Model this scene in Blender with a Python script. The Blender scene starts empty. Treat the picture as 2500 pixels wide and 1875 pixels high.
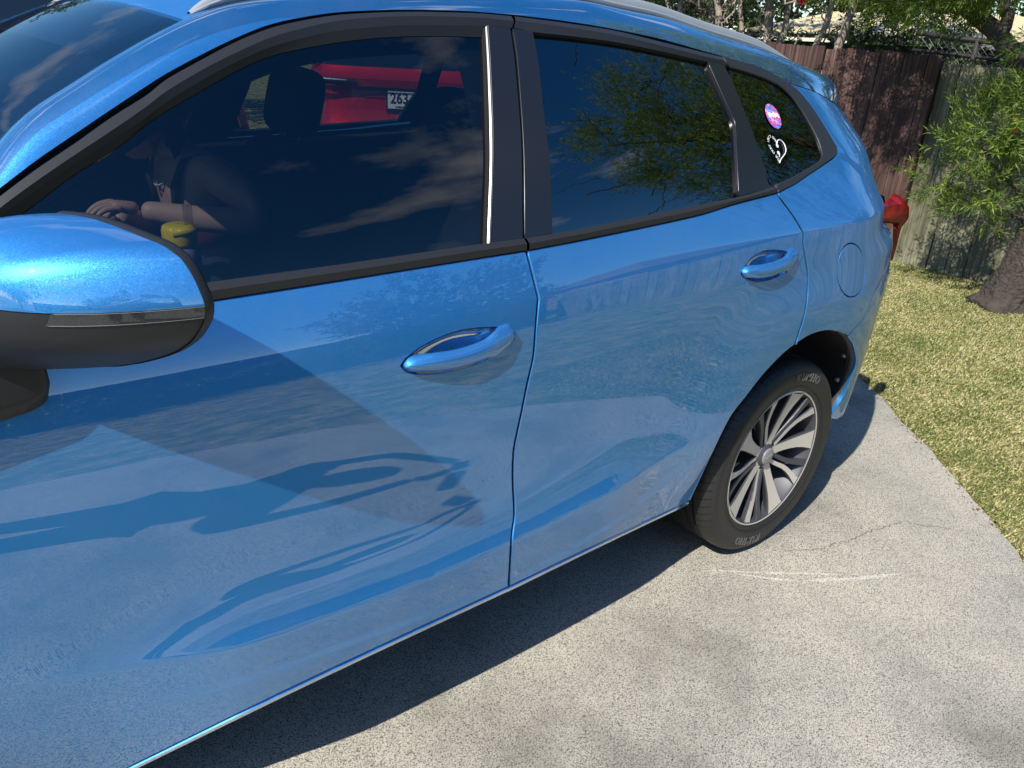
import bpy, bmesh, math, random
import numpy as np
from mathutils import Vector, Matrix, Quaternion
from mathutils.geometry import delaunay_2d_cdt
R = math.radians
random.seed(4); RNG = np.random.default_rng(7)
sc = bpy.context.scene
COL = sc.collection
# ---------------------------------------------------------------- camera
def cam_axes(yaw, pitch, roll):
    f = Vector((math.sin(yaw) * math.cos(pitch), math.cos(yaw) * math.cos(pitch), -math.sin(pitch)))
    r = Vector((math.cos(yaw), -math.sin(yaw), 0)); u = r.cross(f)
    return (math.cos(roll) * r + math.sin(roll) * u, -math.sin(roll) * r + math.cos(roll) * u, f)
cd = bpy.data.cameras.new('camera'); cam = bpy.data.objects.new('camera', cd); COL.objects.link(cam)
cr_, cu_, cf_ = cam_axes(0.704056, 0.415407, 0.062123)
m3 = Matrix((cr_, cu_, -cf_)).transposed().to_4x4(); m3.translation = Vector((-2.149653, -1.141257, 1.566212)); cam.matrix_world = m3
cd.sensor_width = 36; cd.lens = 36 * 1907.878883 / 2500; cd.clip_start = .03; cd.clip_end = 400
sc.camera = cam
# ---------------------------------------------------------------- sun, sky, exposure
SD = Vector((.668, .215, -.712)).normalized()           # direction the sunlight travels
el = math.asin(-SD.z); az = math.atan2(-SD.x, -SD.y)   # compass angle of the sun from +y towards +x
sl = bpy.data.lights.new('sun', 'SUN'); sl.energy = 5.0; sl.angle = R(.5); sl.color = (1, .955, .88)
so = bpy.data.objects.new('sun', sl); COL.objects.link(so); so.rotation_euler = SD.to_track_quat('-Z', 'Y').to_euler()
w = bpy.data.worlds.new('World'); sc.world = w; w.use_nodes = True
nt = w.node_tree; nt.nodes.clear()
def N(t, k, **a):
    n = t.nodes.new(k)
    for q, v in a.items():
        if q.startswith('i_'): n.inputs[int(q[2:])].default_value = v
        else: setattr(n, q, v)
    return n
out = N(nt, 'ShaderNodeOutputWorld'); bg = N(nt, 'ShaderNodeBackground'); bg.inputs[1].default_value = .105
sky = N(nt, 'ShaderNodeTexSky', sky_type='NISHITA', sun_disc=False, sun_elevation=el, sun_rotation=az, air_density=1.0, dust_density=.6, ozone_density=2.5)
tc = N(nt, 'ShaderNodeTexCoord'); mp = N(nt, 'ShaderNodeMapping'); mp.inputs['Scale'].default_value = (1, 1, 2.6); mp.inputs['Location'].default_value = (3.1, 1.7, 0)
nz = N(nt, 'ShaderNodeTexNoise'); nz.inputs['Scale'].default_value = 2.3; nz.inputs['Detail'].default_value = 9; nz.inputs['Roughness'].default_value = .55; nz.inputs['Distortion'].default_value = .25
rp = N(nt, 'ShaderNodeValToRGB'); rp.color_ramp.elements[0].position = .59; rp.color_ramp.elements[1].position = .73
hs = N(nt, 'ShaderNodeHueSaturation'); hs.inputs['Saturation'].default_value = 1.38; hs.inputs['Hue'].default_value = .503; hs.inputs['Value'].default_value = 1.25
mx = N(nt, 'ShaderNodeMix', data_type='RGBA'); mx.inputs[7].default_value = (6.6, 6.8, 7.4, 1)
mu = N(nt, 'ShaderNodeMath', operation='MULTIPLY'); mu.inputs[1].default_value = .85
L = nt.links.new
L(tc.outputs['Generated'], mp.inputs[0]); L(mp.outputs[0], nz.inputs[0]); L(nz.outputs[0], rp.inputs[0]); L(rp.outputs[0], mu.inputs[0]); L(mu.outputs[0], mx.inputs[0])
L(sky.outputs[0], hs.inputs[4]); L(hs.outputs[0], mx.inputs[6]); L(mx.outputs[2], bg.inputs[0]); L(bg.outputs[0], out.inputs[0])
sc.view_settings.view_transform = 'Standard'; sc.view_settings.look = 'None'; sc.view_settings.gamma = 1; sc.view_settings.exposure = .42
sc.render.engine = 'CYCLES'
cy = sc.cycles; cy.max_bounces = 12; cy.transparent_max_bounces = 24; cy.glossy_bounces = 5; cy.diffuse_bounces = 3; cy.transmission_bounces = 6; cy.sample_clamp_indirect = 6; cy.use_denoising = True
cy.caustics_reflective = False; cy.caustics_refractive = False
# ---------------------------------------------------------------- helpers
def link(o, parent=None):
    COL.objects.link(o)
    if parent is not None: o.parent = parent
    return o
def tag(o, label=None, cat=None, group=None, kind=None):
    if label: o['label'] = label
    if cat: o['category'] = cat
    if group: o['group'] = group
    if kind: o['kind'] = kind
    return o
def empty(name, loc=(0, 0, 0), rz=0):
    o = bpy.data.objects.new(name, None); o.location = loc; o.rotation_euler = (0, 0, rz); o.empty_display_size = .1
    return link(o)
def mesh(name, V, F, mat, parent=None, smooth=True, normals=None, auto=None, mats=None, mi=None):
    me = bpy.data.meshes.new(name)
    me.from_pydata([tuple(map(float, v)) for v in V], [], [tuple(map(int, f)) for f in F]); me.update()
    for q in (mats or [mat]): me.materials.append(q)
    if mi is not None: me.polygons.foreach_set('material_index', np.array(mi, dtype=np.int32))
    me.polygons.foreach_set('use_smooth', [smooth] * len(me.polygons))
    if auto is not None: me.set_sharp_from_angle(angle=R(auto))
    if normals is not None: me.normals_split_custom_set_from_vertices([tuple(map(float, v)) for v in normals])
    o = bpy.data.objects.new(name, me)
    return link(o, parent)
class MB:
    def __init__(s): s.V = []; s.F = []; s.M = []
    def add(s, V, F, m=0):
        b = len(s.V); s.V += [tuple(map(float, v)) for v in V]; s.F += [tuple(int(i) + b for i in f) for f in F]; s.M += [m] * len(F)
    def box(s, c, d, rot=None, m=0):
        x, y, z = [q / 2 for q in d]
        P = [Vector((i * x, j * y, k * z)) for k in (-1, 1) for j in (-1, 1) for i in (-1, 1)]
        if rot is not None: P = [rot @ q for q in P]
        s.add([q + Vector(c) for q in P], [(0, 2, 3, 1), (4, 5, 7, 6), (0, 1, 5, 4), (2, 6, 7, 3), (0, 4, 6, 2), (1, 3, 7, 5)], m)
    def tube(s, pts, rad, n=10, cap=True, m=0, sq=(1, 1)):
        pts = [Vector(q) for q in pts]; rad = [float(q) for q in rad] if hasattr(rad, '__len__') else [float(rad)] * len(pts)
        b = len(s.V); up = None
        for i, q in enumerate(pts):
            t = (pts[min(i + 1, len(pts) - 1)] - pts[max(i - 1, 0)]).normalized()
            if up is None:
                up = Vector((0, 0, 1)) if abs(t.z) < .9 else Vector((1, 0, 0))
            a = t.cross(up).normalized(); up = a.cross(t).normalized()
            for k in range(n):
                th = 2 * math.pi * k / n
                s.V.append(tuple(q + rad[i] * (sq[0] * math.cos(th) * a + sq[1] * math.sin(th) * up)))
        for i in range(len(pts) - 1):
            for k in range(n):
                s.F.append((b + i * n + k, b + i * n + (k + 1) % n, b + (i + 1) * n + (k + 1) % n, b + (i + 1) * n + k)); s.M.append(m)
        if cap:
            s.F.append(tuple(b + k for k in range(n))[::-1]); s.M.append(m)
            s.F.append(tuple(b + (len(pts) - 1) * n + k for k in range(n))); s.M.append(m)
    def grid(s, G, closed=False, m=0):
        b = len(s.V); nr, nc = len(G), len(G[0])
        for r in G:
            for v in r: s.V.append(tuple(map(float, v)))
        for i in range(nr - 1):
            for j in range(nc if closed else nc - 1):
                s.F.append((b + i * nc + j, b + i * nc + (j + 1) % nc, b + (i + 1) * nc + (j + 1) % nc, b + (i + 1) * nc + j)); s.M.append(m)
    def build(s, name, mats, parent=None, smooth=True, auto=None):
        mats = mats if isinstance(mats, (list, tuple)) else [mats]
        o = mesh(name, s.V, s.F, None, parent, smooth, mats=mats, mi=s.M, auto=auto)
        bm = bmesh.new(); bm.from_mesh(o.data); bmesh.ops.recalc_face_normals(bm, faces=bm.faces); bm.to_mesh(o.data); bm.free()
        return o
# ---------------------------------------------------------------- materials
def mat(name):
    m = bpy.data.materials.new(name); m.use_nodes = True
    return m, m.node_tree, m.node_tree.nodes['Principled BSDF'], m.node_tree.nodes['Material Output']
def simple(name, col, rough=.5, metal=0, coat=0, spec=.5, noise=0, nscale=40, bump=0, bscale=300, emit=None):
    m, t, b, o = mat(name)
    b.inputs['Base Color'].default_value = (*col, 1); b.inputs['Roughness'].default_value = rough; b.inputs['Metallic'].default_value = metal
    b.inputs['Coat Weight'].default_value = coat; b.inputs['Coat Roughness'].default_value = .03; b.inputs['Specular IOR Level'].default_value = spec
    if noise or bump:
        c = N(t, 'ShaderNodeTexCoord')
    if noise:
        n = N(t, 'ShaderNodeTexNoise'); n.inputs['Scale'].default_value = nscale; n.inputs['Detail'].default_value = 6
        h = N(t, 'ShaderNodeMix', data_type='RGBA'); h.inputs[6].default_value = (*[q * (1 - noise) for q in col], 1); h.inputs[7].default_value = (*[min(1, q * (1 + noise)) for q in col], 1)
        t.links.new(c.outputs['Object'], n.inputs[0]); t.links.new(n.outputs[0], h.inputs[0]); t.links.new(h.outputs[2], b.inputs[0])
    if bump:
        n2 = N(t, 'ShaderNodeTexNoise'); n2.inputs['Scale'].default_value = bscale; n2.inputs['Detail'].default_value = 3
        bp = N(t, 'ShaderNodeBump'); bp.inputs['Strength'].default_value = bump; bp.inputs['Distance'].default_value = .002 if bscale > 60 else .02
        t.links.new(c.outputs['Object'], n2.inputs[0]); t.links.new(n2.outputs[0], bp.inputs['Height']); t.links.new(bp.outputs[0], b.inputs['Normal'])
    return m
def car_paint(name, base, flake, deep, coat_ior=1.5, lacquer=.02):
    m, t, b, o = mat(name)
    c = N(t, 'ShaderNodeTexCoord'); vo = N(t, 'ShaderNodeTexVoronoi'); vo.inputs['Scale'].default_value = 1000
    t.links.new(c.outputs['Object'], vo.inputs[0])
    # flakes: every cell tilts the base-coat normal its own way
    sub = N(t, 'ShaderNodeVectorMath', operation='SUBTRACT'); sub.inputs[1].default_value = (.5, .5, .5)
    scl = N(t, 'ShaderNodeVectorMath', operation='SCALE'); scl.inputs['Scale'].default_value = .19
    geo = N(t, 'ShaderNodeNewGeometry'); add = N(t, 'ShaderNodeVectorMath', operation='ADD'); nrm = N(t, 'ShaderNodeVectorMath', operation='NORMALIZE')
    t.links.new(vo.outputs['Color'], sub.inputs[0]); t.links.new(sub.outputs[0], scl.inputs[0]); t.links.new(geo.outputs['Normal'], add.inputs[0]); t.links.new(scl.outputs[0], add.inputs[1]); t.links.new(add.outputs[0], nrm.inputs[0])
    dif = N(t, 'ShaderNodeBsdfPrincipled'); dif.inputs['Base Color'].default_value = (*base, 1); dif.inputs['Roughness'].default_value = .6; dif.inputs['Specular IOR Level'].default_value = 0
    met = N(t, 'ShaderNodeBsdfPrincipled'); met.inputs['Base Color'].default_value = (*flake, 1); met.inputs['Metallic'].default_value = 1; met.inputs['Roughness'].default_value = .52
    t.links.new(nrm.outputs[0], met.inputs['Normal'])
    m1 = N(t, 'ShaderNodeMixShader'); m1.inputs[0].default_value = deep
    t.links.new(dif.outputs[0], m1.inputs[1]); t.links.new(met.outputs[0], m1.inputs[2])
    gl = N(t, 'ShaderNodeBsdfGlossy'); gl.inputs['Roughness'].default_value = .012
    # a thin uneven film of dust over the lacquer
    dn = N(t, 'ShaderNodeTexNoise'); dn.inputs['Scale'].default_value = 5; dn.inputs['Detail'].default_value = 9; dn.inputs['Roughness'].default_value = .75; t.links.new(c.outputs['Object'], dn.inputs[0])
    dr = N(t, 'ShaderNodeMapRange'); dr.inputs[1].default_value = .42; dr.inputs[2].default_value = .75; dr.inputs[4].default_value = .045; t.links.new(dn.outputs[0], dr.inputs[0])
    dd_ = N(t, 'ShaderNodeBsdfDiffuse'); dd_.inputs[0].default_value = (.34, .32, .29, 1); m3_ = N(t, 'ShaderNodeMixShader'); t.links.new(dr.outputs[0], m3_.inputs[0])
    fr0 = N(t, 'ShaderNodeFresnel'); fr0.inputs['IOR'].default_value = coat_ior; fr = N(t, 'ShaderNodeMath', operation='MULTIPLY_ADD'); fr.inputs[1].default_value = .62; fr.inputs[2].default_value = lacquer; t.links.new(fr0.outputs[0], fr.inputs[0])
    m2 = N(t, 'ShaderNodeMixShader'); t.links.new(fr.outputs[0], m2.inputs[0]); t.links.new(m1.outputs[0], m2.inputs[1]); t.links.new(gl.outputs[0], m2.inputs[2])
    t.links.new(m2.outputs[0], m3_.inputs[1]); t.links.new(dd_.outputs[0], m3_.inputs[2]); t.links.new(m3_.outputs[0], o.inputs[0]); t.nodes.remove(b)
    return m
def glass(name, tint, ior=1.5):
    m, t, b, o = mat(name); t.nodes.remove(b)
    tr = N(t, 'ShaderNodeBsdfTransparent'); tr.inputs[0].default_value = (*tint, 1)
    gl = N(t, 'ShaderNodeBsdfGlossy'); gl.inputs['Roughness'].default_value = .004
    fr = N(t, 'ShaderNodeFresnel')   # same mirror strength from either side of the thin pane
    ge = N(t, 'ShaderNodeNewGeometry'); io = N(t, 'ShaderNodeMath', operation='MULTIPLY_ADD'); io.inputs[1].default_value = 1 / ior - ior; io.inputs[2].default_value = ior; t.links.new(ge.outputs['Backfacing'], io.inputs[0]); t.links.new(io.outputs[0], fr.inputs['IOR'])
    x = N(t, 'ShaderNodeMixShader'); t.links.new(fr.outputs[0], x.inputs[0]); t.links.new(tr.outputs[0], x.inputs[1]); t.links.new(gl.outputs[0], x.inputs[2]); t.links.new(x.outputs[0], o.inputs[0])
    return m
BLUE = car_paint('blue_metallic_paint', (.022, .150, .37), (.07, .40, .90), .55, 1.5, .14)
RED = car_paint('red_metallic_paint', (.28, .004, .012), (.75, .01, .03), .5, 1.5)
BLACKP = car_paint('black_car_paint', (.006, .006, .007), (.02, .02, .02), .3, 1.5)
PLAS = simple('black_trim_plastic', (.022, .023, .026), .42, bump=.12, bscale=900, spec=.4)
SATIN = simple('satin_black_film', (.012, .013, .017), .28, spec=.6)
RUB = simple('black_rubber', (.008, .008, .009), .55)
TYRE = simple('tyre_rubber', (.022, .022, .023), .62, noise=.25, nscale=30, spec=.4)
DARK = simple('dark_liner', (.012, .012, .013), .8)
SEAM = simple('seam_shadow_gap', (.004, .004, .005), .8)
CABIN = simple('dark_grey_cabin_trim', (.020, .022, .027), .7, noise=.2, nscale=60)
SEAT = simple('black_seat_cloth', (.014, .015, .019), .85, noise=.2, nscale=200)
HEADL = simple('grey_headlining', (.10, .105, .11), .9)
RAILM = simple('satin_silver_rail', (.34, .37, .39), .45, metal=.25, bump=.05, bscale=500)
CHROME = simple('brushed_bright_trim', (.50, .48, .44), .38, metal=.6)
MACH = simple('machined_alloy', (.56, .52, .45), .42, metal=.2, noise=.06, nscale=20)
GUNM = simple('gunmetal_alloy', (.07, .072, .082), .5, metal=.35)
STEEL = simple('brake_steel', (.25, .25, .26), .4, metal=1)
LAMPR = simple('red_lamp_lens', (.30, .006, .008), .20, coat=.0, spec=.10, noise=.6, nscale=45)
def _lens():
    m, t, b, o = mat('red_lens_plastic'); b.inputs['Roughness'].default_value = .5; b.inputs['Specular IOR Level'].default_value = 0
    c = N(t, 'ShaderNodeTexCoord'); n = N(t, 'ShaderNodeTexVoronoi'); n.inputs['Scale'].default_value = 26; r = N(t, 'ShaderNodeValToRGB'); r.color_ramp.elements[0].color = (.05, .001, .002, 1); r.color_ramp.elements[1].color = (.24, .008, .007, 1)
    t.links.new(c.outputs['Object'], n.inputs[0]); t.links.new(n.outputs['Distance'], r.inputs[0]); r.color_ramp.elements[1].position = .6; t.links.new(r.outputs[0], b.inputs[0])
    g = N(t, 'ShaderNodeBsdfGlossy'); g.inputs['Roughness'].default_value = .05; x = N(t, 'ShaderNodeMixShader'); x.inputs[0].default_value = .09; t.links.new(b.outputs[0], x.inputs[1]); t.links.new(g.outputs[0], x.inputs[2]); t.links.new(x.outputs[0], o.inputs[0]); return m
LAMPR = _lens()
LAMPC = simple('clear_lamp_lens', (.025, .028, .033), .16, metal=0, coat=1, noise=.6, nscale=260)
GLF = glass('front_door_glass', (.27, .30, .315), 1.85)
GLR = glass('privacy_glass', (.045, .05, .055), 2.6)
GLR_FAR = glass('far_side_glass', (.58, .60, .61), 1.6)
GLW = glass('windscreen_glass', (.50, .56, .60), 2.4)
SKIN = simple('skin', (.56, .33, .25), .5, noise=.08, nscale=30)
# ---------------------------------------------------------------- outlines of the blue car in metres
T = {
 'dlo_front': [[-60,500],[0,458.6],[90,390],[181,328],[271,267],[362,207],[400,182.6],[490,134],[581,90],[671,56],[800,32.5],[900,25.5],[1000,23.5],[1100,25.3],[1172,29]],
 'ff0': [[-2.0358,1.3197],[-2.0292,1.3234],[-2.0226,1.3271],[-2.0159,1.3309],[-2.0092,1.3347],[-2.0026,1.3387],[-1.997,1.3421],[-1.9908,1.346],[-1.9843,1.3501],[-1.9776,1.3544],[-1.9706,1.3588],[-1.9635,1.3632],[-1.9565,1.3676],[-1.9496,1.3717],[-1.9419,1.3762],[-1.934,1.3807],[-1.9261,1.3851],[-1.9182,1.3895],[-1.9101,1.394],[-1.902,1.3985],[-1.8939,1.403],[-1.8857,1.4075],[-1.8775,1.4121],[-1.8693,1.4167],[-1.8609,1.4213],[-1.8525,1.426],[-1.844,1.4307],[-1.8354,1.4354],[-1.8264,1.4403],[-1.8169,1.4455],[-1.8071,1.4507],[-1.7975,1.4559],[-1.7883,1.4609],[-1.7799,1.4653],[-1.7726,1.4692],[-1.7636,1.4741],[-1.7545,1.4789],[-1.7453,1.4836],[-1.738,1.487],[-1.7295,1.491],[-1.72,1.4953],[-1.7099,1.4999],[-1.6995,1.5046],[-1.6891,1.5093],[-1.679,1.5137],[-1.6692,1.5179],[-1.6593,1.5222],[-1.6492,1.5265],[-1.6391,1.5307],[-1.6288,1.5349],[-1.6186,1.539],[-1.6083,1.5429],[-1.5966,1.5474],[-1.5847,1.5518],[-1.5726,1.5562],[-1.5604,1.5604],[-1.548,1.5642],[-1.5356,1.5677],[-1.5253,1.5703],[-1.5141,1.5729],[-1.5022,1.5755],[-1.4899,1.578],[-1.4773,1.5805],[-1.4647,1.5829],[-1.4523,1.5851],[-1.4404,1.5872],[-1.4291,1.5891],[-1.417,1.591],[-1.4048,1.5926],[-1.3926,1.5941],[-1.3803,1.5955],[-1.3679,1.5967],[-1.3554,1.5979],[-1.3428,1.5992],[-1.3301,1.6004],[-1.3173,1.6015],[-1.3044,1.6026],[-1.2914,1.6036],[-1.2783,1.6045],[-1.265,1.6054],[-1.2517,1.6063],[-1.238,1.6072],[-1.2239,1.608],[-1.2095,1.6087],[-1.1952,1.6094],[-1.1812,1.61],[-1.1677,1.6106],[-1.1549,1.6111],[-1.1405,1.6116],[-1.1259,1.6121],[-1.1112,1.6124],[-1.0964,1.6127],[-1.0815,1.6129],[-1.0662,1.6131],[-1.0506,1.6131],[-1.0348,1.6131],[-1.0188,1.6131],[-1.0027,1.6131]],
 'ff1': [[-2.0395,1.3049],[-2.0328,1.3093],[-2.0261,1.3138],[-2.0193,1.3182],[-2.0125,1.3226],[-2.0056,1.327],[-2.0,1.3305],[-1.9939,1.3343],[-1.9875,1.3383],[-1.9807,1.3424],[-1.9738,1.3466],[-1.9668,1.3508],[-1.9599,1.3549],[-1.953,1.3589],[-1.9454,1.3632],[-1.9376,1.3675],[-1.9298,1.3718],[-1.9219,1.3761],[-1.9139,1.3804],[-1.9058,1.3848],[-1.8978,1.3892],[-1.8896,1.3939],[-1.8814,1.3986],[-1.873,1.4035],[-1.8647,1.4084],[-1.8562,1.4133],[-1.8477,1.4181],[-1.8391,1.4229],[-1.8303,1.4276],[-1.8209,1.4324],[-1.8113,1.4373],[-1.8018,1.442],[-1.7928,1.4466],[-1.7844,1.4509],[-1.7772,1.4548],[-1.7677,1.4608],[-1.7584,1.4673],[-1.7486,1.4732],[-1.7413,1.4769],[-1.7328,1.4811],[-1.7233,1.4855],[-1.7132,1.4902],[-1.7028,1.4949],[-1.6924,1.4996],[-1.6823,1.5041],[-1.6725,1.5086],[-1.6625,1.5131],[-1.6524,1.5176],[-1.6421,1.5221],[-1.6319,1.5265],[-1.6216,1.5308],[-1.6113,1.5349],[-1.5996,1.5394],[-1.5877,1.5438],[-1.5757,1.5481],[-1.5635,1.5522],[-1.5512,1.556],[-1.5388,1.5595],[-1.5285,1.5622],[-1.5173,1.5649],[-1.5054,1.5676],[-1.4931,1.5702],[-1.4805,1.5729],[-1.4678,1.5754],[-1.4554,1.5778],[-1.4434,1.58],[-1.4322,1.582],[-1.4201,1.5839],[-1.4079,1.5857],[-1.3957,1.5872],[-1.3834,1.5886],[-1.371,1.5899],[-1.3585,1.5912],[-1.3458,1.5925],[-1.3331,1.5937],[-1.3203,1.5949],[-1.3074,1.5961],[-1.2944,1.5972],[-1.2813,1.5982],[-1.268,1.5992],[-1.2547,1.6001],[-1.241,1.601],[-1.2269,1.6017],[-1.2126,1.6025],[-1.1983,1.6031],[-1.1843,1.6038],[-1.1708,1.6043],[-1.1581,1.6049],[-1.1436,1.6055],[-1.129,1.6061],[-1.1142,1.6067],[-1.0994,1.6071],[-1.0844,1.6075],[-1.0691,1.6076],[-1.0536,1.6075],[-1.0379,1.6074],[-1.0221,1.6072],[-1.006,1.6071]],
 'ff2': [[-2.0432,1.2902],[-2.0362,1.2947],[-2.0291,1.2993],[-2.0219,1.304],[-2.0147,1.3086],[-2.0075,1.3131],[-2.0003,1.3176],[-1.9933,1.3219],[-1.9863,1.3261],[-1.9791,1.3304],[-1.9719,1.3346],[-1.9646,1.3388],[-1.9573,1.343],[-1.9501,1.3471],[-1.9425,1.3513],[-1.9347,1.3557],[-1.9266,1.3601],[-1.9185,1.3646],[-1.9103,1.369],[-1.9022,1.3734],[-1.8942,1.3777],[-1.8861,1.382],[-1.878,1.3863],[-1.8698,1.3906],[-1.8615,1.3949],[-1.8531,1.3994],[-1.8447,1.4039],[-1.8358,1.4087],[-1.8264,1.4138],[-1.8167,1.4191],[-1.8071,1.4244],[-1.798,1.4295],[-1.7896,1.4342],[-1.7824,1.4382],[-1.7731,1.4439],[-1.7639,1.4498],[-1.7544,1.4553],[-1.747,1.4591],[-1.7385,1.4634],[-1.729,1.4681],[-1.7189,1.473],[-1.7084,1.478],[-1.698,1.4829],[-1.688,1.4875],[-1.6783,1.4919],[-1.6684,1.4962],[-1.6584,1.5005],[-1.6484,1.5047],[-1.6382,1.5089],[-1.628,1.513],[-1.6178,1.517],[-1.6061,1.5216],[-1.5942,1.5262],[-1.5821,1.5308],[-1.5699,1.5352],[-1.5576,1.5394],[-1.5451,1.5433],[-1.5347,1.5463],[-1.5234,1.5494],[-1.5114,1.5525],[-1.499,1.5556],[-1.4862,1.5587],[-1.4735,1.5617],[-1.4609,1.5645],[-1.4488,1.5671],[-1.4374,1.5695],[-1.4253,1.5718],[-1.413,1.5738],[-1.4007,1.5757],[-1.3883,1.5774],[-1.3758,1.579],[-1.3632,1.5805],[-1.3506,1.5819],[-1.3379,1.5834],[-1.3251,1.5846],[-1.3122,1.5858],[-1.2992,1.5869],[-1.2861,1.588],[-1.2729,1.589],[-1.2595,1.5899],[-1.2459,1.5908],[-1.2318,1.5916],[-1.2176,1.5923],[-1.2034,1.593],[-1.1894,1.5936],[-1.1759,1.5942],[-1.1633,1.5947],[-1.1489,1.5952],[-1.1344,1.5957],[-1.1197,1.5961],[-1.105,1.5964],[-1.0902,1.5966],[-1.0744,1.5966],[-1.0582,1.5965],[-1.0416,1.5962],[-1.0248,1.596],[-1.0079,1.5958]],
 'ff3': [[-2.0457,1.2804],[-2.0394,1.2845],[-2.033,1.2886],[-2.0265,1.2929],[-2.0199,1.2972],[-2.0133,1.3014],[-2.0069,1.3056],[-2.0006,1.3096],[-1.9946,1.3134],[-1.9889,1.3169],[-1.9822,1.3209],[-1.9755,1.3249],[-1.9687,1.3288],[-1.9618,1.3327],[-1.9549,1.3366],[-1.9479,1.3405],[-1.9408,1.3446],[-1.9337,1.3487],[-1.9265,1.3528],[-1.9193,1.3569],[-1.9119,1.361],[-1.9045,1.365],[-1.8972,1.3689],[-1.8894,1.3729],[-1.8813,1.377],[-1.873,1.3812],[-1.8645,1.3855],[-1.856,1.3898],[-1.8476,1.3941],[-1.8388,1.3986],[-1.8295,1.4034],[-1.82,1.4083],[-1.8105,1.4131],[-1.8015,1.4178],[-1.7933,1.4221],[-1.7861,1.4259],[-1.7769,1.4314],[-1.7678,1.4373],[-1.7583,1.4428],[-1.751,1.4466],[-1.7425,1.451],[-1.733,1.4559],[-1.7228,1.4609],[-1.7124,1.466],[-1.702,1.471],[-1.6919,1.4757],[-1.6822,1.4802],[-1.6724,1.4846],[-1.6624,1.489],[-1.6523,1.4934],[-1.6422,1.4977],[-1.632,1.5019],[-1.6218,1.506],[-1.6101,1.5106],[-1.5983,1.5151],[-1.5863,1.5196],[-1.5742,1.524],[-1.5619,1.5281],[-1.5495,1.5319],[-1.5392,1.5347],[-1.528,1.5377],[-1.5161,1.5407],[-1.5037,1.5437],[-1.4911,1.5467],[-1.4784,1.5496],[-1.4659,1.5523],[-1.4539,1.5548],[-1.4426,1.5571],[-1.4305,1.5593],[-1.4184,1.5613],[-1.4061,1.5631],[-1.3938,1.5648],[-1.3813,1.5663],[-1.3688,1.5679],[-1.3562,1.5694],[-1.3434,1.5709],[-1.3306,1.5724],[-1.3176,1.5738],[-1.3046,1.5752],[-1.2914,1.5764],[-1.2782,1.5776],[-1.2648,1.5787],[-1.2512,1.5796],[-1.2372,1.5804],[-1.223,1.5811],[-1.2089,1.5817],[-1.195,1.5823],[-1.1816,1.5828],[-1.1689,1.5834],[-1.1545,1.5841],[-1.1399,1.5848],[-1.1252,1.5855],[-1.1103,1.5861],[-1.0954,1.5865],[-1.0796,1.5868],[-1.0632,1.5869],[-1.0466,1.587],[-1.0297,1.587],[-1.0126,1.587]],
 'ff4': [[-2.0499,1.2632],[-2.0432,1.2682],[-2.0364,1.2733],[-2.0296,1.2783],[-2.0226,1.2833],[-2.0156,1.2882],[-2.0097,1.2919],[-2.0036,1.2958],[-1.9971,1.2998],[-1.9905,1.3037],[-1.9838,1.3078],[-1.9771,1.3118],[-1.9705,1.3158],[-1.9643,1.3196],[-1.9577,1.3236],[-1.9507,1.3279],[-1.9436,1.3323],[-1.9363,1.3368],[-1.9289,1.3412],[-1.9216,1.3455],[-1.9145,1.3496],[-1.9077,1.3535],[-1.8999,1.3576],[-1.8919,1.3616],[-1.8839,1.3655],[-1.8758,1.3693],[-1.8676,1.3733],[-1.8594,1.3774],[-1.8512,1.3817],[-1.8434,1.3861],[-1.8351,1.3909],[-1.8266,1.396],[-1.818,1.4012],[-1.8097,1.4063],[-1.8017,1.4112],[-1.7945,1.4155],[-1.7882,1.4192],[-1.7794,1.4242],[-1.7703,1.4291],[-1.7612,1.4337],[-1.754,1.4372],[-1.7456,1.4413],[-1.7362,1.4457],[-1.7263,1.4504],[-1.7159,1.4552],[-1.7056,1.46],[-1.6957,1.4646],[-1.6859,1.4691],[-1.676,1.4737],[-1.6659,1.4784],[-1.6558,1.483],[-1.6456,1.4876],[-1.6354,1.492],[-1.6252,1.4962],[-1.6137,1.5009],[-1.6019,1.5055],[-1.59,1.5099],[-1.5779,1.5142],[-1.5657,1.5182],[-1.5533,1.5217],[-1.5431,1.5243],[-1.5321,1.5269],[-1.5205,1.5294],[-1.5083,1.5319],[-1.496,1.5344],[-1.4836,1.5367],[-1.4713,1.539],[-1.4595,1.5411],[-1.4484,1.5431],[-1.4364,1.5452],[-1.4243,1.5471],[-1.412,1.549],[-1.3997,1.5507],[-1.3873,1.5524],[-1.3748,1.554],[-1.3622,1.5555],[-1.3496,1.557],[-1.3369,1.5584],[-1.324,1.5596],[-1.3111,1.5608],[-1.2981,1.5619],[-1.2849,1.563],[-1.2717,1.5639],[-1.2582,1.5648],[-1.2444,1.5656],[-1.2305,1.5663],[-1.2165,1.5669],[-1.2027,1.5675],[-1.1892,1.568],[-1.1763,1.5685],[-1.1605,1.5689],[-1.1445,1.5693],[-1.1284,1.5695],[-1.1122,1.5698],[-1.0957,1.57]],
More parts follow.
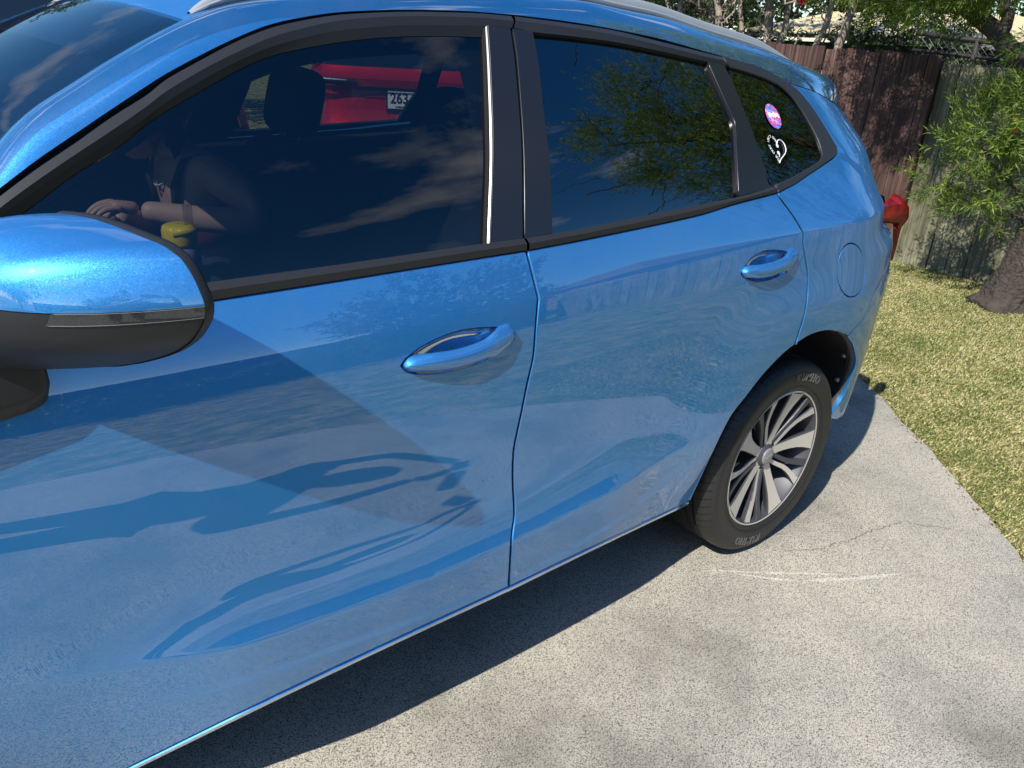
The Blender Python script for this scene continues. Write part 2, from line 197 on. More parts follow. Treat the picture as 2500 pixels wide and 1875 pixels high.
 'rf0': [[-0.9972,1.6131],[-0.9808,1.6127],[-0.9643,1.6123],[-0.9517,1.612],[-0.9361,1.6116],[-0.9182,1.6112],[-0.8989,1.6107],[-0.8788,1.6101],[-0.8587,1.6094],[-0.8394,1.6086],[-0.8228,1.6079],[-0.8058,1.607],[-0.7885,1.6061],[-0.771,1.6051],[-0.7531,1.6041],[-0.7351,1.6029],[-0.7168,1.6017],[-0.6984,1.6004],[-0.6794,1.599],[-0.66,1.5975],[-0.6402,1.596],[-0.6201,1.5943],[-0.5997,1.5926],[-0.5789,1.5907],[-0.558,1.5887],[-0.5367,1.5865],[-0.5143,1.584],[-0.4904,1.5812],[-0.4655,1.5781],[-0.4404,1.5749],[-0.4156,1.5717],[-0.392,1.5687],[-0.3704,1.5659],[-0.3516,1.5636],[-0.3168,1.5596],[-0.2807,1.5555]],
 'rf1': [[-0.9972,1.6072],[-0.9813,1.6067],[-0.9652,1.6062],[-0.9489,1.6057],[-0.9325,1.6052],[-0.9159,1.6046],[-0.8991,1.604],[-0.8822,1.6034],[-0.865,1.6027],[-0.8485,1.602],[-0.8313,1.6012],[-0.8134,1.6004],[-0.7952,1.5996],[-0.7766,1.5987],[-0.7579,1.5978],[-0.7391,1.5967],[-0.7206,1.5955],[-0.7024,1.5942],[-0.6833,1.5926],[-0.6641,1.5907],[-0.6448,1.5887],[-0.6252,1.5865],[-0.6053,1.5842],[-0.5851,1.5819],[-0.5644,1.5795],[-0.5433,1.5772],[-0.5209,1.5748],[-0.4967,1.5722],[-0.4715,1.5695],[-0.446,1.5668],[-0.4208,1.5641],[-0.3969,1.5615],[-0.3751,1.5593],[-0.3565,1.5574],[-0.325,1.5543],[-0.2925,1.5513]],
 'rf2': [[-1.0029,1.5968],[-0.9871,1.5962],[-0.9711,1.5957],[-0.9549,1.5951],[-0.9385,1.5945],[-0.922,1.5939],[-0.9053,1.5933],[-0.8884,1.5926],[-0.8714,1.5918],[-0.855,1.591],[-0.8378,1.5902],[-0.8201,1.5894],[-0.802,1.5885],[-0.7835,1.5875],[-0.7649,1.5864],[-0.7463,1.5853],[-0.7279,1.5841],[-0.7097,1.5827],[-0.6908,1.5811],[-0.6716,1.5793],[-0.6523,1.5774],[-0.6327,1.5753],[-0.6129,1.573],[-0.5926,1.5708],[-0.5721,1.5685],[-0.5511,1.5662],[-0.5287,1.5637],[-0.5048,1.561],[-0.4799,1.5582],[-0.4546,1.5554],[-0.4296,1.5526],[-0.406,1.5499],[-0.3845,1.5476],[-0.366,1.5457],[-0.333,1.5429],[-0.2985,1.5405]],
 'rf3': [[-1.0081,1.5872],[-0.991,1.5851],[-0.9737,1.5829],[-0.9556,1.5813],[-0.9421,1.5807],[-0.9266,1.5802],[-0.9099,1.5799],[-0.8923,1.5796],[-0.8745,1.5792],[-0.8571,1.5787],[-0.8419,1.5781],[-0.8256,1.5775],[-0.8085,1.5769],[-0.7906,1.5761],[-0.7723,1.5753],[-0.7537,1.5744],[-0.735,1.5734],[-0.7164,1.5722],[-0.6976,1.5709],[-0.6784,1.5694],[-0.659,1.5678],[-0.6391,1.5661],[-0.619,1.5642],[-0.5985,1.5623],[-0.5776,1.5603],[-0.5564,1.5584],[-0.5337,1.5562],[-0.5093,1.5537],[-0.4839,1.5512],[-0.4581,1.5485],[-0.4328,1.5459],[-0.4086,1.5434],[-0.3866,1.5413],[-0.3676,1.5395],[-0.3324,1.537],[-0.2956,1.5347]],
 'fb0': [[-2.0745,1.1602],[-2.0675,1.1605],[-2.0604,1.1608],[-2.0534,1.161],[-2.0462,1.1612],[-2.0418,1.1613],[-2.0369,1.1615],[-2.0315,1.1616],[-2.0256,1.1617],[-2.0193,1.1618],[-2.0126,1.162],[-2.0056,1.1621],[-1.9983,1.1623],[-1.9907,1.1624],[-1.983,1.1626],[-1.9751,1.1627],[-1.967,1.1629],[-1.9589,1.1631],[-1.9508,1.1632],[-1.9427,1.1634],[-1.9348,1.1636],[-1.9269,1.1637],[-1.9193,1.1639],[-1.9117,1.1641],[-1.9041,1.1642],[-1.8963,1.1644],[-1.8885,1.1646],[-1.8805,1.1648],[-1.8725,1.165],[-1.8644,1.1652],[-1.8563,1.1654],[-1.8481,1.1656],[-1.8399,1.1658],[-1.8317,1.166],[-1.8235,1.1662],[-1.8153,1.1664],[-1.8071,1.1665],[-1.7989,1.1667],[-1.7909,1.1669],[-1.7828,1.1671],[-1.7749,1.1673],[-1.7662,1.1675],[-1.7574,1.1676],[-1.7486,1.1678],[-1.7397,1.168],[-1.7307,1.1682],[-1.7217,1.1683],[-1.7125,1.1685],[-1.7033,1.1687],[-1.6941,1.1689],[-1.6847,1.169],[-1.6753,1.1692],[-1.6657,1.1694],[-1.6561,1.1696],[-1.6465,1.1698],[-1.6367,1.17],[-1.628,1.1702],[-1.6188,1.1704],[-1.6092,1.1706],[-1.5991,1.1708],[-1.5886,1.171],[-1.5777,1.1713],[-1.5666,1.1715],[-1.5552,1.1717],[-1.5437,1.172],[-1.5319,1.1722],[-1.5201,1.1725],[-1.5082,1.1727],[-1.4964,1.173],[-1.4846,1.1732],[-1.473,1.1735],[-1.4616,1.1737],[-1.4504,1.1739],[-1.4396,1.1742],[-1.4293,1.1744],[-1.4194,1.1746],[-1.4101,1.1747],[-1.3971,1.175],[-1.3839,1.1752],[-1.3705,1.1755],[-1.3569,1.1758],[-1.3432,1.176],[-1.3295,1.1763],[-1.3156,1.1765],[-1.3018,1.1768],[-1.2881,1.177],[-1.2745,1.1772],[-1.2602,1.1775],[-1.2457,1.1777],[-1.2311,1.1779],[-1.2163,1.1781],[-1.2013,1.1783],[-1.1861,1.1785],[-1.1708,1.1787],[-1.1553,1.1789],[-1.1396,1.1791]],
 'fb2': [[-2.069,1.1839],[-2.0621,1.1838],[-2.0551,1.1837],[-2.0481,1.1837],[-2.041,1.1838],[-2.0366,1.1839],[-2.0317,1.184],[-2.0262,1.1842],[-2.0203,1.1844],[-2.014,1.1846],[-2.0073,1.1848],[-2.0002,1.185],[-1.9928,1.1852],[-1.9852,1.1855],[-1.9774,1.1857],[-1.9695,1.186],[-1.9614,1.1863],[-1.9533,1.1865],[-1.9452,1.1868],[-1.9371,1.1871],[-1.9291,1.1873],[-1.9213,1.1876],[-1.9138,1.1878],[-1.906,1.1881],[-1.8981,1.1884],[-1.8902,1.1887],[-1.8822,1.189],[-1.8742,1.1893],[-1.8661,1.1896],[-1.858,1.1899],[-1.8497,1.1902],[-1.8414,1.1905],[-1.8331,1.1909],[-1.8247,1.1912],[-1.8162,1.1915],[-1.8076,1.1917],[-1.799,1.192],[-1.7903,1.1923],[-1.7815,1.1925],[-1.7727,1.1927],[-1.7651,1.1929],[-1.7572,1.193],[-1.749,1.1932],[-1.7405,1.1933],[-1.7317,1.1935],[-1.7227,1.1936],[-1.7134,1.1938],[-1.7039,1.1939],[-1.6942,1.194],[-1.6843,1.1942],[-1.6742,1.1943],[-1.6639,1.1944],[-1.6536,1.1945],[-1.6431,1.1947],[-1.6325,1.1948],[-1.6218,1.1949],[-1.6111,1.195],[-1.6003,1.1952],[-1.5896,1.1953],[-1.5789,1.1954],[-1.5682,1.1956],[-1.5576,1.1957],[-1.547,1.1958],[-1.5367,1.196],[-1.5264,1.1962],[-1.5152,1.1963],[-1.5036,1.1965],[-1.4917,1.1968],[-1.4794,1.197],[-1.4669,1.1972],[-1.4542,1.1975],[-1.4413,1.1977],[-1.4282,1.198],[-1.4151,1.1982],[-1.4019,1.1985],[-1.3887,1.1988],[-1.3755,1.199],[-1.3625,1.1993],[-1.3496,1.1995],[-1.3369,1.1998],[-1.3245,1.2],[-1.3125,1.2002],[-1.3008,1.2004],[-1.2897,1.2006],[-1.279,1.2007],[-1.269,1.2009],[-1.2555,1.201],[-1.2418,1.2011],[-1.228,1.2012],[-1.214,1.2012],[-1.1999,1.2012],[-1.1857,1.2012],[-1.1712,1.2012],[-1.1566,1.2012],[-1.1419,1.2013]],
 'rb0': [[-1.1332,1.1792],[-1.1175,1.1798],[-1.1016,1.1804],[-1.0855,1.181],[-1.0692,1.1816],[-1.0527,1.1821],[-1.036,1.1827],[-1.0191,1.1833],[-1.002,1.184],[-0.9846,1.1847],[-0.9671,1.1854],[-0.9493,1.1861],[-0.9346,1.1868],[-0.9186,1.1875],[-0.9014,1.1883],[-0.8831,1.1891],[-0.8639,1.19],[-0.8439,1.191],[-0.8232,1.1919],[-0.8021,1.1929],[-0.7806,1.1939],[-0.7589,1.195],[-0.7372,1.196],[-0.7158,1.197],[-0.6947,1.1981],[-0.6742,1.1991],[-0.6546,1.2001],[-0.636,1.2011],[-0.6188,1.2021],[-0.6031,1.203],[-0.579,1.2047],[-0.5547,1.207],[-0.5299,1.2096],[-0.5047,1.2123],[-0.479,1.2149],[-0.4529,1.2173],[-0.4275,1.2193],[-0.4009,1.2212],[-0.373,1.2231],[-0.3442,1.225],[-0.3146,1.227],[-0.2845,1.2289],[-0.254,1.2309]],
 'rb2': [[-1.1356,1.2011],[-1.1206,1.2016],[-1.1055,1.2021],[-1.0903,1.2026],[-1.0748,1.2031],[-1.0591,1.2037],[-1.0433,1.2042],[-1.0273,1.2047],[-1.0111,1.2053],[-0.9946,1.2059],[-0.978,1.2065],[-0.9612,1.2072],[-0.9442,1.2079],[-0.9293,1.2085],[-0.9132,1.2093],[-0.8961,1.2101],[-0.8779,1.211],[-0.8589,1.2119],[-0.8391,1.2129],[-0.8186,1.2139],[-0.7977,1.2149],[-0.7765,1.2159],[-0.755,1.217],[-0.7335,1.2181],[-0.7121,1.2191],[-0.691,1.2201],[-0.6704,1.2211],[-0.6505,1.222],[-0.6315,1.2229],[-0.6137,1.2238],[-0.5972,1.2245],[-0.5748,1.2255],[-0.5517,1.2264],[-0.5279,1.2273],[-0.5039,1.2282],[-0.4798,1.2291],[-0.4561,1.2301],[-0.4331,1.2312],[-0.4112,1.2325],[-0.3824,1.2345],[-0.353,1.2371],[-0.323,1.2399],[-0.2923,1.2428],[-0.2609,1.2456]],
 'q0': [[-0.2807,1.5555],[-0.2514,1.5518],[-0.2218,1.548],[-0.1991,1.5453],[-0.1711,1.5422],[-0.1401,1.5386],[-0.1086,1.5344],[-0.0796,1.5293],[-0.0512,1.5227],[-0.0223,1.5147],[0.0056,1.5062],[0.0306,1.4978],[0.0511,1.4904],[0.0753,1.4785],[0.0926,1.4647],[0.1033,1.452],[0.1126,1.4374],[0.1204,1.4225],[0.1274,1.4061],[0.1332,1.3888],[0.1387,1.3716],[0.1439,1.3554],[0.149,1.3391],[0.1547,1.3227],[0.1427,1.3082],[0.104,1.2983],[0.0729,1.2924],[0.0328,1.2847],[-0.0097,1.2763],[-0.0491,1.2683],[-0.0805,1.2618],[-0.1113,1.255],[-0.1411,1.2483],[-0.1696,1.2426],[-0.2143,1.2358],[-0.2478,1.2315],[-0.2436,1.2322]],
 'q2': [[-0.2668,1.5275],[-0.2396,1.5238],[-0.2114,1.52],[-0.1834,1.5161],[-0.1568,1.5121],[-0.1251,1.5066],[-0.0936,1.5004],[-0.0663,1.4944],[-0.039,1.487],[-0.016,1.4778],[-0.0007,1.4687],[0.0134,1.4578],[0.0246,1.4462],[0.0338,1.4316],[0.041,1.4153],[0.0466,1.3986],[0.0502,1.385],[0.0531,1.3707],[0.0551,1.3568],[0.056,1.3447],[0.053,1.3287],[0.0483,1.3125],[0.0354,1.3015],[0.0109,1.2933],[-0.0213,1.2873],[-0.0634,1.2797],[-0.1067,1.2719],[-0.1439,1.2653],[-0.1808,1.2593],[-0.2167,1.2539],[-0.2516,1.2485]],
 'fdoor_top': [[-2.0745,1.1602],[-2.0676,1.1602],[-2.0606,1.1601],[-2.0535,1.1601],[-2.0464,1.1602],[-2.0421,1.1603],[-2.0371,1.1604],[-2.0317,1.1605],[-2.0258,1.1606],[-2.0196,1.1607],[-2.0129,1.1609],[-2.0059,1.161],[-1.9986,1.1611],[-1.991,1.1613],[-1.9832,1.1615],[-1.9753,1.1616],[-1.9673,1.1618],[-1.9592,1.162],[-1.9511,1.1621],[-1.943,1.1623],[-1.935,1.1625],[-1.9272,1.1626],[-1.9195,1.1628],[-1.912,1.163],[-1.9043,1.1631],[-1.8966,1.1633],[-1.8887,1.1635],[-1.8808,1.1637],[-1.8727,1.1639],[-1.8647,1.164],[-1.8565,1.1642],[-1.8484,1.1644],[-1.8402,1.1646],[-1.832,1.1648],[-1.8237,1.165],[-1.8155,1.1652],[-1.8074,1.1654],[-1.7992,1.1656],[-1.7911,1.1658],[-1.7831,1.1659],[-1.7751,1.1661],[-1.7664,1.1663],[-1.7577,1.1665],[-1.7489,1.1666],[-1.74,1.1668],[-1.731,1.167],[-1.7219,1.1671],[-1.7128,1.1673],[-1.7036,1.1675],[-1.6943,1.1677],[-1.685,1.1678],[-1.6755,1.168],[-1.666,1.1682],[-1.6564,1.1684],[-1.6467,1.1686],[-1.637,1.1688],[-1.6283,1.1689],[-1.6191,1.1691],[-1.6094,1.1693],[-1.5993,1.1695],[-1.5889,1.1698],[-1.578,1.17],[-1.5669,1.1702],[-1.5555,1.1705],[-1.5439,1.1707],[-1.5322,1.1709],[-1.5204,1.1712],[-1.5085,1.1714],[-1.4967,1.1717],[-1.4849,1.1719],[-1.4733,1.1722],[-1.4619,1.1724],[-1.4507,1.1726],[-1.4399,1.1728],[-1.4296,1.173],[-1.4197,1.1732],[-1.4104,1.1734],[-1.3974,1.1736],[-1.3842,1.1739],[-1.3708,1.1741],[-1.3572,1.1744],[-1.3435,1.1746],[-1.3298,1.1749],[-1.316,1.1751],[-1.3022,1.1754],[-1.2884,1.1756],[-1.2748,1.1758],[-1.2605,1.176],[-1.246,1.1762],[-1.2314,1.1764],[-1.2166,1.1766],[-1.2016,1.1768],[-1.1865,1.177],[-1.1711,1.1772],[-1.1556,1.1774],[-1.1399,1.1776]],
 'fdoor_gap': [[-1.1397,1.1784],[-1.1382,1.1671],[-1.1366,1.1558],[-1.135,1.1443],[-1.1332,1.1319],[-1.1314,1.1193],[-1.1296,1.108],[-1.1276,1.0965],[-1.1254,1.0848],[-1.1283,1.0699],[-1.1308,1.0548],[-1.133,1.0399],[-1.1351,1.0249],[-1.1362,1.0146],[-1.1372,1.0025],[-1.1382,0.9892],[-1.1394,0.9758],[-1.141,0.963],[-1.1439,0.9481],[-1.1476,0.9332],[-1.1513,0.9185],[-1.1546,0.9041],[-1.1571,0.8906],[-1.1593,0.8769],[-1.1615,0.8631],[-1.1637,0.8492],[-1.1661,0.8347],[-1.1685,0.8197],[-1.1708,0.8052],[-1.1726,0.7922],[-1.1753,0.7738],[-1.1766,0.7545],[-1.1758,0.7387],[-1.1743,0.72],[-1.1722,0.6999],[-1.1699,0.6801],[-1.1679,0.6641],[-1.1658,0.6466],[-1.1641,0.6289],[-1.1632,0.6121],[-1.1632,0.5972],[-1.1642,0.585],[-1.1674,0.5715],[-1.1724,0.559],[-1.1773,0.5467],[-1.1815,0.535],[-1.183,0.5192],[-1.1798,0.4976],[-1.1763,0.4756],[-1.1723,0.4523],[-1.1676,0.4275],[-1.1623,0.4014],[-1.1607,0.3796]],
 'fdoor_bot': [[-1.1604,0.378],[-1.1769,0.3781],[-1.1933,0.3781],[-1.2094,0.3781],[-1.2253,0.378],[-1.241,0.3779],[-1.2566,0.3778],[-1.2727,0.3787],[-1.2883,0.3791],[-1.3033,0.3789],[-1.3182,0.3786],[-1.3329,0.3784],[-1.3475,0.3782],[-1.3619,0.3779],[-1.3762,0.3776],[-1.3908,0.3781],[-1.405,0.3781],[-1.4183,0.3768],[-1.432,0.3764],[-1.4441,0.3761],[-1.4563,0.3759],[-1.4686,0.3756],[-1.481,0.3752],[-1.4935,0.3749],[-1.5057,0.3741],[-1.5177,0.3728],[-1.5302,0.3723],[-1.5427,0.3719],[-1.5552,0.3715],[-1.5676,0.371],[-1.58,0.3705],[-1.5923,0.37],[-1.6044,0.3692],[-1.6161,0.3677],[-1.628,0.3668],[-1.64,0.3662],[-1.6517,0.3656],[-1.6634,0.3649],[-1.6749,0.3642],[-1.6862,0.3635],[-1.6974,0.3627],[-1.7084,0.3619],[-1.7178,0.3612],[-1.7271,0.3598],[-1.7364,0.3583],[-1.7459,0.357],[-1.7556,0.356],[-1.7652,0.3546],[-1.7748,0.3529],[-1.7843,0.3509],[-1.7938,0.3486],[-1.8032,0.3458],[-1.8125,0.3424],[-1.8218,0.3388],[-1.831,0.3349],[-1.8403,0.331],[-1.8497,0.3274],[-1.859,0.3237],[-1.8683,0.3193],[-1.8775,0.3148],[-1.8867,0.3103],[-1.8959,0.3058],[-1.9052,0.3013],[-1.9144,0.2968],[-1.9236,0.2926],[-1.9329,0.2887],[-1.9421,0.2848],[-1.9512,0.2806],[-1.9603,0.2766],[-1.9693,0.2727],[-1.9783,0.269],[-1.9873,0.2654],[-1.9962,0.262]],
 'rdoor_gap': [[-1.1354,1.1779],[-1.1338,1.1666],[-1.1322,1.1553],[-1.1306,1.1438],[-1.1288,1.1314],[-1.1269,1.1187],[-1.1252,1.1074],[-1.1231,1.0959],[-1.1209,1.0842],[-1.1237,1.0692],[-1.1262,1.0541],[-1.1284,1.0392],[-1.1305,1.0241],[-1.1315,1.0138],[-1.1325,1.0016],[-1.1335,0.9883],[-1.1347,0.9748],[-1.1363,0.962],[-1.1392,0.9471],[-1.1429,0.9322],[-1.1466,0.9174],[-1.1498,0.903],[-1.1523,0.8894],[-1.1546,0.8757],[-1.1567,0.8619],[-1.1589,0.8479],[-1.1612,0.8334],[-1.1637,0.8184],[-1.1659,0.8039],[-1.1677,0.7908],[-1.1704,0.7723],[-1.1716,0.753],[-1.1708,0.7372],[-1.1693,0.7184],[-1.1671,0.6982],[-1.1648,0.6784],[-1.1628,0.6625],[-1.1608,0.645],[-1.1591,0.6273],[-1.1583,0.6105],[-1.1584,0.5956],[-1.1594,0.5835],[-1.1627,0.57],[-1.1677,0.5575],[-1.1727,0.5453],[-1.1769,0.5336],[-1.1776,0.5169],[-1.1743,0.4951],[-1.1707,0.473],[-1.1665,0.4495],[-1.1618,0.4246],[-1.1562,0.3982],[-1.1545,0.3762]],
 'rdoor_top': [[-1.1345,1.1778],[-1.1188,1.1784],[-1.1028,1.179],[-1.0866,1.1795],[-1.0702,1.1801],[-1.0536,1.1806],[-1.0368,1.1812],[-1.0198,1.1818],[-1.0026,1.1824],[-0.9852,1.1831],[-0.9675,1.1838],[-0.9496,1.1845],[-0.9349,1.1852],[-0.9189,1.1859],[-0.9016,1.1867],[-0.8834,1.1875],[-0.8642,1.1884],[-0.8442,1.1893],[-0.8235,1.1902],[-0.8024,1.1912],[-0.7809,1.1922],[-0.7592,1.1932],[-0.7376,1.1943],[-0.7161,1.1953],[-0.695,1.1963],[-0.6746,1.1974],[-0.655,1.1984],[-0.6365,1.1993],[-0.6192,1.2003],[-0.6036,1.2012],[-0.5795,1.2029],[-0.5552,1.2052],[-0.5304,1.2078],[-0.5053,1.2105],[-0.4796,1.2131],[-0.4535,1.2154],[-0.4283,1.2173],[-0.402,1.2192],[-0.3745,1.2209],[-0.3461,1.2227],[-0.3169,1.2245],[-0.2872,1.2263],[-0.2572,1.2281]],
 'rdoor_rgap': [[-0.2563,1.23],[-0.2441,1.2168],[-0.2312,1.203],[-0.2182,1.1893],[-0.2063,1.1763],[-0.1961,1.1647],[-0.1858,1.1513],[-0.1763,1.1375],[-0.1649,1.1232],[-0.1655,1.0981],[-0.1607,1.0839],[-0.153,1.0653],[-0.1436,1.0446],[-0.1346,1.0248],[-0.1283,1.0088],[-0.1243,0.9894],[-0.1241,0.9703],[-0.1247,0.9552],[-0.1258,0.9375],[-0.1275,0.9189],[-0.1296,0.9006],[-0.1328,0.8835],[-0.1372,0.8653],[-0.1421,0.8462],[-0.1464,0.8266],[-0.1494,0.8069]],
 'rdoor_arch': [[-0.1448,0.806],[-0.1651,0.7986],[-0.1851,0.7913],[-0.2035,0.7831],[-0.2212,0.7734],[-0.2402,0.7621],[-0.2591,0.7497],[-0.2764,0.737],[-0.2895,0.7258],[-0.3022,0.7138],[-0.3143,0.7014],[-0.3261,0.6892],[-0.3372,0.6776],[-0.3504,0.6652],[-0.364,0.6531],[-0.3765,0.6403],[-0.3865,0.626],[-0.3924,0.6136],[-0.3985,0.5991],[-0.4042,0.5828],[-0.4075,0.5641],[-0.41,0.5442],[-0.4111,0.5234],[-0.4108,0.502],[-0.4098,0.4812],[-0.4086,0.4589],[-0.4072,0.4363],[-0.4057,0.4133],[-0.4041,0.3899],[-0.4021,0.3661],[-0.4002,0.3419],[-0.3987,0.3178]],
 'rdoor_bot': [[-0.4021,0.3173],[-0.4307,0.3199],[-0.4673,0.3286],[-0.494,0.3302],[-0.5196,0.3313],[-0.5453,0.3326],[-0.5706,0.3338],[-0.5967,0.336],[-0.6226,0.3384],[-0.6494,0.3417],[-0.6766,0.3459],[-0.705,0.3515],[-0.7314,0.3558],[-0.759,0.3616],[-0.7843,0.366],[-0.8094,0.3706],[-0.8317,0.3734],[-0.8517,0.3744],[-0.8708,0.375],[-0.8901,0.3754],[-0.9092,0.3757],[-0.9282,0.3762],[-0.9466,0.3762],[-0.9654,0.3768],[-0.983,0.3765],[-1.0016,0.3774],[-1.0186,0.3768],[-1.0367,0.3776],[-1.0536,0.3772],[-1.0708,0.3774],[-1.0877,0.3775],[-1.1037,0.3768],[-1.1197,0.3763],[-1.1356,0.3758],[-1.1522,0.3762]],
 'quart_gap': [[-0.2487,1.2295],[-0.2365,1.2163],[-0.2235,1.2025],[-0.2106,1.1888],[-0.1986,1.1757],[-0.1884,1.1641],[-0.1781,1.1507],[-0.1686,1.1369],[-0.1569,1.1225],[-0.1574,1.0973],[-0.1525,1.0831],[-0.1447,1.0643],[-0.1352,1.0436],[-0.1261,1.0237],[-0.1199,1.0078],[-0.1159,0.9882],[-0.1157,0.9692],[-0.1164,0.954],[-0.1175,0.9364],[-0.1191,0.9176],[-0.1211,0.8993],[-0.1242,0.8821],[-0.1285,0.8638],[-0.1332,0.8446],[-0.1374,0.8249],[-0.1402,0.8051]],
 'arch': [[-0.1448,0.806],[-0.1178,0.8117],[-0.0904,0.8175],[-0.0608,0.8208],[-0.0279,0.8209],[0.008,0.8184],[0.0441,0.813],[0.0996,0.7974],[0.1558,0.7758],[0.237,0.7287],[0.2766,0.6993],[0.3217,0.6633],[0.3587,0.6285],[0.3776,0.5993],[0.3851,0.573],[0.3892,0.5477],[0.3927,0.5251],[0.3943,0.5016],[0.3925,0.4791],[0.385,0.4602],[0.3629,0.4437],[0.335,0.4302],[0.3097,0.4157]],
 'quart_dlo': [[-0.2445,1.2302],[-0.2079,1.235],[-0.1706,1.2406],[-0.1426,1.2463],[-0.1127,1.253],[-0.0818,1.2598],[-0.0498,1.2663],[-0.0096,1.2742],[0.034,1.2824],[0.0752,1.2901],[0.1071,1.2961],[0.1472,1.3069],[0.1605,1.3224],[0.1571,1.3364],[0.151,1.354],[0.1447,1.3714],[0.1391,1.3886],[0.1333,1.4059],[0.1265,1.4224],[0.119,1.4377],[0.1106,1.4527],[0.1,1.4657],[0.0796,1.4791],[0.0556,1.4915]],
 'quart_top': [[0.0556,1.4915],[0.099,1.4862],[0.1461,1.4806],[0.1926,1.4746],[0.2445,1.4654],[0.3035,1.4546]],
 'quart_right': [[0.5989,1.4084],[0.638,1.3587],[0.6557,1.299],[0.6766,1.2509],[0.7078,1.1928],[0.7506,1.1325]],
 'bump_seam': [[0.172,0.7681],[0.1908,0.7801],[0.214,0.7904],[0.2409,0.7989],[0.2665,0.8083],[0.2895,0.8378]],
 'handle_f': [[-1.4526,1.0079],[-1.4433,1.0178],[-1.4331,1.0235],[-1.4196,1.0301],[-1.4053,1.0355],[-1.394,1.0388],[-1.3811,1.042],[-1.3673,1.045],[-1.3532,1.0476],[-1.3395,1.0493],[-1.3267,1.0502],[-1.3135,1.0504],[-1.3002,1.0501],[-1.2868,1.0493],[-1.2735,1.0483],[-1.2565,1.0463],[-1.2383,1.0436],[-1.2215,1.0404],[-1.2086,1.0374],[-1.1941,1.0257],[-1.1924,1.0118],[-1.2029,1.0059],[-1.2181,0.9996],[-1.2332,0.9938],[-1.2465,0.9887],[-1.2601,0.9841],[-1.2742,0.9808],[-1.2865,0.9792],[-1.3006,0.9779],[-1.3153,0.9769],[-1.3299,0.9763],[-1.3433,0.9761],[-1.3578,0.9765],[-1.3724,0.9775],[-1.3865,0.9791],[-1.3997,0.9813],[-1.4159,0.9852],[-1.4318,0.9902],[-1.4436,0.9951],[-1.4526,1.0079]],
 'handle_r': [[-0.4396,1.0471],[-0.4231,1.0645],[-0.4042,1.0795],[-0.3792,1.0881],[-0.3516,1.093],[-0.3266,1.0936],[-0.3001,1.0916],[-0.2726,1.0878],[-0.2463,1.0825],[-0.2059,1.0704],[-0.1929,1.051],[-0.2104,1.0374],[-0.2375,1.025],[-0.2681,1.0186],[-0.3009,1.0154],[-0.3336,1.0145],[-0.3639,1.0162],[-0.4054,1.0283],[-0.4316,1.0392],[-0.4396,1.0471]],
 'cap': [[0.2152,0.972],[0.216,0.9501],[0.2084,0.9309],[0.1942,0.9157],[0.1754,0.9054],[0.1528,0.9006],[0.128,0.9018],[0.103,0.9086],[0.0801,0.9204],[0.0609,0.9362],[0.0465,0.9549],[0.0368,0.9755],[0.0316,0.9969],[0.0308,1.0177],[0.0347,1.0365],[0.0437,1.0521],[0.0577,1.0632],[0.0759,1.0693],[0.097,1.0698],[0.12,1.0645],[0.1447,1.0535],[0.1692,1.0374],[0.1903,1.0175],[0.2058,0.9952],[0.2152,0.972]],
 'bar_f': [[-1.4481,1.007],[-1.4339,1.0068],[-1.4194,1.0067],[-1.405,1.0065],[-1.3913,1.0062],[-1.3753,1.0054],[-1.359,1.0044],[-1.3427,1.004],[-1.3264,1.0045],[-1.31,1.0056],[-1.2939,1.007],[-1.2786,1.0088],[-1.2633,1.0109],[-1.248,1.0135],[-1.2352,1.016],[-1.2218,1.0188],[-1.208,1.0219],[-1.1942,1.0249]],
 'bar_r': [[-0.4365,1.0504],[-0.4025,1.0485],[-0.3688,1.0472],[-0.3376,1.0475],[-0.3065,1.0492],[-0.2738,1.0525],[-0.243,1.0569],[-0.1975,1.0672]],
 'bp1': [[-1.0759,1.5883],[-1.0615,1.5877],[-1.047,1.5872],[-1.0323,1.5866],[-1.0175,1.586],[-1.0214,1.5741],[-1.025,1.5623],[-1.0286,1.5506],[-1.0323,1.5388],[-1.0363,1.5271],[-1.0394,1.5184],[-1.0428,1.5086],[-1.0466,1.498],[-1.0506,1.4867],[-1.0546,1.4751],[-1.0586,1.4633],[-1.0626,1.4516],[-1.0664,1.4402],[-1.07,1.4293],[-1.0733,1.4191],[-1.0763,1.41],[-1.0798,1.3993],[-1.0833,1.3887],[-1.0868,1.3781],[-1.0904,1.3676],[-1.094,1.357],[-1.0977,1.3464],[-1.1013,1.3359],[-1.1042,1.3276],[-1.1073,1.3186],[-1.1106,1.309],[-1.114,1.299],[-1.1175,1.2887],[-1.1211,1.278],[-1.1246,1.2671],[-1.1279,1.256],[-1.1312,1.2448],[-1.1343,1.2336],[-1.1372,1.2226],[-1.1399,1.2116],[-1.1425,1.2009],[-1.1597,1.2002],[-1.1766,1.1995],[-1.1934,1.1989],[-1.2099,1.1982],[-1.2262,1.1975],[-1.2232,1.2079],[-1.22,1.2185],[-1.2165,1.2293],[-1.2129,1.2402],[-1.2092,1.2511],[-1.2053,1.262],[-1.2014,1.2727],[-1.1974,1.2833],[-1.1934,1.2936],[-1.1894,1.3036],[-1.1856,1.3131],[-1.182,1.3223],[-1.1785,1.3308],[-1.1753,1.3388],[-1.1712,1.349],[-1.1672,1.3592],[-1.1631,1.3695],[-1.1591,1.3798],[-1.1551,1.3901],[-1.1511,1.4004],[-1.1471,1.4108],[-1.1433,1.4204],[-1.1392,1.431],[-1.1347,1.4423],[-1.13,1.4541],[-1.1252,1.4661],[-1.1203,1.4782],[-1.1154,1.49],[-1.1108,1.5013],[-1.1064,1.5118],[-1.1024,1.5214],[-1.0979,1.5324],[-1.0935,1.5435],[-1.0892,1.5546],[-1.0849,1.5658],[-1.0805,1.577],[-1.0759,1.5883]],
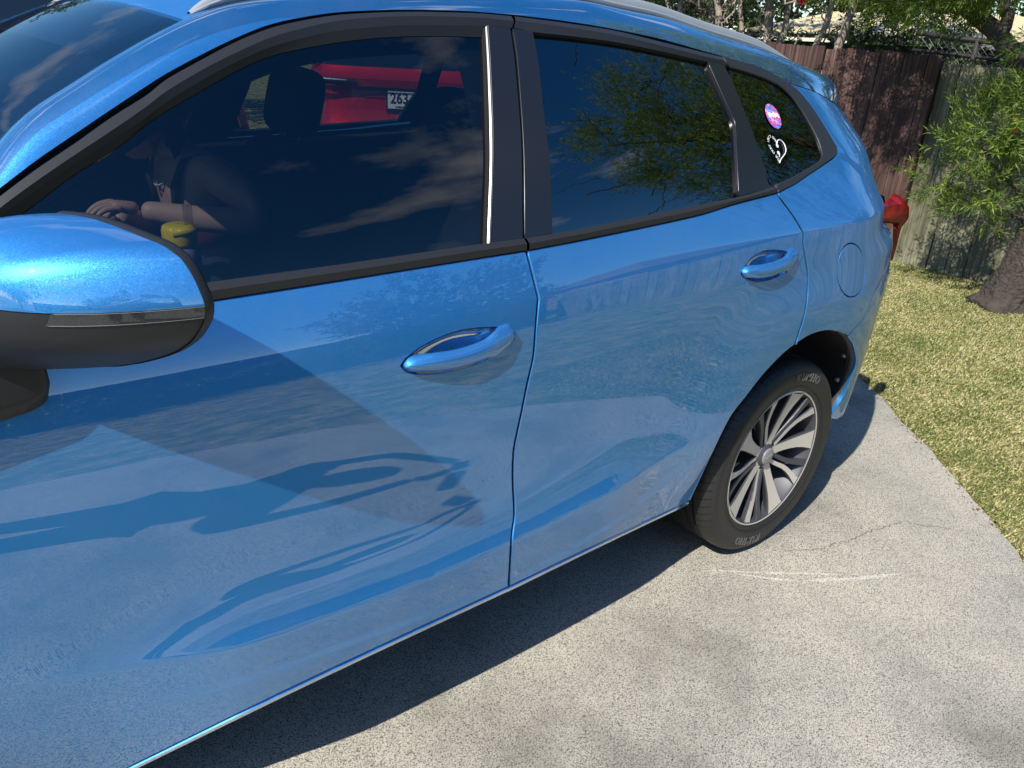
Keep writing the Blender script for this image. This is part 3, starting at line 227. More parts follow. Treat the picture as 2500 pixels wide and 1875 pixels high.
 'bp2': [[-1.0108,1.5863],[-0.9933,1.5854],[-0.9757,1.5845],[-0.9578,1.5835],[-0.9613,1.5711],[-0.9645,1.5588],[-0.9677,1.5465],[-0.9711,1.5342],[-0.9748,1.5219],[-0.9779,1.5125],[-0.9814,1.502],[-0.9852,1.4905],[-0.9892,1.4786],[-0.9932,1.4662],[-0.9972,1.4539],[-1.001,1.4418],[-1.0045,1.4301],[-1.0077,1.4191],[-1.0105,1.4092],[-1.0132,1.3983],[-1.0157,1.3874],[-1.0181,1.3765],[-1.0204,1.3657],[-1.0228,1.3548],[-1.0254,1.3439],[-1.0283,1.3331],[-1.0309,1.3242],[-1.0338,1.3147],[-1.0368,1.3046],[-1.04,1.2941],[-1.0433,1.2832],[-1.0466,1.2721],[-1.0498,1.2607],[-1.0528,1.2492],[-1.0557,1.2377],[-1.0584,1.2262],[-1.0609,1.2149],[-1.0632,1.2038],[-1.0823,1.2028],[-1.1011,1.2018],[-1.1197,1.2008],[-1.138,1.1998],[-1.1355,1.2105],[-1.1327,1.2215],[-1.1298,1.2327],[-1.1267,1.244],[-1.1234,1.2552],[-1.12,1.2664],[-1.1165,1.2774],[-1.113,1.2882],[-1.1094,1.2986],[-1.106,1.3087],[-1.1027,1.3183],[-1.0995,1.3273],[-1.0966,1.3357],[-1.093,1.3463],[-1.0893,1.3568],[-1.0858,1.3674],[-1.0822,1.378],[-1.0786,1.3886],[-1.0751,1.3993],[-1.0715,1.4099],[-1.0684,1.4191],[-1.0649,1.4293],[-1.0612,1.4402],[-1.0572,1.4516],[-1.0531,1.4633],[-1.0488,1.4751],[-1.0446,1.4868],[-1.0404,1.4981],[-1.0365,1.5087],[-1.0329,1.5186],[-1.0297,1.5273],[-1.0256,1.5391],[-1.0219,1.5508],[-1.0183,1.5626],[-1.0147,1.5744],[-1.0108,1.5863]],
 'silverL': [[-1.0898,1.5816],[-1.0952,1.5693],[-1.1005,1.5571],[-1.1057,1.545],[-1.1108,1.533],[-1.1159,1.521],[-1.1198,1.5117],[-1.1242,1.5014],[-1.1289,1.4902],[-1.1337,1.4784],[-1.1386,1.4664],[-1.1434,1.4543],[-1.148,1.4425],[-1.1524,1.4311],[-1.1565,1.4205],[-1.1601,1.4109],[-1.1639,1.4006],[-1.1676,1.3903],[-1.1712,1.38],[-1.1748,1.3698],[-1.1785,1.3596],[-1.1822,1.3494],[-1.1861,1.3392],[-1.1892,1.3313],[-1.1926,1.3229],[-1.1962,1.3139],[-1.1999,1.3044],[-1.2038,1.2946],[-1.2077,1.2844],[-1.2117,1.274],[-1.2156,1.2634],[-1.2195,1.2527],[-1.2232,1.242],[-1.2268,1.2313],[-1.2302,1.2206],[-1.2334,1.2102],[-1.2364,1.2]],
 'silverR': [[-1.0763,1.5875],[-1.081,1.5764],[-1.0856,1.5653],[-1.0901,1.5542],[-1.0945,1.5432],[-1.099,1.5323],[-1.1034,1.5213],[-1.1074,1.5118],[-1.1117,1.5013],[-1.1163,1.49],[-1.121,1.4782],[-1.1258,1.4662],[-1.1305,1.4541],[-1.135,1.4423],[-1.1394,1.431],[-1.1434,1.4204],[-1.1471,1.4108],[-1.151,1.4004],[-1.155,1.3901],[-1.1591,1.3798],[-1.1631,1.3695],[-1.1672,1.3592],[-1.1712,1.349],[-1.1753,1.3388],[-1.1785,1.3309],[-1.1819,1.3224],[-1.1856,1.3134],[-1.1893,1.3039],[-1.1932,1.294],[-1.1972,1.2838],[-1.2012,1.2733],[-1.2051,1.2627],[-1.209,1.252],[-1.2127,1.2412],[-1.2162,1.2304],[-1.2196,1.2197],[-1.2229,1.2092],[-1.2259,1.199]],
 'cp': [[-0.3675,1.5419],[-0.3665,1.5258],[-0.3653,1.5097],[-0.3638,1.4937],[-0.3626,1.4828],[-0.3612,1.4705],[-0.3594,1.4571],[-0.3574,1.4431],[-0.355,1.4288],[-0.3525,1.4147],[-0.3499,1.401],[-0.3572,1.386],[-0.3645,1.3711],[-0.3715,1.3581],[-0.3792,1.3438],[-0.3865,1.3295],[-0.3917,1.3186],[-0.3975,1.3059],[-0.4034,1.2919],[-0.4092,1.2771],[-0.4146,1.2619],[-0.4193,1.2468],[-0.4235,1.2323],[-0.3951,1.2343],[-0.3662,1.2363],[-0.3384,1.2383],[-0.3024,1.2413],[-0.2654,1.2444],[-0.2816,1.2553],[-0.2828,1.2661],[-0.2826,1.2805],[-0.2815,1.2969],[-0.2804,1.3136],[-0.2802,1.3291],[-0.281,1.3399],[-0.2819,1.3524],[-0.2828,1.3663],[-0.2837,1.381],[-0.2845,1.3964],[-0.2852,1.4121],[-0.2856,1.4276],[-0.2859,1.4427],[-0.286,1.4569],[-0.286,1.47],[-0.2859,1.4816],[-0.2858,1.4913],[-0.2878,1.5068],[-0.2919,1.5217],[-0.2959,1.5367],[-0.3322,1.5393],[-0.3675,1.5419]],
 'glf': [[-2.0499,1.2632],[-2.0432,1.2682],[-2.0364,1.2733],[-2.0296,1.2783],[-2.0226,1.2833],[-2.0156,1.2882],[-2.0097,1.2919],[-2.0036,1.2958],[-1.9971,1.2998],[-1.9905,1.3037],[-1.9838,1.3078],[-1.9771,1.3118],[-1.9705,1.3158],[-1.9643,1.3196],[-1.9577,1.3236],[-1.9507,1.3279],[-1.9436,1.3323],[-1.9363,1.3368],[-1.9289,1.3412],[-1.9216,1.3455],[-1.9145,1.3496],[-1.9077,1.3535],[-1.8999,1.3576],[-1.8919,1.3616],[-1.8839,1.3655],[-1.8758,1.3693],[-1.8676,1.3733],[-1.8594,1.3774],[-1.8512,1.3817],[-1.8434,1.3861],[-1.8351,1.3909],[-1.8266,1.396],[-1.818,1.4012],[-1.8097,1.4063],[-1.8017,1.4112],[-1.7945,1.4155],[-1.7882,1.4192],[-1.7794,1.4242],[-1.7703,1.4291],[-1.7612,1.4337],[-1.754,1.4372],[-1.7456,1.4413],[-1.7362,1.4457],[-1.7263,1.4504],[-1.7159,1.4552],[-1.7056,1.46],[-1.6957,1.4646],[-1.6859,1.4691],[-1.676,1.4737],[-1.6659,1.4784],[-1.6558,1.483],[-1.6456,1.4876],[-1.6354,1.492],[-1.6252,1.4962],[-1.6137,1.5009],[-1.6019,1.5055],[-1.59,1.5099],[-1.5779,1.5142],[-1.5657,1.5182],[-1.5533,1.5217],[-1.5431,1.5243],[-1.5321,1.5269],[-1.5205,1.5294],[-1.5083,1.5319],[-1.496,1.5344],[-1.4836,1.5367],[-1.4713,1.539],[-1.4595,1.5411],[-1.4484,1.5431],[-1.4364,1.5452],[-1.4243,1.5471],[-1.412,1.549],[-1.3997,1.5507],[-1.3873,1.5524],[-1.3748,1.554],[-1.3622,1.5555],[-1.3496,1.557],[-1.3369,1.5584],[-1.324,1.5596],[-1.3111,1.5608],[-1.2981,1.5619],[-1.2849,1.563],[-1.2717,1.5639],[-1.2583,1.5648],[-1.2445,1.5656],[-1.2306,1.5663],[-1.2167,1.567],[-1.2029,1.5675],[-1.1894,1.568],[-1.1763,1.5685],[-1.1599,1.5689],[-1.1434,1.5691],[-1.1268,1.5692],[-1.11,1.5693],[-1.0929,1.5694],[-1.0977,1.5573],[-1.1023,1.5452],[-1.107,1.5331],[-1.1118,1.5211],[-1.1154,1.5123],[-1.1195,1.5022],[-1.124,1.4911],[-1.1288,1.4793],[-1.1336,1.4672],[-1.1384,1.4549],[-1.1431,1.4428],[-1.1475,1.4313],[-1.1515,1.4205],[-1.1551,1.4108],[-1.1589,1.4005],[-1.1625,1.3902],[-1.1662,1.3799],[-1.1698,1.3697],[-1.1735,1.3594],[-1.1773,1.3492],[-1.1812,1.339],[-1.1843,1.3311],[-1.1877,1.3227],[-1.1913,1.3136],[-1.195,1.3042],[-1.1989,1.2943],[-1.2029,1.2841],[-1.2069,1.2737],[-1.2108,1.2631],[-1.2147,1.2524],[-1.2184,1.2416],[-1.222,1.2309],[-1.2254,1.2202],[-1.2286,1.2097],[-1.2317,1.1995],[-1.2455,1.1993],[-1.2592,1.1991],[-1.2727,1.1989],[-1.2861,1.1987],[-1.2993,1.1985],[-1.3124,1.1983],[-1.3253,1.1981],[-1.3382,1.1979],[-1.3508,1.1977],[-1.3634,1.1975],[-1.3758,1.1973],[-1.3882,1.1971],[-1.4003,1.1969],[-1.4124,1.1967],[-1.4244,1.1965],[-1.4362,1.1963],[-1.4479,1.1961],[-1.4595,1.1959],[-1.471,1.1957],[-1.4823,1.1956],[-1.4936,1.1954],[-1.5048,1.1952],[-1.5158,1.195],[-1.5268,1.1949],[-1.5375,1.1947],[-1.5483,1.1946],[-1.5592,1.1944],[-1.5701,1.1943],[-1.581,1.1942],[-1.5919,1.194],[-1.6027,1.1939],[-1.6134,1.1938],[-1.6241,1.1937],[-1.6347,1.1935],[-1.6452,1.1934],[-1.6556,1.1933],[-1.6658,1.1932],[-1.6759,1.1931],[-1.6858,1.193],[-1.6955,1.1928],[-1.7051,1.1927],[-1.7144,1.1926],[-1.7235,1.1924],[-1.7324,1.1923],[-1.741,1.1922],[-1.7494,1.192],[-1.7575,1.1919],[-1.7654,1.1917],[-1.773,1.1916],[-1.7818,1.1913],[-1.7906,1.1911],[-1.7993,1.1908],[-1.8079,1.1906],[-1.8164,1.1903],[-1.8249,1.19],[-1.8333,1.1897],[-1.8417,1.1894],[-1.85,1.189],[-1.8582,1.1887],[-1.8664,1.1884],[-1.8745,1.1881],[-1.8825,1.1878],[-1.8905,1.1875],[-1.8984,1.1872],[-1.9062,1.187],[-1.914,1.1868],[-1.9209,1.1866],[-1.9278,1.1864],[-1.9349,1.1862],[-1.942,1.186],[-1.9491,1.1858],[-1.9563,1.1856],[-1.9636,1.1855],[-1.9708,1.1853],[-1.9781,1.1851],[-1.9853,1.1849],[-1.9926,1.1848],[-1.9998,1.1846],[-2.007,1.1844],[-2.0142,1.1842],[-2.0213,1.1841],[-2.0284,1.1839],[-2.0354,1.1837],[-2.0423,1.1836],[-2.0492,1.1834],[-2.056,1.1832],[-2.0627,1.1831],[-2.0692,1.1829],[-2.0675,1.1903],[-2.0658,1.1976],[-2.064,1.205],[-2.0623,1.2123],[-2.0606,1.2196],[-2.0588,1.227],[-2.0571,1.2342],[-2.0553,1.2415],[-2.0535,1.2488],[-2.0517,1.256],[-2.0499,1.2632]],
 'glr': [[-0.9589,1.5835],[-0.9423,1.583],[-0.9255,1.5825],[-0.9084,1.5821],[-0.8912,1.5816],[-0.8738,1.581],[-0.8562,1.5804],[-0.8407,1.5798],[-0.8243,1.5792],[-0.8071,1.5785],[-0.7893,1.5778],[-0.7711,1.577],[-0.7525,1.5761],[-0.7339,1.5751],[-0.7153,1.574],[-0.6965,1.5727],[-0.6773,1.5712],[-0.6578,1.5695],[-0.638,1.5678],[-0.6178,1.566],[-0.5973,1.5641],[-0.5764,1.5621],[-0.5552,1.5602],[-0.5332,1.5581],[-0.5108,1.556],[-0.4878,1.5538],[-0.4644,1.5515],[-0.4404,1.5492],[-0.4159,1.5468],[-0.391,1.5443],[-0.3655,1.5419],[-0.3646,1.5291],[-0.3636,1.5163],[-0.3624,1.5035],[-0.361,1.4907],[-0.3594,1.4779],[-0.3576,1.4651],[-0.3557,1.4523],[-0.3536,1.4395],[-0.3513,1.4266],[-0.3488,1.4138],[-0.3461,1.4009],[-0.3542,1.3865],[-0.3618,1.3722],[-0.3691,1.3579],[-0.3761,1.3436],[-0.3829,1.3293],[-0.3888,1.3168],[-0.3948,1.3034],[-0.4008,1.2893],[-0.4064,1.2748],[-0.4116,1.2602],[-0.4163,1.2456],[-0.4204,1.2312],[-0.4471,1.2299],[-0.4733,1.2287],[-0.4991,1.2275],[-0.5244,1.2262],[-0.5492,1.225],[-0.5737,1.2239],[-0.5977,1.2227],[-0.6142,1.222],[-0.6323,1.2211],[-0.6518,1.2202],[-0.6723,1.2193],[-0.6937,1.2182],[-0.7156,1.2172],[-0.7378,1.2162],[-0.7601,1.2151],[-0.7823,1.214],[-0.804,1.213],[-0.8253,1.212],[-0.8458,1.211],[-0.8654,1.21],[-0.884,1.2091],[-0.9013,1.2083],[-0.9173,1.2075],[-0.9318,1.2069],[-0.9446,1.2063],[-0.9621,1.2055],[-0.9793,1.2049],[-0.9964,1.2043],[-1.0132,1.2038],[-1.0298,1.2032],[-1.0462,1.2027],[-1.0624,1.2022],[-1.0603,1.2134],[-1.0579,1.2249],[-1.0553,1.2365],[-1.0524,1.2482],[-1.0495,1.2599],[-1.0463,1.2714],[-1.0431,1.2827],[-1.0399,1.2937],[-1.0367,1.3043],[-1.0337,1.3145],[-1.0309,1.3241],[-1.0283,1.3331],[-1.0255,1.3439],[-1.0229,1.3548],[-1.0205,1.3657],[-1.0181,1.3765],[-1.0158,1.3874],[-1.0132,1.3983],[-1.0105,1.4092],[-1.0077,1.4191],[-1.0045,1.4301],[-1.0009,1.4418],[-0.9971,1.4539],[-0.9931,1.4662],[-0.9891,1.4786],[-0.9851,1.4905],[-0.9813,1.502],[-0.9778,1.5125],[-0.9748,1.5219],[-0.9712,1.5343],[-0.9681,1.5465],[-0.9651,1.5588],[-0.9622,1.5711],[-0.9589,1.5835]],
 'glq': [[-0.2682,1.5304],[-0.2401,1.5264],[-0.2109,1.5224],[-0.1819,1.5183],[-0.1546,1.5141],[-0.1228,1.5086],[-0.0912,1.5025],[-0.0637,1.4964],[-0.0365,1.489],[-0.0134,1.4799],[0.0027,1.4708],[0.0178,1.4599],[0.03,1.4482],[0.0401,1.4337],[0.0483,1.4173],[0.0544,1.4005],[0.0577,1.3867],[0.0602,1.3721],[0.0617,1.3579],[0.0622,1.3456],[0.0588,1.3277],[0.0532,1.3123],[0.0393,1.3003],[0.0115,1.2911],[-0.0211,1.2852],[-0.0634,1.2777],[-0.1071,1.27],[-0.1451,1.2634],[-0.1744,1.2586],[-0.2032,1.2543],[-0.2313,1.2502],[-0.2587,1.246],[-0.2693,1.2604],[-0.2714,1.2708],[-0.273,1.2842],[-0.2743,1.2992],[-0.2753,1.3146],[-0.2764,1.329],[-0.2775,1.3394],[-0.2787,1.3514],[-0.28,1.3648],[-0.2812,1.3792],[-0.2823,1.3942],[-0.2831,1.4094],[-0.2836,1.4245],[-0.2838,1.4392],[-0.2837,1.4531],[-0.2833,1.4658],[-0.2827,1.4771],[-0.2819,1.4865],[-0.2788,1.5009],[-0.2737,1.5156],[-0.2682,1.5304]],
 'B1': [[-2.018,0.2251,1.3551],[-2.013,0.2264,1.3616],[-2.0081,0.2277,1.3684],[-2.0032,0.229,1.3752],[-1.9983,0.2305,1.382],[-1.9933,0.232,1.3887],[-1.9881,0.2335,1.395],[-1.9827,0.2352,1.4009],[-1.977,0.237,1.4062],[-1.97,0.2392,1.4114],[-1.9626,0.2415,1.4159],[-1.9548,0.2439,1.4199],[-1.9468,0.2463,1.4237],[-1.9386,0.2486,1.4273],[-1.9305,0.251,1.4311],[-1.9225,0.2533,1.4353],[-1.9145,0.2555,1.4398],[-1.9066,0.2578,1.4444],[-1.8985,0.2601,1.449],[-1.8905,0.2624,1.4537],[-1.8823,0.2648,1.4585],[-1.8741,0.2673,1.4632],[-1.8658,0.2698,1.4679],[-1.8586,0.272,1.4719],[-1.8509,0.2743,1.4762],[-1.8429,0.2767,1.4807],[-1.8345,0.2793,1.4853],[-1.8259,0.2819,1.49],[-1.8172,0.2845,1.4948],[-1.8084,0.2872,1.4996],[-1.7998,0.2898,1.5042],[-1.7914,0.2924,1.5087],[-1.7833,0.2949,1.5129],[-1.7741,0.2978,1.5175],[-1.7646,0.3008,1.5223],[-1.7548,0.3039,1.527],[-1.745,0.3068,1.5318],[-1.7353,0.3094,1.5364],[-1.726,0.312,1.5408],[-1.717,0.3144,1.545],[-1.7087,0.3167,1.5489],[-1.698,0.3196,1.5537],[-1.6866,0.3226,1.5586],[-1.6754,0.3256,1.5633],[-1.6651,0.3283,1.5675],[-1.6568,0.3305,1.5711],[-1.6395,0.335,1.579],[-1.6309,0.3372,1.5814],[-1.6208,0.3397,1.5847],[-1.6077,0.3428,1.5891],[-1.5958,0.3456,1.5931],[-1.5837,0.3484,1.5969],[-1.5714,0.3512,1.6005]],
 'B2': [[-0.7336,0.365,1.659],[-0.7138,0.3658,1.6573],[-0.6936,0.3667,1.6555],[-0.6733,0.3675,1.6536],[-0.6526,0.3683,1.6518],[-0.6316,0.3692,1.6501],[-0.6103,0.37,1.6484],[-0.5897,0.3717,1.6472],[-0.5677,0.3735,1.6461],[-0.5444,0.3754,1.645],[-0.5201,0.3773,1.6438],[-0.495,0.3792,1.6426],[-0.4696,0.3812,1.6411],[-0.444,0.3831,1.6393],[-0.4185,0.385,1.6372],[-0.3927,0.3869,1.6345],[-0.3663,0.3887,1.6313],[-0.3395,0.3906,1.6278],[-0.3121,0.3925,1.624],[-0.2843,0.3944,1.62],[-0.2561,0.3962,1.6161],[-0.2274,0.3981,1.6122],[-0.1983,0.4,1.6086],[-0.1679,0.4025,1.6052],[-0.1365,0.4051,1.602],[-0.1044,0.4076,1.5989],[-0.0718,0.4102,1.5957],[-0.039,0.4127,1.5925],[-0.006,0.4152,1.5891],[0.0267,0.4177,1.5856],[0.059,0.42,1.5817],[0.0926,0.4215,1.5769],[0.1277,0.423,1.5714],[0.1637,0.4245,1.5656],[0.1998,0.426,1.5595],[0.235,0.4275,1.5535],[0.2685,0.4288,1.5478],[0.2992,0.43,1.5429],[0.3352,0.43,1.5372],[0.3725,0.43,1.5318],[0.4096,0.43,1.5261],[0.4452,0.43,1.5197],[0.4895,0.43,1.5106],[0.534,0.43,1.5],[0.5729,0.43,1.4884],[0.6119,0.43,1.4692],[0.6477,0.43,1.4475]],
 'railtop': [[-0.4721,0.4078,1.6752],[-0.446,0.4096,1.6727],[-0.4194,0.4113,1.6704],[-0.3923,0.413,1.668],[-0.3649,0.4148,1.6655],[-0.3371,0.4165,1.6626],[-0.309,0.4182,1.6592],[-0.2859,0.4196,1.656],[-0.2603,0.4211,1.6524],[-0.2326,0.4227,1.6483],[-0.2032,0.4243,1.6438],[-0.1728,0.426,1.6391],[-0.1418,0.4277,1.6342],[-0.1108,0.4294,1.6293],[-0.0805,0.431,1.6245],[-0.0515,0.4325,1.6199],[-0.0245,0.4339,1.6157],[0.011,0.4357,1.6102],[0.0484,0.4375,1.6045],[0.0866,0.4393,1.5986],[0.1243,0.4411,1.5925],[0.1601,0.4428,1.5864],[0.1925,0.4442,1.5803],[0.2269,0.4457,1.5722],[0.261,0.4472,1.5628],[0.2952,0.4486,1.5526],[0.3303,0.45,1.5426]],
 'mrim': [[-1.9637,-0.0144,1.3317],[-1.9471,-0.043,1.3333],[-1.9317,-0.0694,1.3326],[-1.9145,-0.0992,1.3279],[-1.8995,-0.125,1.3223],[-1.879,-0.1604,1.3144],[-1.8663,-0.1822,1.3008],[-1.8595,-0.1939,1.2825],[-1.8562,-0.1997,1.2676],[-1.8529,-0.2054,1.2521],[-1.8523,-0.2063,1.2407],[-1.8545,-0.2025,1.2255],[-1.8596,-0.1937,1.2096],[-1.8661,-0.1826,1.1941],[-1.8784,-0.1614,1.176],[-1.8931,-0.1361,1.1617],[-1.9105,-0.106,1.1478],[-1.9302,-0.0721,1.1352],[-1.9554,-0.0286,1.1239],[-1.9789,0.0119,1.1163]],
 'lampL': [[0.7458,0.225,1.1299],[0.6667,0.2,1.1253],[0.5972,0.178,1.1157],[0.594,0.172,1.0815],[0.5993,0.17,1.0512],[0.7231,0.2,1.0309],[0.8776,0.24,1.0039],[0.9159,0.24,0.9301],[0.9286,0.235,0.8549]],
 'lampR': [[0.7781,0.235,1.1289],[0.8282,0.24,1.1172],[0.9116,0.236,1.0767],[0.9264,0.234,1.0416],[0.9341,0.234,0.9968],[0.9466,0.236,0.9439],[0.9493,0.236,0.8948],[0.9388,0.236,0.8517]],
}
# ---- body side surface: y = Y(x, z); x runs to the rear, y across (0 = left flank), z up ----
def sstep(a, b, v):
    t = np.clip((v - a) / (b - a), 0, 1); return t * t * (3 - 2 * t)
GX = np.arange(-3.6, 1.161, .02); GZ = np.arange(.14, 1.781, .004)
def zc_(x): return 1.086 + .028 * (x + 1.1) + .012 * (x + 1.1) ** 2
def zl_(x): return np.interp(x, [-2.2, -2.0, -1.8, -1.4, -1.1, -.8, -.5, 0], [.60, .565, .535, .520, .530, .560, .583, .6])
def zk_(x): return np.interp(x, [-2.2, -1.8, -1.13, -.77, -.5, 0], [.47, .446, .385, .435, .516, .6])
def build_grid():
    X, Z = np.meshgrid(GX, GZ, indexing='ij')
    zc = zc_(X); h = Z - zc; t = -h
    up = np.interp(h, [0, .03, .09, .15, .20, .6, .9], [.26, .31, .36, .44, .52, .86, 1.2])
    lo = np.tan(np.radians(np.interp(t, [0, .012, .05, .10, .16, .24, .34, .44, .8], [14, 10.5, 8.0, 4.6, 1.8, -.8, -4.0, -5.5, -6.0])))
    S = np.where(h > 0, up, lo)
    zl = zl_(X); A = sstep(-2.16, -1.75, X) * (1 - sstep(-.85, -.42, X)); W = .05 + .13 * A
    s = Z - zl
    lens = np.where(s > 0, np.clip(1 - s / W, 0, 1) ** 1.4, 0) * np.clip((s + .004) / .008, 0, 1)
    S = S + np.tan(np.radians(29)) * lens * A
    below = sstep(.004, -.004, s)
    S = S - below * (np.tan(np.radians(3.5)) + .70 * np.clip(-s - .02, 0, .2)) * (1 - sstep(-.45, -.2, X))
    zk = zk_(X)
    S = S + .33 * np.exp(-((Z - zk) / .007) ** 2) * sstep(-2.1, -1.7, X) * (1 - sstep(-.75, -.4, X))
    i0 = np.argmin(np.abs(GZ[None, :] - zc_(GX)[:, None]), axis=1)
    Y = np.concatenate([np.zeros((len(GX), 1)), np.cumsum((S[:, 1:] + S[:, :-1]) / 2 * .004, axis=1)], axis=1)
    Y = Y - np.array([np.interp(zc_(GX)[i], GZ, Y[i]) for i in range(len(GX))])[:, None]
    # plan curvature: towards the tail and slightly towards the front
    up_ = np.clip((Z - 1.13) / .35, 0, 1.2)
    Y = Y + (.38 + .08 * sstep(.80, 1.0, Z) + .22 * sstep(.98, 1.09, Z) - .20 * sstep(1.15, 1.32, Z)) * np.clip(X - .10, 0, 9) ** 2 + .02 * sstep(.98, 1.09, Z) * (1 - sstep(1.2, 1.35, Z)) * np.clip(X + .15, 0, 9) ** 2 * (1 - .6 * sstep(.5, .8, X)) + .104 * up_ * np.clip(X + .9, 0, 9) ** 2 + 2.2 * np.clip(X - .80, 0, 9) ** 3 * 6 + .030 * np.clip(-1.0 - X, 0, 9) ** 2 + .9 * np.clip(-3.05 - X, 0, 9) ** 2
    # haunch over the rear wheel
    r = np.sqrt(X ** 2 + (Z - .345) ** 2)
    g = 1 - sstep(.46, .80, r)
    Y = Y - .022 * g * (1 - sstep(.9, 1.05, Z)) + .010 * (1 - sstep(.40, .47, r))
    return Y
YG = build_grid()
YGX, YGZ = np.gradient(YG, .02, .004)
def _bil(G, x, z):
    fx = np.clip((np.asarray(x) - GX[0]) / .02, 0, len(GX) - 1.001); fz = np.clip((np.asarray(z) - GZ[0]) / .004, 0, len(GZ) - 1.001)
    i = fx.astype(int); j = fz.astype(int); a = fx - i; b = fz - j
    return G[i, j] * (1 - a) * (1 - b) + G[i + 1, j] * a * (1 - b) + G[i, j + 1] * (1 - a) * b + G[i + 1, j + 1] * a * b
def Ys(x, z): return _bil(YG, x, z)
def Ns(x, z):
    n = np.stack([_bil(YGX, x, z), -np.ones(np.shape(x)), _bil(YGZ, x, z)], -1)
    return n / np.linalg.norm(n, axis=-1, keepdims=True)
# ---------------------------------------------------------------- panel builders for the blue car
W2 = 1.84                                              # car width: the right flank is y -> W2 - y
def area2(P): P = np.asarray(P); return np.sum(P[:, 0] * np.roll(P[:, 1], -1) - np.roll(P[:, 0], -1) * P[:, 1]) / 2
def ccw(P): return list(P) if area2(P) > 0 else list(P)[::-1]
def clean(P, e=.0012):
    o = []
    for q in P:
        if not o or math.hypot(q[0] - o[-1][0], q[1] - o[-1][1]) > e: o.append((float(q[0]), float(q[1])))
    if math.hypot(o[0][0] - o[-1][0], o[0][1] - o[-1][1]) < e: o.pop()
    return o
def inset(P, d):
    P = np.asarray(P); a = P - np.roll(P, 1, 0); b = np.roll(P, -1, 0) - P
    na = np.stack([-a[:, 1], a[:, 0]], 1) / np.linalg.norm(a, axis=1)[:, None]; nb = np.stack([-b[:, 1], b[:, 0]], 1) / np.linalg.norm(b, axis=1)[:, None]
    n = na + nb; n /= np.maximum(np.linalg.norm(n, axis=1), 1e-6)[:, None]
    c = np.clip(np.sum(n * na, 1), .5, 1)
    return P + n * (d / c)[:, None], n
def inside(P, X):
    P = np.asarray(P); x, y = X[:, 0], X[:, 1]; r = np.zeros(len(X), bool); x1, y1 = P[:, 0], P[:, 1]; x2, y2 = np.roll(x1, -1), np.roll(y1, -1)
    for i in range(len(P)):
        c = ((y1[i] > y) != (y2[i] > y)); 
        with np.errstate(divide='ignore', invalid='ignore'):
            xi = (x2[i] - x1[i]) * (y - y1[i]) / (y2[i] - y1[i]) + x1[i]
        r ^= c & (x < xi)
    return r
def dist_poly(P, X):
    P = np.asarray(P); d = np.full(len(X), 9.)
    for i in range(len(P)):
        a = P[i]; b = P[(i + 1) % len(P)]; ab = b - a; t = np.clip(((X - a) @ ab) / max(ab @ ab, 1e-12), 0, 1)
        d = np.minimum(d, np.linalg.norm(X - (a + t[:, None] * ab), axis=1))
    return d
def side3(P, off, mir=False):
    P = np.asarray(P, float); x, z = P[:, 0], P[:, 1]; n = Ns(x, z); y = Ys(x, z)
    V = np.stack([x, y, z], 1) + n * np.asarray(off).reshape(-1, 1) if np.ndim(off) else np.stack([x, y, z], 1) + n * off
    if mir: V[:, 1] = W2 - V[:, 1]; n = n * [1, -1, 1]
    return V, n
def panel(name, outline, m, parent=None, off=0., holes=(), dx=.035, dz=.009, edge=.003, skirt=.016, mir=False, bulge=None):
    O = ccw(clean(outline)); H = [ccw(clean(h))[::-1] for h in holes]
    loops = [O] + H; ins = []; nin = []
    for Lp in loops:
        a, n = inset(Lp, edge); ins.append(a); nin.append(n)
    x0, z0 = np.min(O, 0); x1, z1 = np.max(O, 0)
    gx, gz = np.meshgrid(np.arange(x0 + dx / 2, x1, dx), np.arange(z0 + dz / 2, z1, dz), indexing='ij')
    X = np.stack([gx.ravel(), gz.ravel()], 1)
    k = inside(ins[0], X) & (dist_poly(ins[0], X) > dz * .5)
    for h in ins[1:]: k &= ~inside(h, X) & (dist_poly(h, X) > dz * .5)
    X = X[k]
    pts = [Vector(q) for a in ins for q in a] + [Vector(q) for q in X]
    faces = []; b = 0
    for a in ins: faces.append(list(range(b, b + len(a)))); b += len(a)
    ed = [(f[i], f[(i + 1) % len(f)]) for f in faces for i in range(len(f))]
    v2, _, tri, vo, _, _ = delaunay_2d_cdt(pts, ed, [], 0, 1e-6)
    P2 = np.array([tuple(q) for q in v2]); tri = np.array([t for t in tri if len(t) == 3])
    c = P2[tri].mean(1); k = inside(ins[0], c)
    for h in ins[1:]: k &= ~inside(h, c)
    tri = tri[k]; ar = np.cross(P2[tri[:, 1]] - P2[tri[:, 0]], P2[tri[:, 2]] - P2[tri[:, 0]]); tri[ar < 0] = tri[ar < 0][:, ::-1]
    o_ = off if bulge is None else off + bulge(P2)
    V, n = side3(P2, o_, mir); V = list(V); n = list(n); F = [tuple(t) for t in tri]
    for Lp, a, nn in zip(loops, ins, nin):
        Lp = np.asarray(Lp)
        A, na = side3(a, off, mir); B, nb = side3(Lp, off - edge * .9, mir); C, nc = side3(Lp, off - skirt, mir)
        o3 = np.stack([-nn[:, 0], np.zeros(len(nn)), -nn[:, 1]], 1); nb2 = nb * .5 + o3; nb2 /= np.linalg.norm(nb2, axis=1)[:, None]
        b = len(V); k = len(Lp)
        V += list(A) + list(B) + list(B) + list(C); n += list(na) + list(nb2) + list(o3) + list(o3)
        for i in range(k):
            j = (i + 1) % k
            F.append((b + i, b + k + i, b + k + j, b + j)); F.append((b + 2 * k + i, b + 3 * k + i, b + 3 * k + j, b + 2 * k + j))
    if mir: F = [f[::-1] for f in F]
    return mesh(name, V, F, m, parent, normals=n)
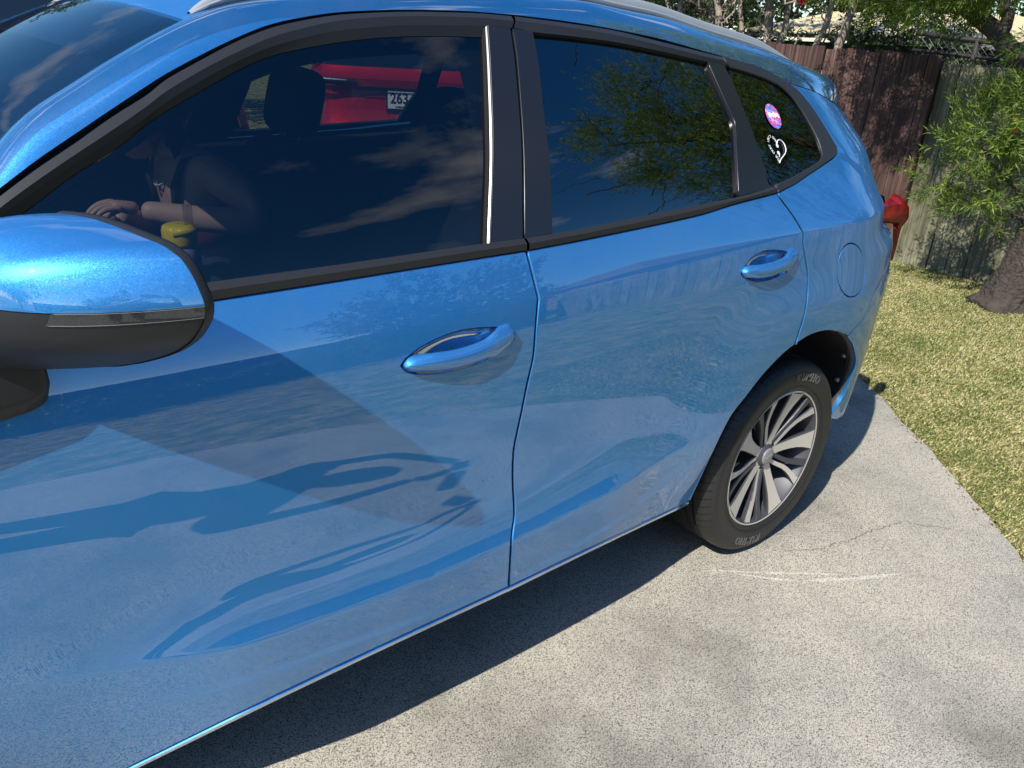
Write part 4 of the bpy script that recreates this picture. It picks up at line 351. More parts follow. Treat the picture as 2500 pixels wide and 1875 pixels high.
def rs(P, n):
    P = np.asarray(P, float); d = np.concatenate([[0], np.cumsum(np.linalg.norm(np.diff(P, axis=0), axis=1))]); t = np.linspace(0, d[-1], n)
    return np.stack([np.interp(t, d, P[:, k]) for k in range(P.shape[1])], 1)
def ribbon(name, strips, m, parent, n=90, mir=False):
    """strips: list of (curve, offset, material index of the strip that follows)"""
    mb = MB(); C = [side3(rs(c, n), o, mir)[0] for c, o, _ in strips]
    for k in range(len(C) - 1): mb.grid([C[k], C[k + 1]], m=strips[k][2])
    return mb.build(name, m, parent, auto=60)
car = tag(empty('blue_car', (0, .92, 0)), 'blue metallic hatchback SUV parked on the concrete driveway, filling the foreground', 'car')
CAR_OFF = Vector((0, -.92, 0))
fdoor_top = [(-2.95, 1.045)] + [(-2.6, 1.085)] + T['fdoor_top']
zb_f = min(T['fdoor_bot'][-1][1], .30)
BOTF = T['fdoor_bot']; BOTR = T['rdoor_bot']
FG = -2.22
def cut(P, x): return [q for q in P if q[0] > x]
def topz(x): c = sorted(T['fdoor_top']); return float(np.interp(x, [q[0] for q in c], [q[1] for q in c])) if x > c[0][0] else c[0][1] - (c[0][0] - x) * .06
def both(fn):
    return [fn(False), fn(True)]
# --- doors (left side is the one seen; the right side repeats it)
def ellipse_scale(P, s, c): P = np.asarray(P); return c + (P - c) * s
def handle(parent, hole, bar, mir):
    P = np.asarray(ccw(clean(hole))); c = P.mean(0); rings = []
    for s, d in ((1.02, -.001), (.985, .004), (.95, .010), (.86, .018), (.70, .024), (.45, .027), (.2, .028), (.02, .028)):
        rings.append(side3(ellipse_scale(P, s, c), -d, mir)[0])
    mb = MB(); mb.grid(rings, closed=True); bowl = mb.build('handle_recess', BLUE, parent)
    B = rs(bar, 26); G = []
    L = np.linalg.norm(B[-1] - B[0])
    for i, q in enumerate(B):
        t = i / 25; e = min(1, (min(t, 1 - t) * 9) ** .5 + .25) if t < .5 else min(1, (min(t, 1 - t) * 12) ** .5 + .35)
        hw = (.0165 + .004 * t + .007 * min(1, max(0, (t - .68) / .12))) * e; lift = .008 + .016 * math.sin(math.pi * min(1, max(0, t * 1.02))) ** .7
        th = .0085 if .2 < t < .8 else .0085 + .012 * (1 if t >= .8 else 1) * min(1, (t - .8) / .1 if t >= .8 else (.2 - t) / .1)
        base, nn = side3([q], 0, mir); base = base[0]; nn = nn[0]; T_ = np.array([0, 0, 1.])
        up = T_ - nn * (T_ @ nn); up /= np.linalg.norm(up)
        row = []
        for k in range(20):
            a = 2 * math.pi * k / 20; ca, sa = math.cos(a), math.sin(a)
            ca = math.copysign(abs(ca) ** .8, ca); sa = math.copysign(abs(sa) ** .9, sa)
            row.append(base + nn * (lift - th + th * ca + (.004 if ca > 0 else 0) * (1 - abs(sa))) + up * hw * sa)
        G.append(row)
    mb = MB(); mb.grid(G, closed=True); k = 20
    for r_, fl in ((0, 1), (25, 0)):
        cc = np.mean(G[r_], 0); b = len(mb.V); mb.V.append(tuple(cc))
        for j in range(k): mb.F.append((b, r_ * k + j, r_ * k + (j + 1) % k)); mb.M.append(0)
    mb.build('handle', BLUE, parent)
def build_side(mir):
    fd = empty_part('front_door'); 
    out = [(FG, topz(FG))] + cut(T['fdoor_top'], FG + .01) + T['fdoor_gap'] + cut(BOTF, FG + .01) + [(FG, BOTF[-1][1] - .03)]
    panel('door_panel', out, BLUE, fd, holes=[T['handle_f']], mir=mir)
    handle(fd, T['handle_f'], T['bar_f'], mir)
    panel('window_glass', T['glf'], GLF, fd, off=-.009, dx=.05, dz=.03, edge=.001, skirt=.004, mir=mir)
    ribbon('window_frame', [(T['ff0'], -.016, 1), (T['ff1'], -.012, 1), (T['ff1'], .004, 0), (T['ff2'], .008, 0), (T['ff3'], .001, 1), (T['ff4'], -.008, 1), (T['ff4'], -.05, 1)], [PLAS, RUB], fd, mir=mir)
    mid = [((a[0] + b[0]) / 2, (a[1] + b[1]) / 2) for a, b in zip(rs(T['fb0'], 60), rs(T['fb2'], 60))]
    ribbon('belt_moulding', [(T['fb0'], -.006, 0), (T['fb0'], .003, 0), (mid, .0085, 0), (T['fb2'], .003, 0), (T['fb2'], -.012, 1)], [PLAS, RUB], fd, mir=mir)
    panel('pillar_cover', T['bp1'], SATIN, fd, off=.001, dx=.05, dz=.03, edge=.0015, mir=mir)
    sL, sR = rs(T['silverL'], 30), rs(T['silverR'], 30); sM = sL * .35 + sR * .65; sN = sL * .28 + sR * .72
    ribbon('glass_channel_trim', [(sL, -.009, 1), (sL, .000, 1), (sL * .58 + sR * .42, .001, 0), (sM, .0035, 0), (sN, -.001, 1), (sN + [.002, 0], .003, 0), (sR, .003, 0), (sR, -.006, 0)], [CHROME, SEAM], fd, n=30, mir=mir)
    rd = empty_part('rear_door')
    panel('door_panel', T['rdoor_top'] + T['rdoor_rgap'] + T['rdoor_arch'] + BOTR + T['rdoor_gap'][::-1], BLUE, rd, holes=[T['handle_r']], mir=mir)
    handle(rd, T['handle_r'], T['bar_r'], mir)
    far = lambda P, x0: [(x + .05 * float(sstep(x0 - .04, x0 + .04, x)), z) for x, z in P] if mir else P
    panel('window_glass', far(T['glr'], -.42), GLR_FAR if mir else GLR, rd, off=-.009, dx=.05, dz=.03, edge=.001, skirt=.004, mir=mir)
    ribbon('window_frame', [(T['rf0'], -.016, 1), (T['rf1'], -.010, 1), (T['rf1'], .004, 0), (T['rf2'], .008, 0), (T['rf3'], .001, 1), (T['rf3'], -.03, 1)], [PLAS, RUB], rd, mir=mir)
    mid = [((a[0] + b[0]) / 2, (a[1] + b[1]) / 2) for a, b in zip(rs(T['rb0'], 60), rs(T['rb2'], 60))]
    ribbon('belt_moulding', [(T['rb0'], -.006, 0), (T['rb0'], .003, 0), (mid, .0085, 0), (T['rb2'], .003, 0), (T['rb2'], -.012, 1)], [PLAS, RUB], rd, mir=mir)
    panel('pillar_cover', T['bp2'], SATIN, rd, off=.001, dx=.05, dz=.03, edge=.0015, mir=mir)
    panel('corner_cover', [(x + .05 * (x < np.interp(z, [1.2, 1.55], [-.30, -.33])), z) for x, z in T['cp']] if mir else T['cp'], SATIN, rd, off=.001, dx=.05, dz=.03, edge=.0015, mir=mir)
    # quarter panel with filler cap, wheel arch and quarter window
    seam = T['bump_seam']; qr = T['quart_right']; ar = T['arch']
    e0 = seam[-1]
    Q = T['quart_gap'][::-1] + T['quart_dlo'] + T['quart_top'] + qr[:-1] + [(.70, 1.15), (.66, 1.10), (.65, 1.03), (.60, .96)] + [(e0[0] + .04, e0[1] + .05)] + seam[::-1]
    ia = min(range(len(ar)), key=lambda i: (ar[i][0] - seam[0][0]) ** 2 + (ar[i][1] - seam[0][1]) ** 2)
    Q = Q + ar[:ia][::-1]
    panel('quarter_panel', Q, BLUE, car, holes=[] if mir else [T['cap']], mir=mir)
    if not mir:
        c = np.mean(T['cap'], 0); panel('fuel_cap', ellipse_scale(T['cap'], .962, c), BLUE, car, edge=.002)
    seam2 = [(a + .003, b - .0015) for a, b in seam]
    Bp = seam2 + [(e0[0] + .043, e0[1] + .045), (.60, .952), (.70, 1.022), (.76, .97), (.86, .92), (.915, .82), (.925, .6), (.915, .42), (.86, .34), (.6, .345), (.42, .37)] + ar[ia:][::-1]
    panel('rear_bumper', Bp, BLUE, car, dx=.02, mir=mir)
    panel('quarter_window', T['glq'], GLR_FAR if mir else GLR, car, off=-.004, dx=.05, dz=.03, edge=.001, skirt=.004, mir=mir)
    panel('quarter_window_trim', T['q0'] + T['q2'][::-1], PLAS, car, off=.003, edge=.004, mir=mir, dx=.03, dz=.02)
    # front wing with its own wheel arch, outside the picture
    wa = [(-2.7 + .43 * math.cos(a), .345 + .43 * math.sin(a)) for a in np.linspace(-.16, math.pi + .2, 30)]
    panel('front_wing', [(FG - .004, BOTF[-1][1] - .03)] + wa + [(-3.16, .3), (-3.40, .32), (-3.42, .60), (-3.35, .86), (-3.05, .985), (-2.6, 1.06), (FG - .004, topz(FG))], BLUE, car, mir=mir, dz=.02)
    # sill strip under the doors
    bt = rs(BOTR[::-1] if BOTR[0][0] > BOTR[-1][0] else BOTR, 40); bf = BOTF[::-1] if BOTF[0][0] > BOTF[-1][0] else BOTF
    line = [(FG, bf[0][1] - .012)] + [q for q in sorted(BOTF)] + [q for q in sorted(BOTR)]
    line = rs(np.array([(a, b - .002) for a, b in line]), 120); mb = MB(); G = []
    for da, of in ((-.003, -.02), (-.003, -.004), (-.006, .001), (-.014, .0018), (-.019, .000), (-.0225, -.006), (-.021, -.05), (-.045, -.13)):
        G.append(side3(line + [0, da], of, mir)[0])
    mb.grid(G); mb.build('sill', BLUE, car, auto=50)
def empty_part(name):
    o = empty(name); o.parent = car; o.location = CAR_OFF; return o
# every mesh of the car is written in world metres: shift it into the car's frame
_n0 = len(bpy.data.objects)
_link = link
def link(o, parent=None):
    COL.objects.link(o)
    if parent is not None:
        o.parent = parent
        if parent is car: o.location = CAR_OFF
    return o
build_side(False); build_side(True)
# --- pillar and roof-side band from the window line up to the roof
DTL = sorted(T['ff0'] + T['rf0'] + T['quart_dlo'][-1:] + T['quart_top'] + T['quart_right'][:1])
i_q = [q for q in T['q0'] if q[1] > 1.44 and q[0] < T['quart_dlo'][-1][0]]
DTL = sorted(DTL + i_q); DTL = [DTL[0]] + [b for a, b in zip(DTL, DTL[1:]) if b[0] - a[0] > .004]
BL = sorted(map(tuple, T['B1'])) + sorted(map(tuple, T['B2']))
bx, by_, bz = [np.array([q[k] for q in BL]) for k in range(3)]
ax_, az_ = np.array([q[0] for q in DTL]), np.array([q[1] for q in DTL])
def ext(x, xs, ys, lo):
    r = np.interp(x, xs, ys); k = (ys[6] - ys[0]) / (xs[6] - xs[0]); return np.where(x < xs[0], ys[0] + (x - xs[0]) * (k + lo * (x - xs[0])), r)
def Az(x): return ext(x, ax_, az_, 0)
def Bz(x):
    r = ext(x, bx, bz, 0); g = (x > -1.5714) & (x < -.7336)
    t = np.clip((x + 1.5714) / .8378, 0, 1); h = 1.6005 + (1.6590 - 1.6005) * t + .024 * t * (1 - t) * 4 * .45
    return np.where(g, h, r)
def By(x): return np.maximum(ext(x, bx, by_, 0), Ys(x, np.minimum(Az(x), 1.7)) + .035)
XS = np.concatenate([np.arange(-2.72, .60, .02), [.625, .648]])
from numpy import convolve
def smooth(v, k=5):
    p_ = np.concatenate([np.full(k, 2 * v[0]) - v[k:0:-1], v, np.full(k, 2 * v[-1]) - v[-2:-k - 2:-1]]); return convolve(p_, np.ones(2 * k + 1) / (2 * k + 1), 'valid')
ya = Ys(XS, Az(XS)); za = Az(XS); yb = smooth(By(XS), 3); zb = smooth(Bz(XS), 3)
for mir in (False, True):
    G = []
    for s in np.linspace(0, 1, 15):
        cyy = ya + .30 * (yb - ya); cz = np.maximum(zb, za + .01) + .003
        y = (1 - s) ** 2 * ya + 2 * s * (1 - s) * cyy + s * s * yb; z = (1 - s) ** 2 * za + 2 * s * (1 - s) * cz + s * s * zb
        G.append(np.stack([XS, (W2 - y) if mir else y, z], 1))
    low = np.stack([XS, (W2 - (ya + .012)) if mir else (ya + .012), za - .002], 1); ed = np.stack([XS, (W2 - (yb + .004)) if mir else yb + .004, zb - .012], 1)
    mb = MB(); mb.grid([low] + G + [ed]); mb.build('roof_side', BLUE, car, auto=70)
    # ditch, rail
    k = (XS > -1.66) & (XS < .50)
    D = [np.stack([XS[k], yb[k] + a, zb[k] + b], 1) for a, b in ((.003, -.010), (.012, -.012), (.030, -.006))]
    if mir: D = [d * [1, -1, 1] + [0, W2, 0] for d in D]
    mb = MB(); mb.grid(D); mb.build('roof_ditch', RUB, car)
    xr = np.concatenate([np.linspace(-1.655, -1.55, 10), np.linspace(-1.52, .22, 70), np.linspace(.235, .335, 10)])
    yr = np.interp(xr, XS, yb); zr = np.interp(xr, XS, zb); hh = np.clip(np.minimum((xr + 1.66) / .16, (.345 - xr) / .22), 0, 1) ** .6
    prof = [(.002, -.004), (-.002, .002), (-.001, .011), (.004, .0135), (.0075, .0125), (.009, .0165), (.012, .027), (.020, .033), (.030, .033), (.037, .026), (.040, -.004)]
    G = [np.stack([xr, yr + .006 + a * (.45 + .55 * hh), zr + .002 + b * np.maximum(hh, .06)], 1) for a, b in prof]
    if mir: G = [d * [1, -1, 1] + [0, W2, 0] for d in G]
    mb = MB(); mb.grid(G); mb.build('roof_rail', RAILM, car, auto=55)
# roof skin, windscreen, frit, bonnet
xw = np.arange(-1.655, .66, .04); yb_r = np.interp(xw, XS, yb); zb_r = np.interp(xw, XS, zb); cols = np.linspace(-1, 1, 33)
G = [[(x + .035 * (c * c - 1) * max(0, 1 - (x + 1.655) / .3), .92 + c * (.92 - y - .024), z - .008 + .030 * (1 - abs(c) ** 2.4) + .004 * min(1, (x + 1.655) / .02)) for c in cols] for x, y, z in zip(xw, yb_r, zb_r)]
front = [(q[0] - .004, q[1], q[2] - .014) for q in G[0]]
mb = MB(); mb.grid([front] + G); mb.build('roof', BLUE, car, auto=40)
mb = MB(); mb.grid([[(q[0], q[1], q[2] - .03) for q in r] for r in G]); mb.build('headlining', HEADL, car)
xg = np.linspace(-2.66, -1.662, 30); yg = np.interp(xg, XS, yb); zg = np.interp(xg, XS, zb)
def ws(off, a0, a1, x0=0, n=33):
    return [[(x + .035 * (c * c - 1) * 1.0 - .10 * (1 - c * c) * (-(x + 1.66)), .92 + c * (.92 - y - .004), z - .006 + .030 * (1 - abs(c) ** 2.4) + off) for c in np.linspace(a0, a1, n)] for x, y, z in list(zip(xg, yg, zg))]
mb = MB(); mb.grid(ws(0, -1, 1)); mb.build('windscreen', GLW, car)
mb = MB(); g = ws(-.006, -1, 1, n=67)
mb.grid([r[:6] for r in g]); mb.grid([r[-6:] for r in g]); mb.grid(g[-5:]); mb.grid(g[:3]); mb.build('windscreen_border', SATIN, car)  # frit border; its top band is widened to shade the driver's arm
g = [[(x, .92 + c * (.92 - (.045 + .10 * max(0, -x - 3.0) ** 1.5)), z - .03 * c * c + .004) for c in np.linspace(-1, 1, 25)] for x, z in ((-3.50, .74), (-3.47, .80), (-3.40, .86), (-3.30, .91), (-3.15, .96), (-3.0, .995), (-2.85, 1.025), (-2.72, 1.05), (-2.62, 1.07))]
mb = MB(); mb.grid(g); mb.build('bonnet', BLUE, car)
g = [[(-3.50 - .07 * (1 - c * c) + .25 * abs(c) ** 4, .92 + c * .85, z) for c in np.linspace(-1, 1, 25)] for z in (.22, .35, .5, .65, .74)]
mb = MB(); mb.grid(g); mb.build('front_bumper', BLUE, car)
# tailgate: closes the back between the two flanks
rows = []
for x, y, z in ((.60, .43, 1.46), (.602, .412, 1.40), (.641, .378, 1.36), (.658, .324, 1.30), (.679, .302, 1.25), (.710, .297, 1.19), (.753, .286, 1.13), (.86, .29, 1.10), (.92, .30, 1.05), (.94, .30, .97), (.935, .285, .87), (.93, .27, .8), (.93, .27, .6), (.92, .27, .35)):
    rows.append([(x + .05 * (1 - c * c), .92 + c * (.92 - y), z) for c in np.linspace(-1, 1, 21)])
mb = MB(); mb.grid(rows); mb.build('tailgate', BLUE, car)
G = []
for z in np.linspace(.70, 1.50, 14):
    x = .55 - .05 * max(0, (z - 1.3) / .2); y_ = float(Ys(x, z)) + .09; G.append([(x + .03 * (1 - c * c), .92 + c * (.92 - y_), z) for c in np.linspace(-1, 1, 15)])
mb = MB(); mb.grid(G); mb.build('tailgate_lining', CABIN, car)
# black end plate of the spoiler beside the rear screen, seen past the quarter panel
for mir in (False, True):
    P0 = np.array([(x, Ys(x, z) + .004, z) for x, z in [(q[0], q[1]) for q in T['quart_right'][:4]]]); P1 = P0 + [[.015, .03, .012], [.05, .03, .0], [.055, .03, 0], [.012, .01, 0]]
    if mir: P0 = P0 * [1, -1, 1] + [0, W2, 0]; P1 = P1 * [1, -1, 1] + [0, W2, 0]
    mb = MB(); mb.grid([rs(P0, 12), rs(P1, 12)]); mb.build('spoiler_end_plate', PLAS, car)
# ---------------------------------------------------------------- tail lamp
def lamp(mir):
    Lc = np.array(T['lampL']); Rc = np.array(T['lampR'])
    a, b = rs(Lc, 40), rs(Rc, 40); G = []; kk = (1 - sstep(.50, .68, np.linspace(0, 1, 40)))[:, None]
    for s in np.linspace(0, 1, 9):
        q = a * (1 - s) + b * s; wd = np.linalg.norm(b - a, axis=1) / 2
        bu = 4 * s * (1 - s) * wd * .22
        q = q + np.stack([bu * .5, -bu * .86, bu * 0], 1) + kk * [.002, -.018, 0]
        if mir: q = q * [1, -1, 1] + [0, W2, 0]
        G.append(q)
    mb = MB(); mb.grid(G); return mb.build('tail_lamp', LAMPR, car)
lamp(False); lamp(True)
# ---------------------------------------------------------------- wheels
def make_wheel(name, cx, face_y, out):
    """out = -1: the outer face looks to -y"""
    root = empty(name); root.parent = car; root.location = Vector((cx, face_y, .345)) + CAR_OFF; cyy = out
    def P(r, a, d): return (r * math.cos(a), -d * cyy * -1 * -1, r * math.sin(a))
    n = 96
    # tyre: profile (radius, depth inwards from the outer face)
    prof = [(.238, .022), (.243, .010), (.252, .004), (.262, .0015), (.275, -.002), (.29, -.004), (.303, -.004), (.312, -.0015), (.322, .003), (.331, .010), (.338, .019), (.342, .028), (.3445, .040)]
    for g in (.062, .094, .128, .160): prof += [(.3455, g - .004), (.338, g - .0035), (.338, g + .0035), (.3455, g + .004)]
    prof += [(.3445, .185), (.340, .200), (.325, .212), (.29, .218), (.25, .205)]
    mb = MB(); mb.grid([[(r * math.cos(a), d * -out, r * math.sin(a)) for a in np.linspace(0, 2 * math.pi, n, endpoint=False)] for r, d in prof], closed=True)
    tyre = mb.build('tyre', TYRET, root, auto=35)
    # ribs and letters moulded on the sidewall
    mb = MB()
    for k in range(64):
        a = 2 * math.pi * k / 64
        if .25 < (k % 32) / 32 < .55: continue
        for r0, r1, dd in ((.2555, .258, .0),):
            a1 = a + .02; mb.add([(r * math.cos(t), (.0022) * -out + out * .0012, r * math.sin(t)) for r, t in ((.300, a), (.306, a), (.306, a1), (.300, a1))], [(0, 1, 2, 3)])
    for r in (.2585, .3085):
        mb.grid([[(rr * math.cos(a), dd * -out, rr * math.sin(a)) for a in np.linspace(0, 2 * math.pi, n, endpoint=False)] for rr, dd in ((r - .0013, -.0005), (r, -.0032), (r + .0013, -.0005))], closed=True)
    mb.build('sidewall_ribs', TYRE, tyre)
    for word, a0, rr, size in (('KUMHO', R(-106), .294, .037), ('KUMHO', R(74), .294, .037)):
        lo = letters_arc(word, rr, a0, size, .0012, -.0042 if out < 0 else .0042, out)
        o = mesh('lettering', lo[0], lo[1], TYREL, tyre, smooth=False)
    rim = empty('rim'); rim.parent = root
    # barrel
    pb = [(.243, .010), (.240, .006), (.236, .008), (.232, .016), (.226, .030), (.215, .075), (.212, .11), (.205, .13), (.205, .19)]
    mb = MB(); mb.grid([[(r * math.cos(a), d * -out, r * math.sin(a)) for a in np.linspace(0, 2 * math.pi, n, endpoint=False)] for r, d in pb], closed=True); mb.M = [1 if k < 2 * n else 0 for k in range(len(mb.F))]; mb.build('barrel', [GUNM, MACH], rim)
    def depth(r): return .044 - .034 * np.clip((r - .03) / .2, 0, 1) ** 1.5
    def spoke(nm, phi, rr, ww, bend, back=.03, face=0):
        ctr = [phi + b for b in bend]; V = []; F = []; k = len(rr); m_ = []
        for i in range(k):
            r = rr[i]; hw = ww[i]; c = ctr[i]
            er = np.array([math.cos(c), 0, math.sin(c)]); et = np.array([-math.sin(c), 0, math.cos(c)])
            for t, d in ((-1, depth(r) + back), (-1, depth(r) + .004), (-.86, depth(r)), (.86, depth(r)), (1, depth(r) + .004), (1, depth(r) + back)):
                wd = hw * (t if abs(t) < 1 or d < depth(r) + .01 else t * .55)
                V.append(er * r + et * wd + np.array([0, -out * d, 0]))
        for i in range(k - 1):
            for j in range(5):
                F.append((i * 6 + j, i * 6 + j + 1, (i + 1) * 6 + j + 1, (i + 1) * 6 + j)); m_.append(face if j == 2 else 1)
        o = mesh(nm, V, F, None, rim, smooth=False, mats=[MACH, GUNM], mi=m_); return o
    ph0 = R(78)
    rr = np.array([.030, .05, .075, .10, .13, .16, .19, .215, .232])
    for k in range(5):
        ph = ph0 + 2 * math.pi * k / 5
        spoke('spoke', ph, rr, np.array([.022, .0195, .0185, .0190, .0215, .0245, .0300, .037, .043]), np.array([0, 0, 0, -.01, -.02, -.03, -.045, -.06, -.07]))
        # forked thin spokes between the wide ones
        q = ph + 2 * math.pi / 10
        spoke('spoke', q, rr[1:], np.array([.008, .008, .0085, .009, .010, .0115, .014, .017]), np.array([-.16, -.12, -.08, -.05, -.06, -.09, -.12, -.13]) - .01, back=.024)
        spoke('spoke', q, rr[1:], np.array([.008, .008, .0085, .009, .0095, .0105, .0125, .015]), np.array([.30, .20, .155, .13, .13, .15, .17, .18]) - .01, back=.024, face=1)
    mb = MB(); pr = [(.004, .030), (.026, .031), (.030, .034), (.034, .040), (.058, .052), (.066, .066), (.066, .10)]
    mb.grid([[(r * math.cos(a), d * -out, r * math.sin(a)) for a in np.linspace(0, 2 * math.pi, 48, endpoint=False)] for r, d in pr], closed=True); mb.build('hub', GUNM, rim, auto=40)
    mb = MB(); pr = [(.0005, .0292), (.022, .0294), (.0285, .0305), (.030, .034)]
    mb.grid([[(r * math.cos(a), d * -out, r * math.sin(a)) for a in np.linspace(0, 2 * math.pi, 40, endpoint=False)] for r, d in pr], closed=True); cap = mb.build('centre_cap', simple('dull_silver_cap', (.30, .30, .30), .45, metal=.3), rim)
    V, F = text_mesh('HAVAL', .0135, .0008); V = [(x * 1, -out * (.0288 - z), y) for x, y, z in V]
    c, s_ = math.cos(R(14)), math.sin(R(14)); V = [(x * c - z * s_, y, x * s_ + z * c) for x, y, z in V]
    mesh('lettering', V, F, CHROME, cap, smooth=False)
    for k in range(5):
        a = ph0 + 2 * math.pi * (k + .5) / 5
        mb = MB(); mb.tube([(.056 * math.cos(a), -out * .075, .056 * math.sin(a)), (.056 * math.cos(a), -out * .056, .056 * math.sin(a)), (.056 * math.cos(a), -out * .050, .056 * math.sin(a))], [.0105, .0105, .007], 6); mb.build('wheel_nut', CHROME, rim, smooth=False)
    mb = MB(); pr = [(.07, .135), (.145, .135), (.150, .137), (.150, .155), (.07, .155)]
    mb.grid([[(r * math.cos(a), d * -out, r * math.sin(a)) for a in np.linspace(0, 2 * math.pi, 64, endpoint=False)] for r, d in pr], closed=True); mb.build('brake_disc', STEEL, rim, auto=40)
    mb = MB(); mb.grid([[(r * math.cos(a), -out * .16, r * math.sin(a)) for a in np.linspace(0, 2 * math.pi, 48, endpoint=False)] for r in (.01, .206)], closed=True); mb.build('dust_shield', DARK, rim)
    return root
_tc = {}
def text_mesh(s, size, depth=0, bold=False):
    key = (s, size, depth)
    if key in _tc: return _tc[key]
    c = bpy.data.curves.new('t', 'FONT'); c.body = s; c.size = size; c.extrude = depth; c.align_x = 'CENTER'; c.align_y = 'CENTER'; c.resolution_u = 3
    if bold: c.offset = size * .02
    o = bpy.data.objects.new('t', c); COL.objects.link(o); dg = bpy.context.evaluated_depsgraph_get(); me = bpy.data.meshes.new_from_object(o.evaluated_get(dg))
    V = [tuple(v.co) for v in me.vertices]; F = [tuple(p.vertices) for p in me.polygons]
    bpy.data.objects.remove(o); bpy.data.curves.remove(c); bpy.data.meshes.remove(me); _tc[key] = (V, F); return V, F
def letters_arc(word, r, a0, size, depth, y, out, adv=.86):
    VV, FF = [], []; n = len(word); st = size * adv / r
    for i, ch in enumerate(word):
        V, F = text_mesh(ch, size, depth, True); a = a0 - (i - (n - 1) / 2) * st       # feet towards the hub: read from outside
        b = len(VV)
        for x, yy, z in V:
            # outside view: x to the right = +x of the car (seen from -y)
            aa = a
            er = (math.cos(aa), math.sin(aa)); et = (math.sin(aa), -math.cos(aa))
            px = er[0] * (r + yy) + et[0] * x; pz = er[1] * (r + yy) + et[1] * x
            VV.append((px, y + out * z, pz))
        FF += [tuple(q + b for q in f) for f in F]
    return VV, FF
TYREL = simple('moulded_tyre_letter', (.10, .098, .092), .5)
def tyre_mat():
    m, t, b, o = mat('tyre_with_tread'); b.inputs['Base Color'].default_value = (.016, .0158, .0155, 1); b.inputs['Roughness'].default_value = .55
    c = N(t, 'ShaderNodeTexCoord'); s = N(t, 'ShaderNodeSeparateXYZ'); at_ = N(t, 'ShaderNodeMath', operation='ARCTAN2'); ln = N(t, 'ShaderNodeVectorMath', operation='LENGTH')
    xz = N(t, 'ShaderNodeVectorMath', operation='MULTIPLY'); xz.inputs[1].default_value = (1, 0, 1)
    t.links.new(c.outputs['Object'], s.inputs[0]); t.links.new(s.outputs['X'], at_.inputs[0]); t.links.new(s.outputs['Z'], at_.inputs[1]); t.links.new(c.outputs['Object'], xz.inputs[0]); t.links.new(xz.outputs[0], ln.inputs[0])
    ml = N(t, 'ShaderNodeMath', operation='MULTIPLY'); ml.inputs[1].default_value = 70; sk = N(t, 'ShaderNodeMath', operation='MULTIPLY_ADD'); sk.inputs[1].default_value = 55
    t.links.new(at_.outputs[0], ml.inputs[0]); t.links.new(s.outputs['Y'], sk.inputs[0]); t.links.new(ml.outputs[0], sk.inputs[2])
    sn = N(t, 'ShaderNodeMath', operation='SINE'); t.links.new(sk.outputs[0], sn.inputs[0]); gt = N(t, 'ShaderNodeMath', operation='GREATER_THAN'); gt.inputs[1].default_value = .90; t.links.new(sn.outputs[0], gt.inputs[0])
    g2 = N(t, 'ShaderNodeMath', operation='GREATER_THAN'); g2.inputs[1].default_value = .326; t.links.new(ln.outputs['Value'], g2.inputs[0]); mm = N(t, 'ShaderNodeMath', operation='MULTIPLY'); t.links.new(gt.outputs[0], mm.inputs[0]); t.links.new(g2.outputs[0], mm.inputs[1])
    iv = N(t, 'ShaderNodeMath', operation='SUBTRACT'); iv.inputs[0].default_value = 1; t.links.new(mm.outputs[0], iv.inputs[1])
    no = N(t, 'ShaderNodeTexNoise'); no.inputs['Scale'].default_value = 90; ad = N(t, 'ShaderNodeMath', operation='MULTIPLY_ADD'); ad.inputs[1].default_value = .08; t.links.new(c.outputs['Object'], no.inputs[0]); t.links.new(no.outputs[0], ad.inputs[0]); t.links.new(iv.outputs[0], ad.inputs[2])
    cm_ = N(t, 'ShaderNodeMix', data_type='RGBA'); cm_.inputs[6].default_value = (.019, .0187, .018, 1); cm_.inputs[7].default_value = (.002, .002, .002, 1); t.links.new(mm.outputs[0], cm_.inputs[0]); t.links.new(cm_.outputs[2], b.inputs[0])  # shade inside the tread grooves is painted into the rubber colour
    bm = N(t, 'ShaderNodeBump'); bm.inputs['Distance'].default_value = .004; bm.inputs['Strength'].default_value = .9; t.links.new(ad.outputs[0], bm.inputs['Height']); t.links.new(bm.outputs[0], b.inputs['Normal'])
    return m
TYRET = tyre_mat()
w1 = make_wheel('rear_wheel', 0, .022, -1); w2 = make_wheel('front_wheel', -2.7, .022, -1)
w3 = make_wheel('rear_wheel', 0, W2 - .022, 1); w4 = make_wheel('front_wheel', -2.7, W2 - .022, 1)
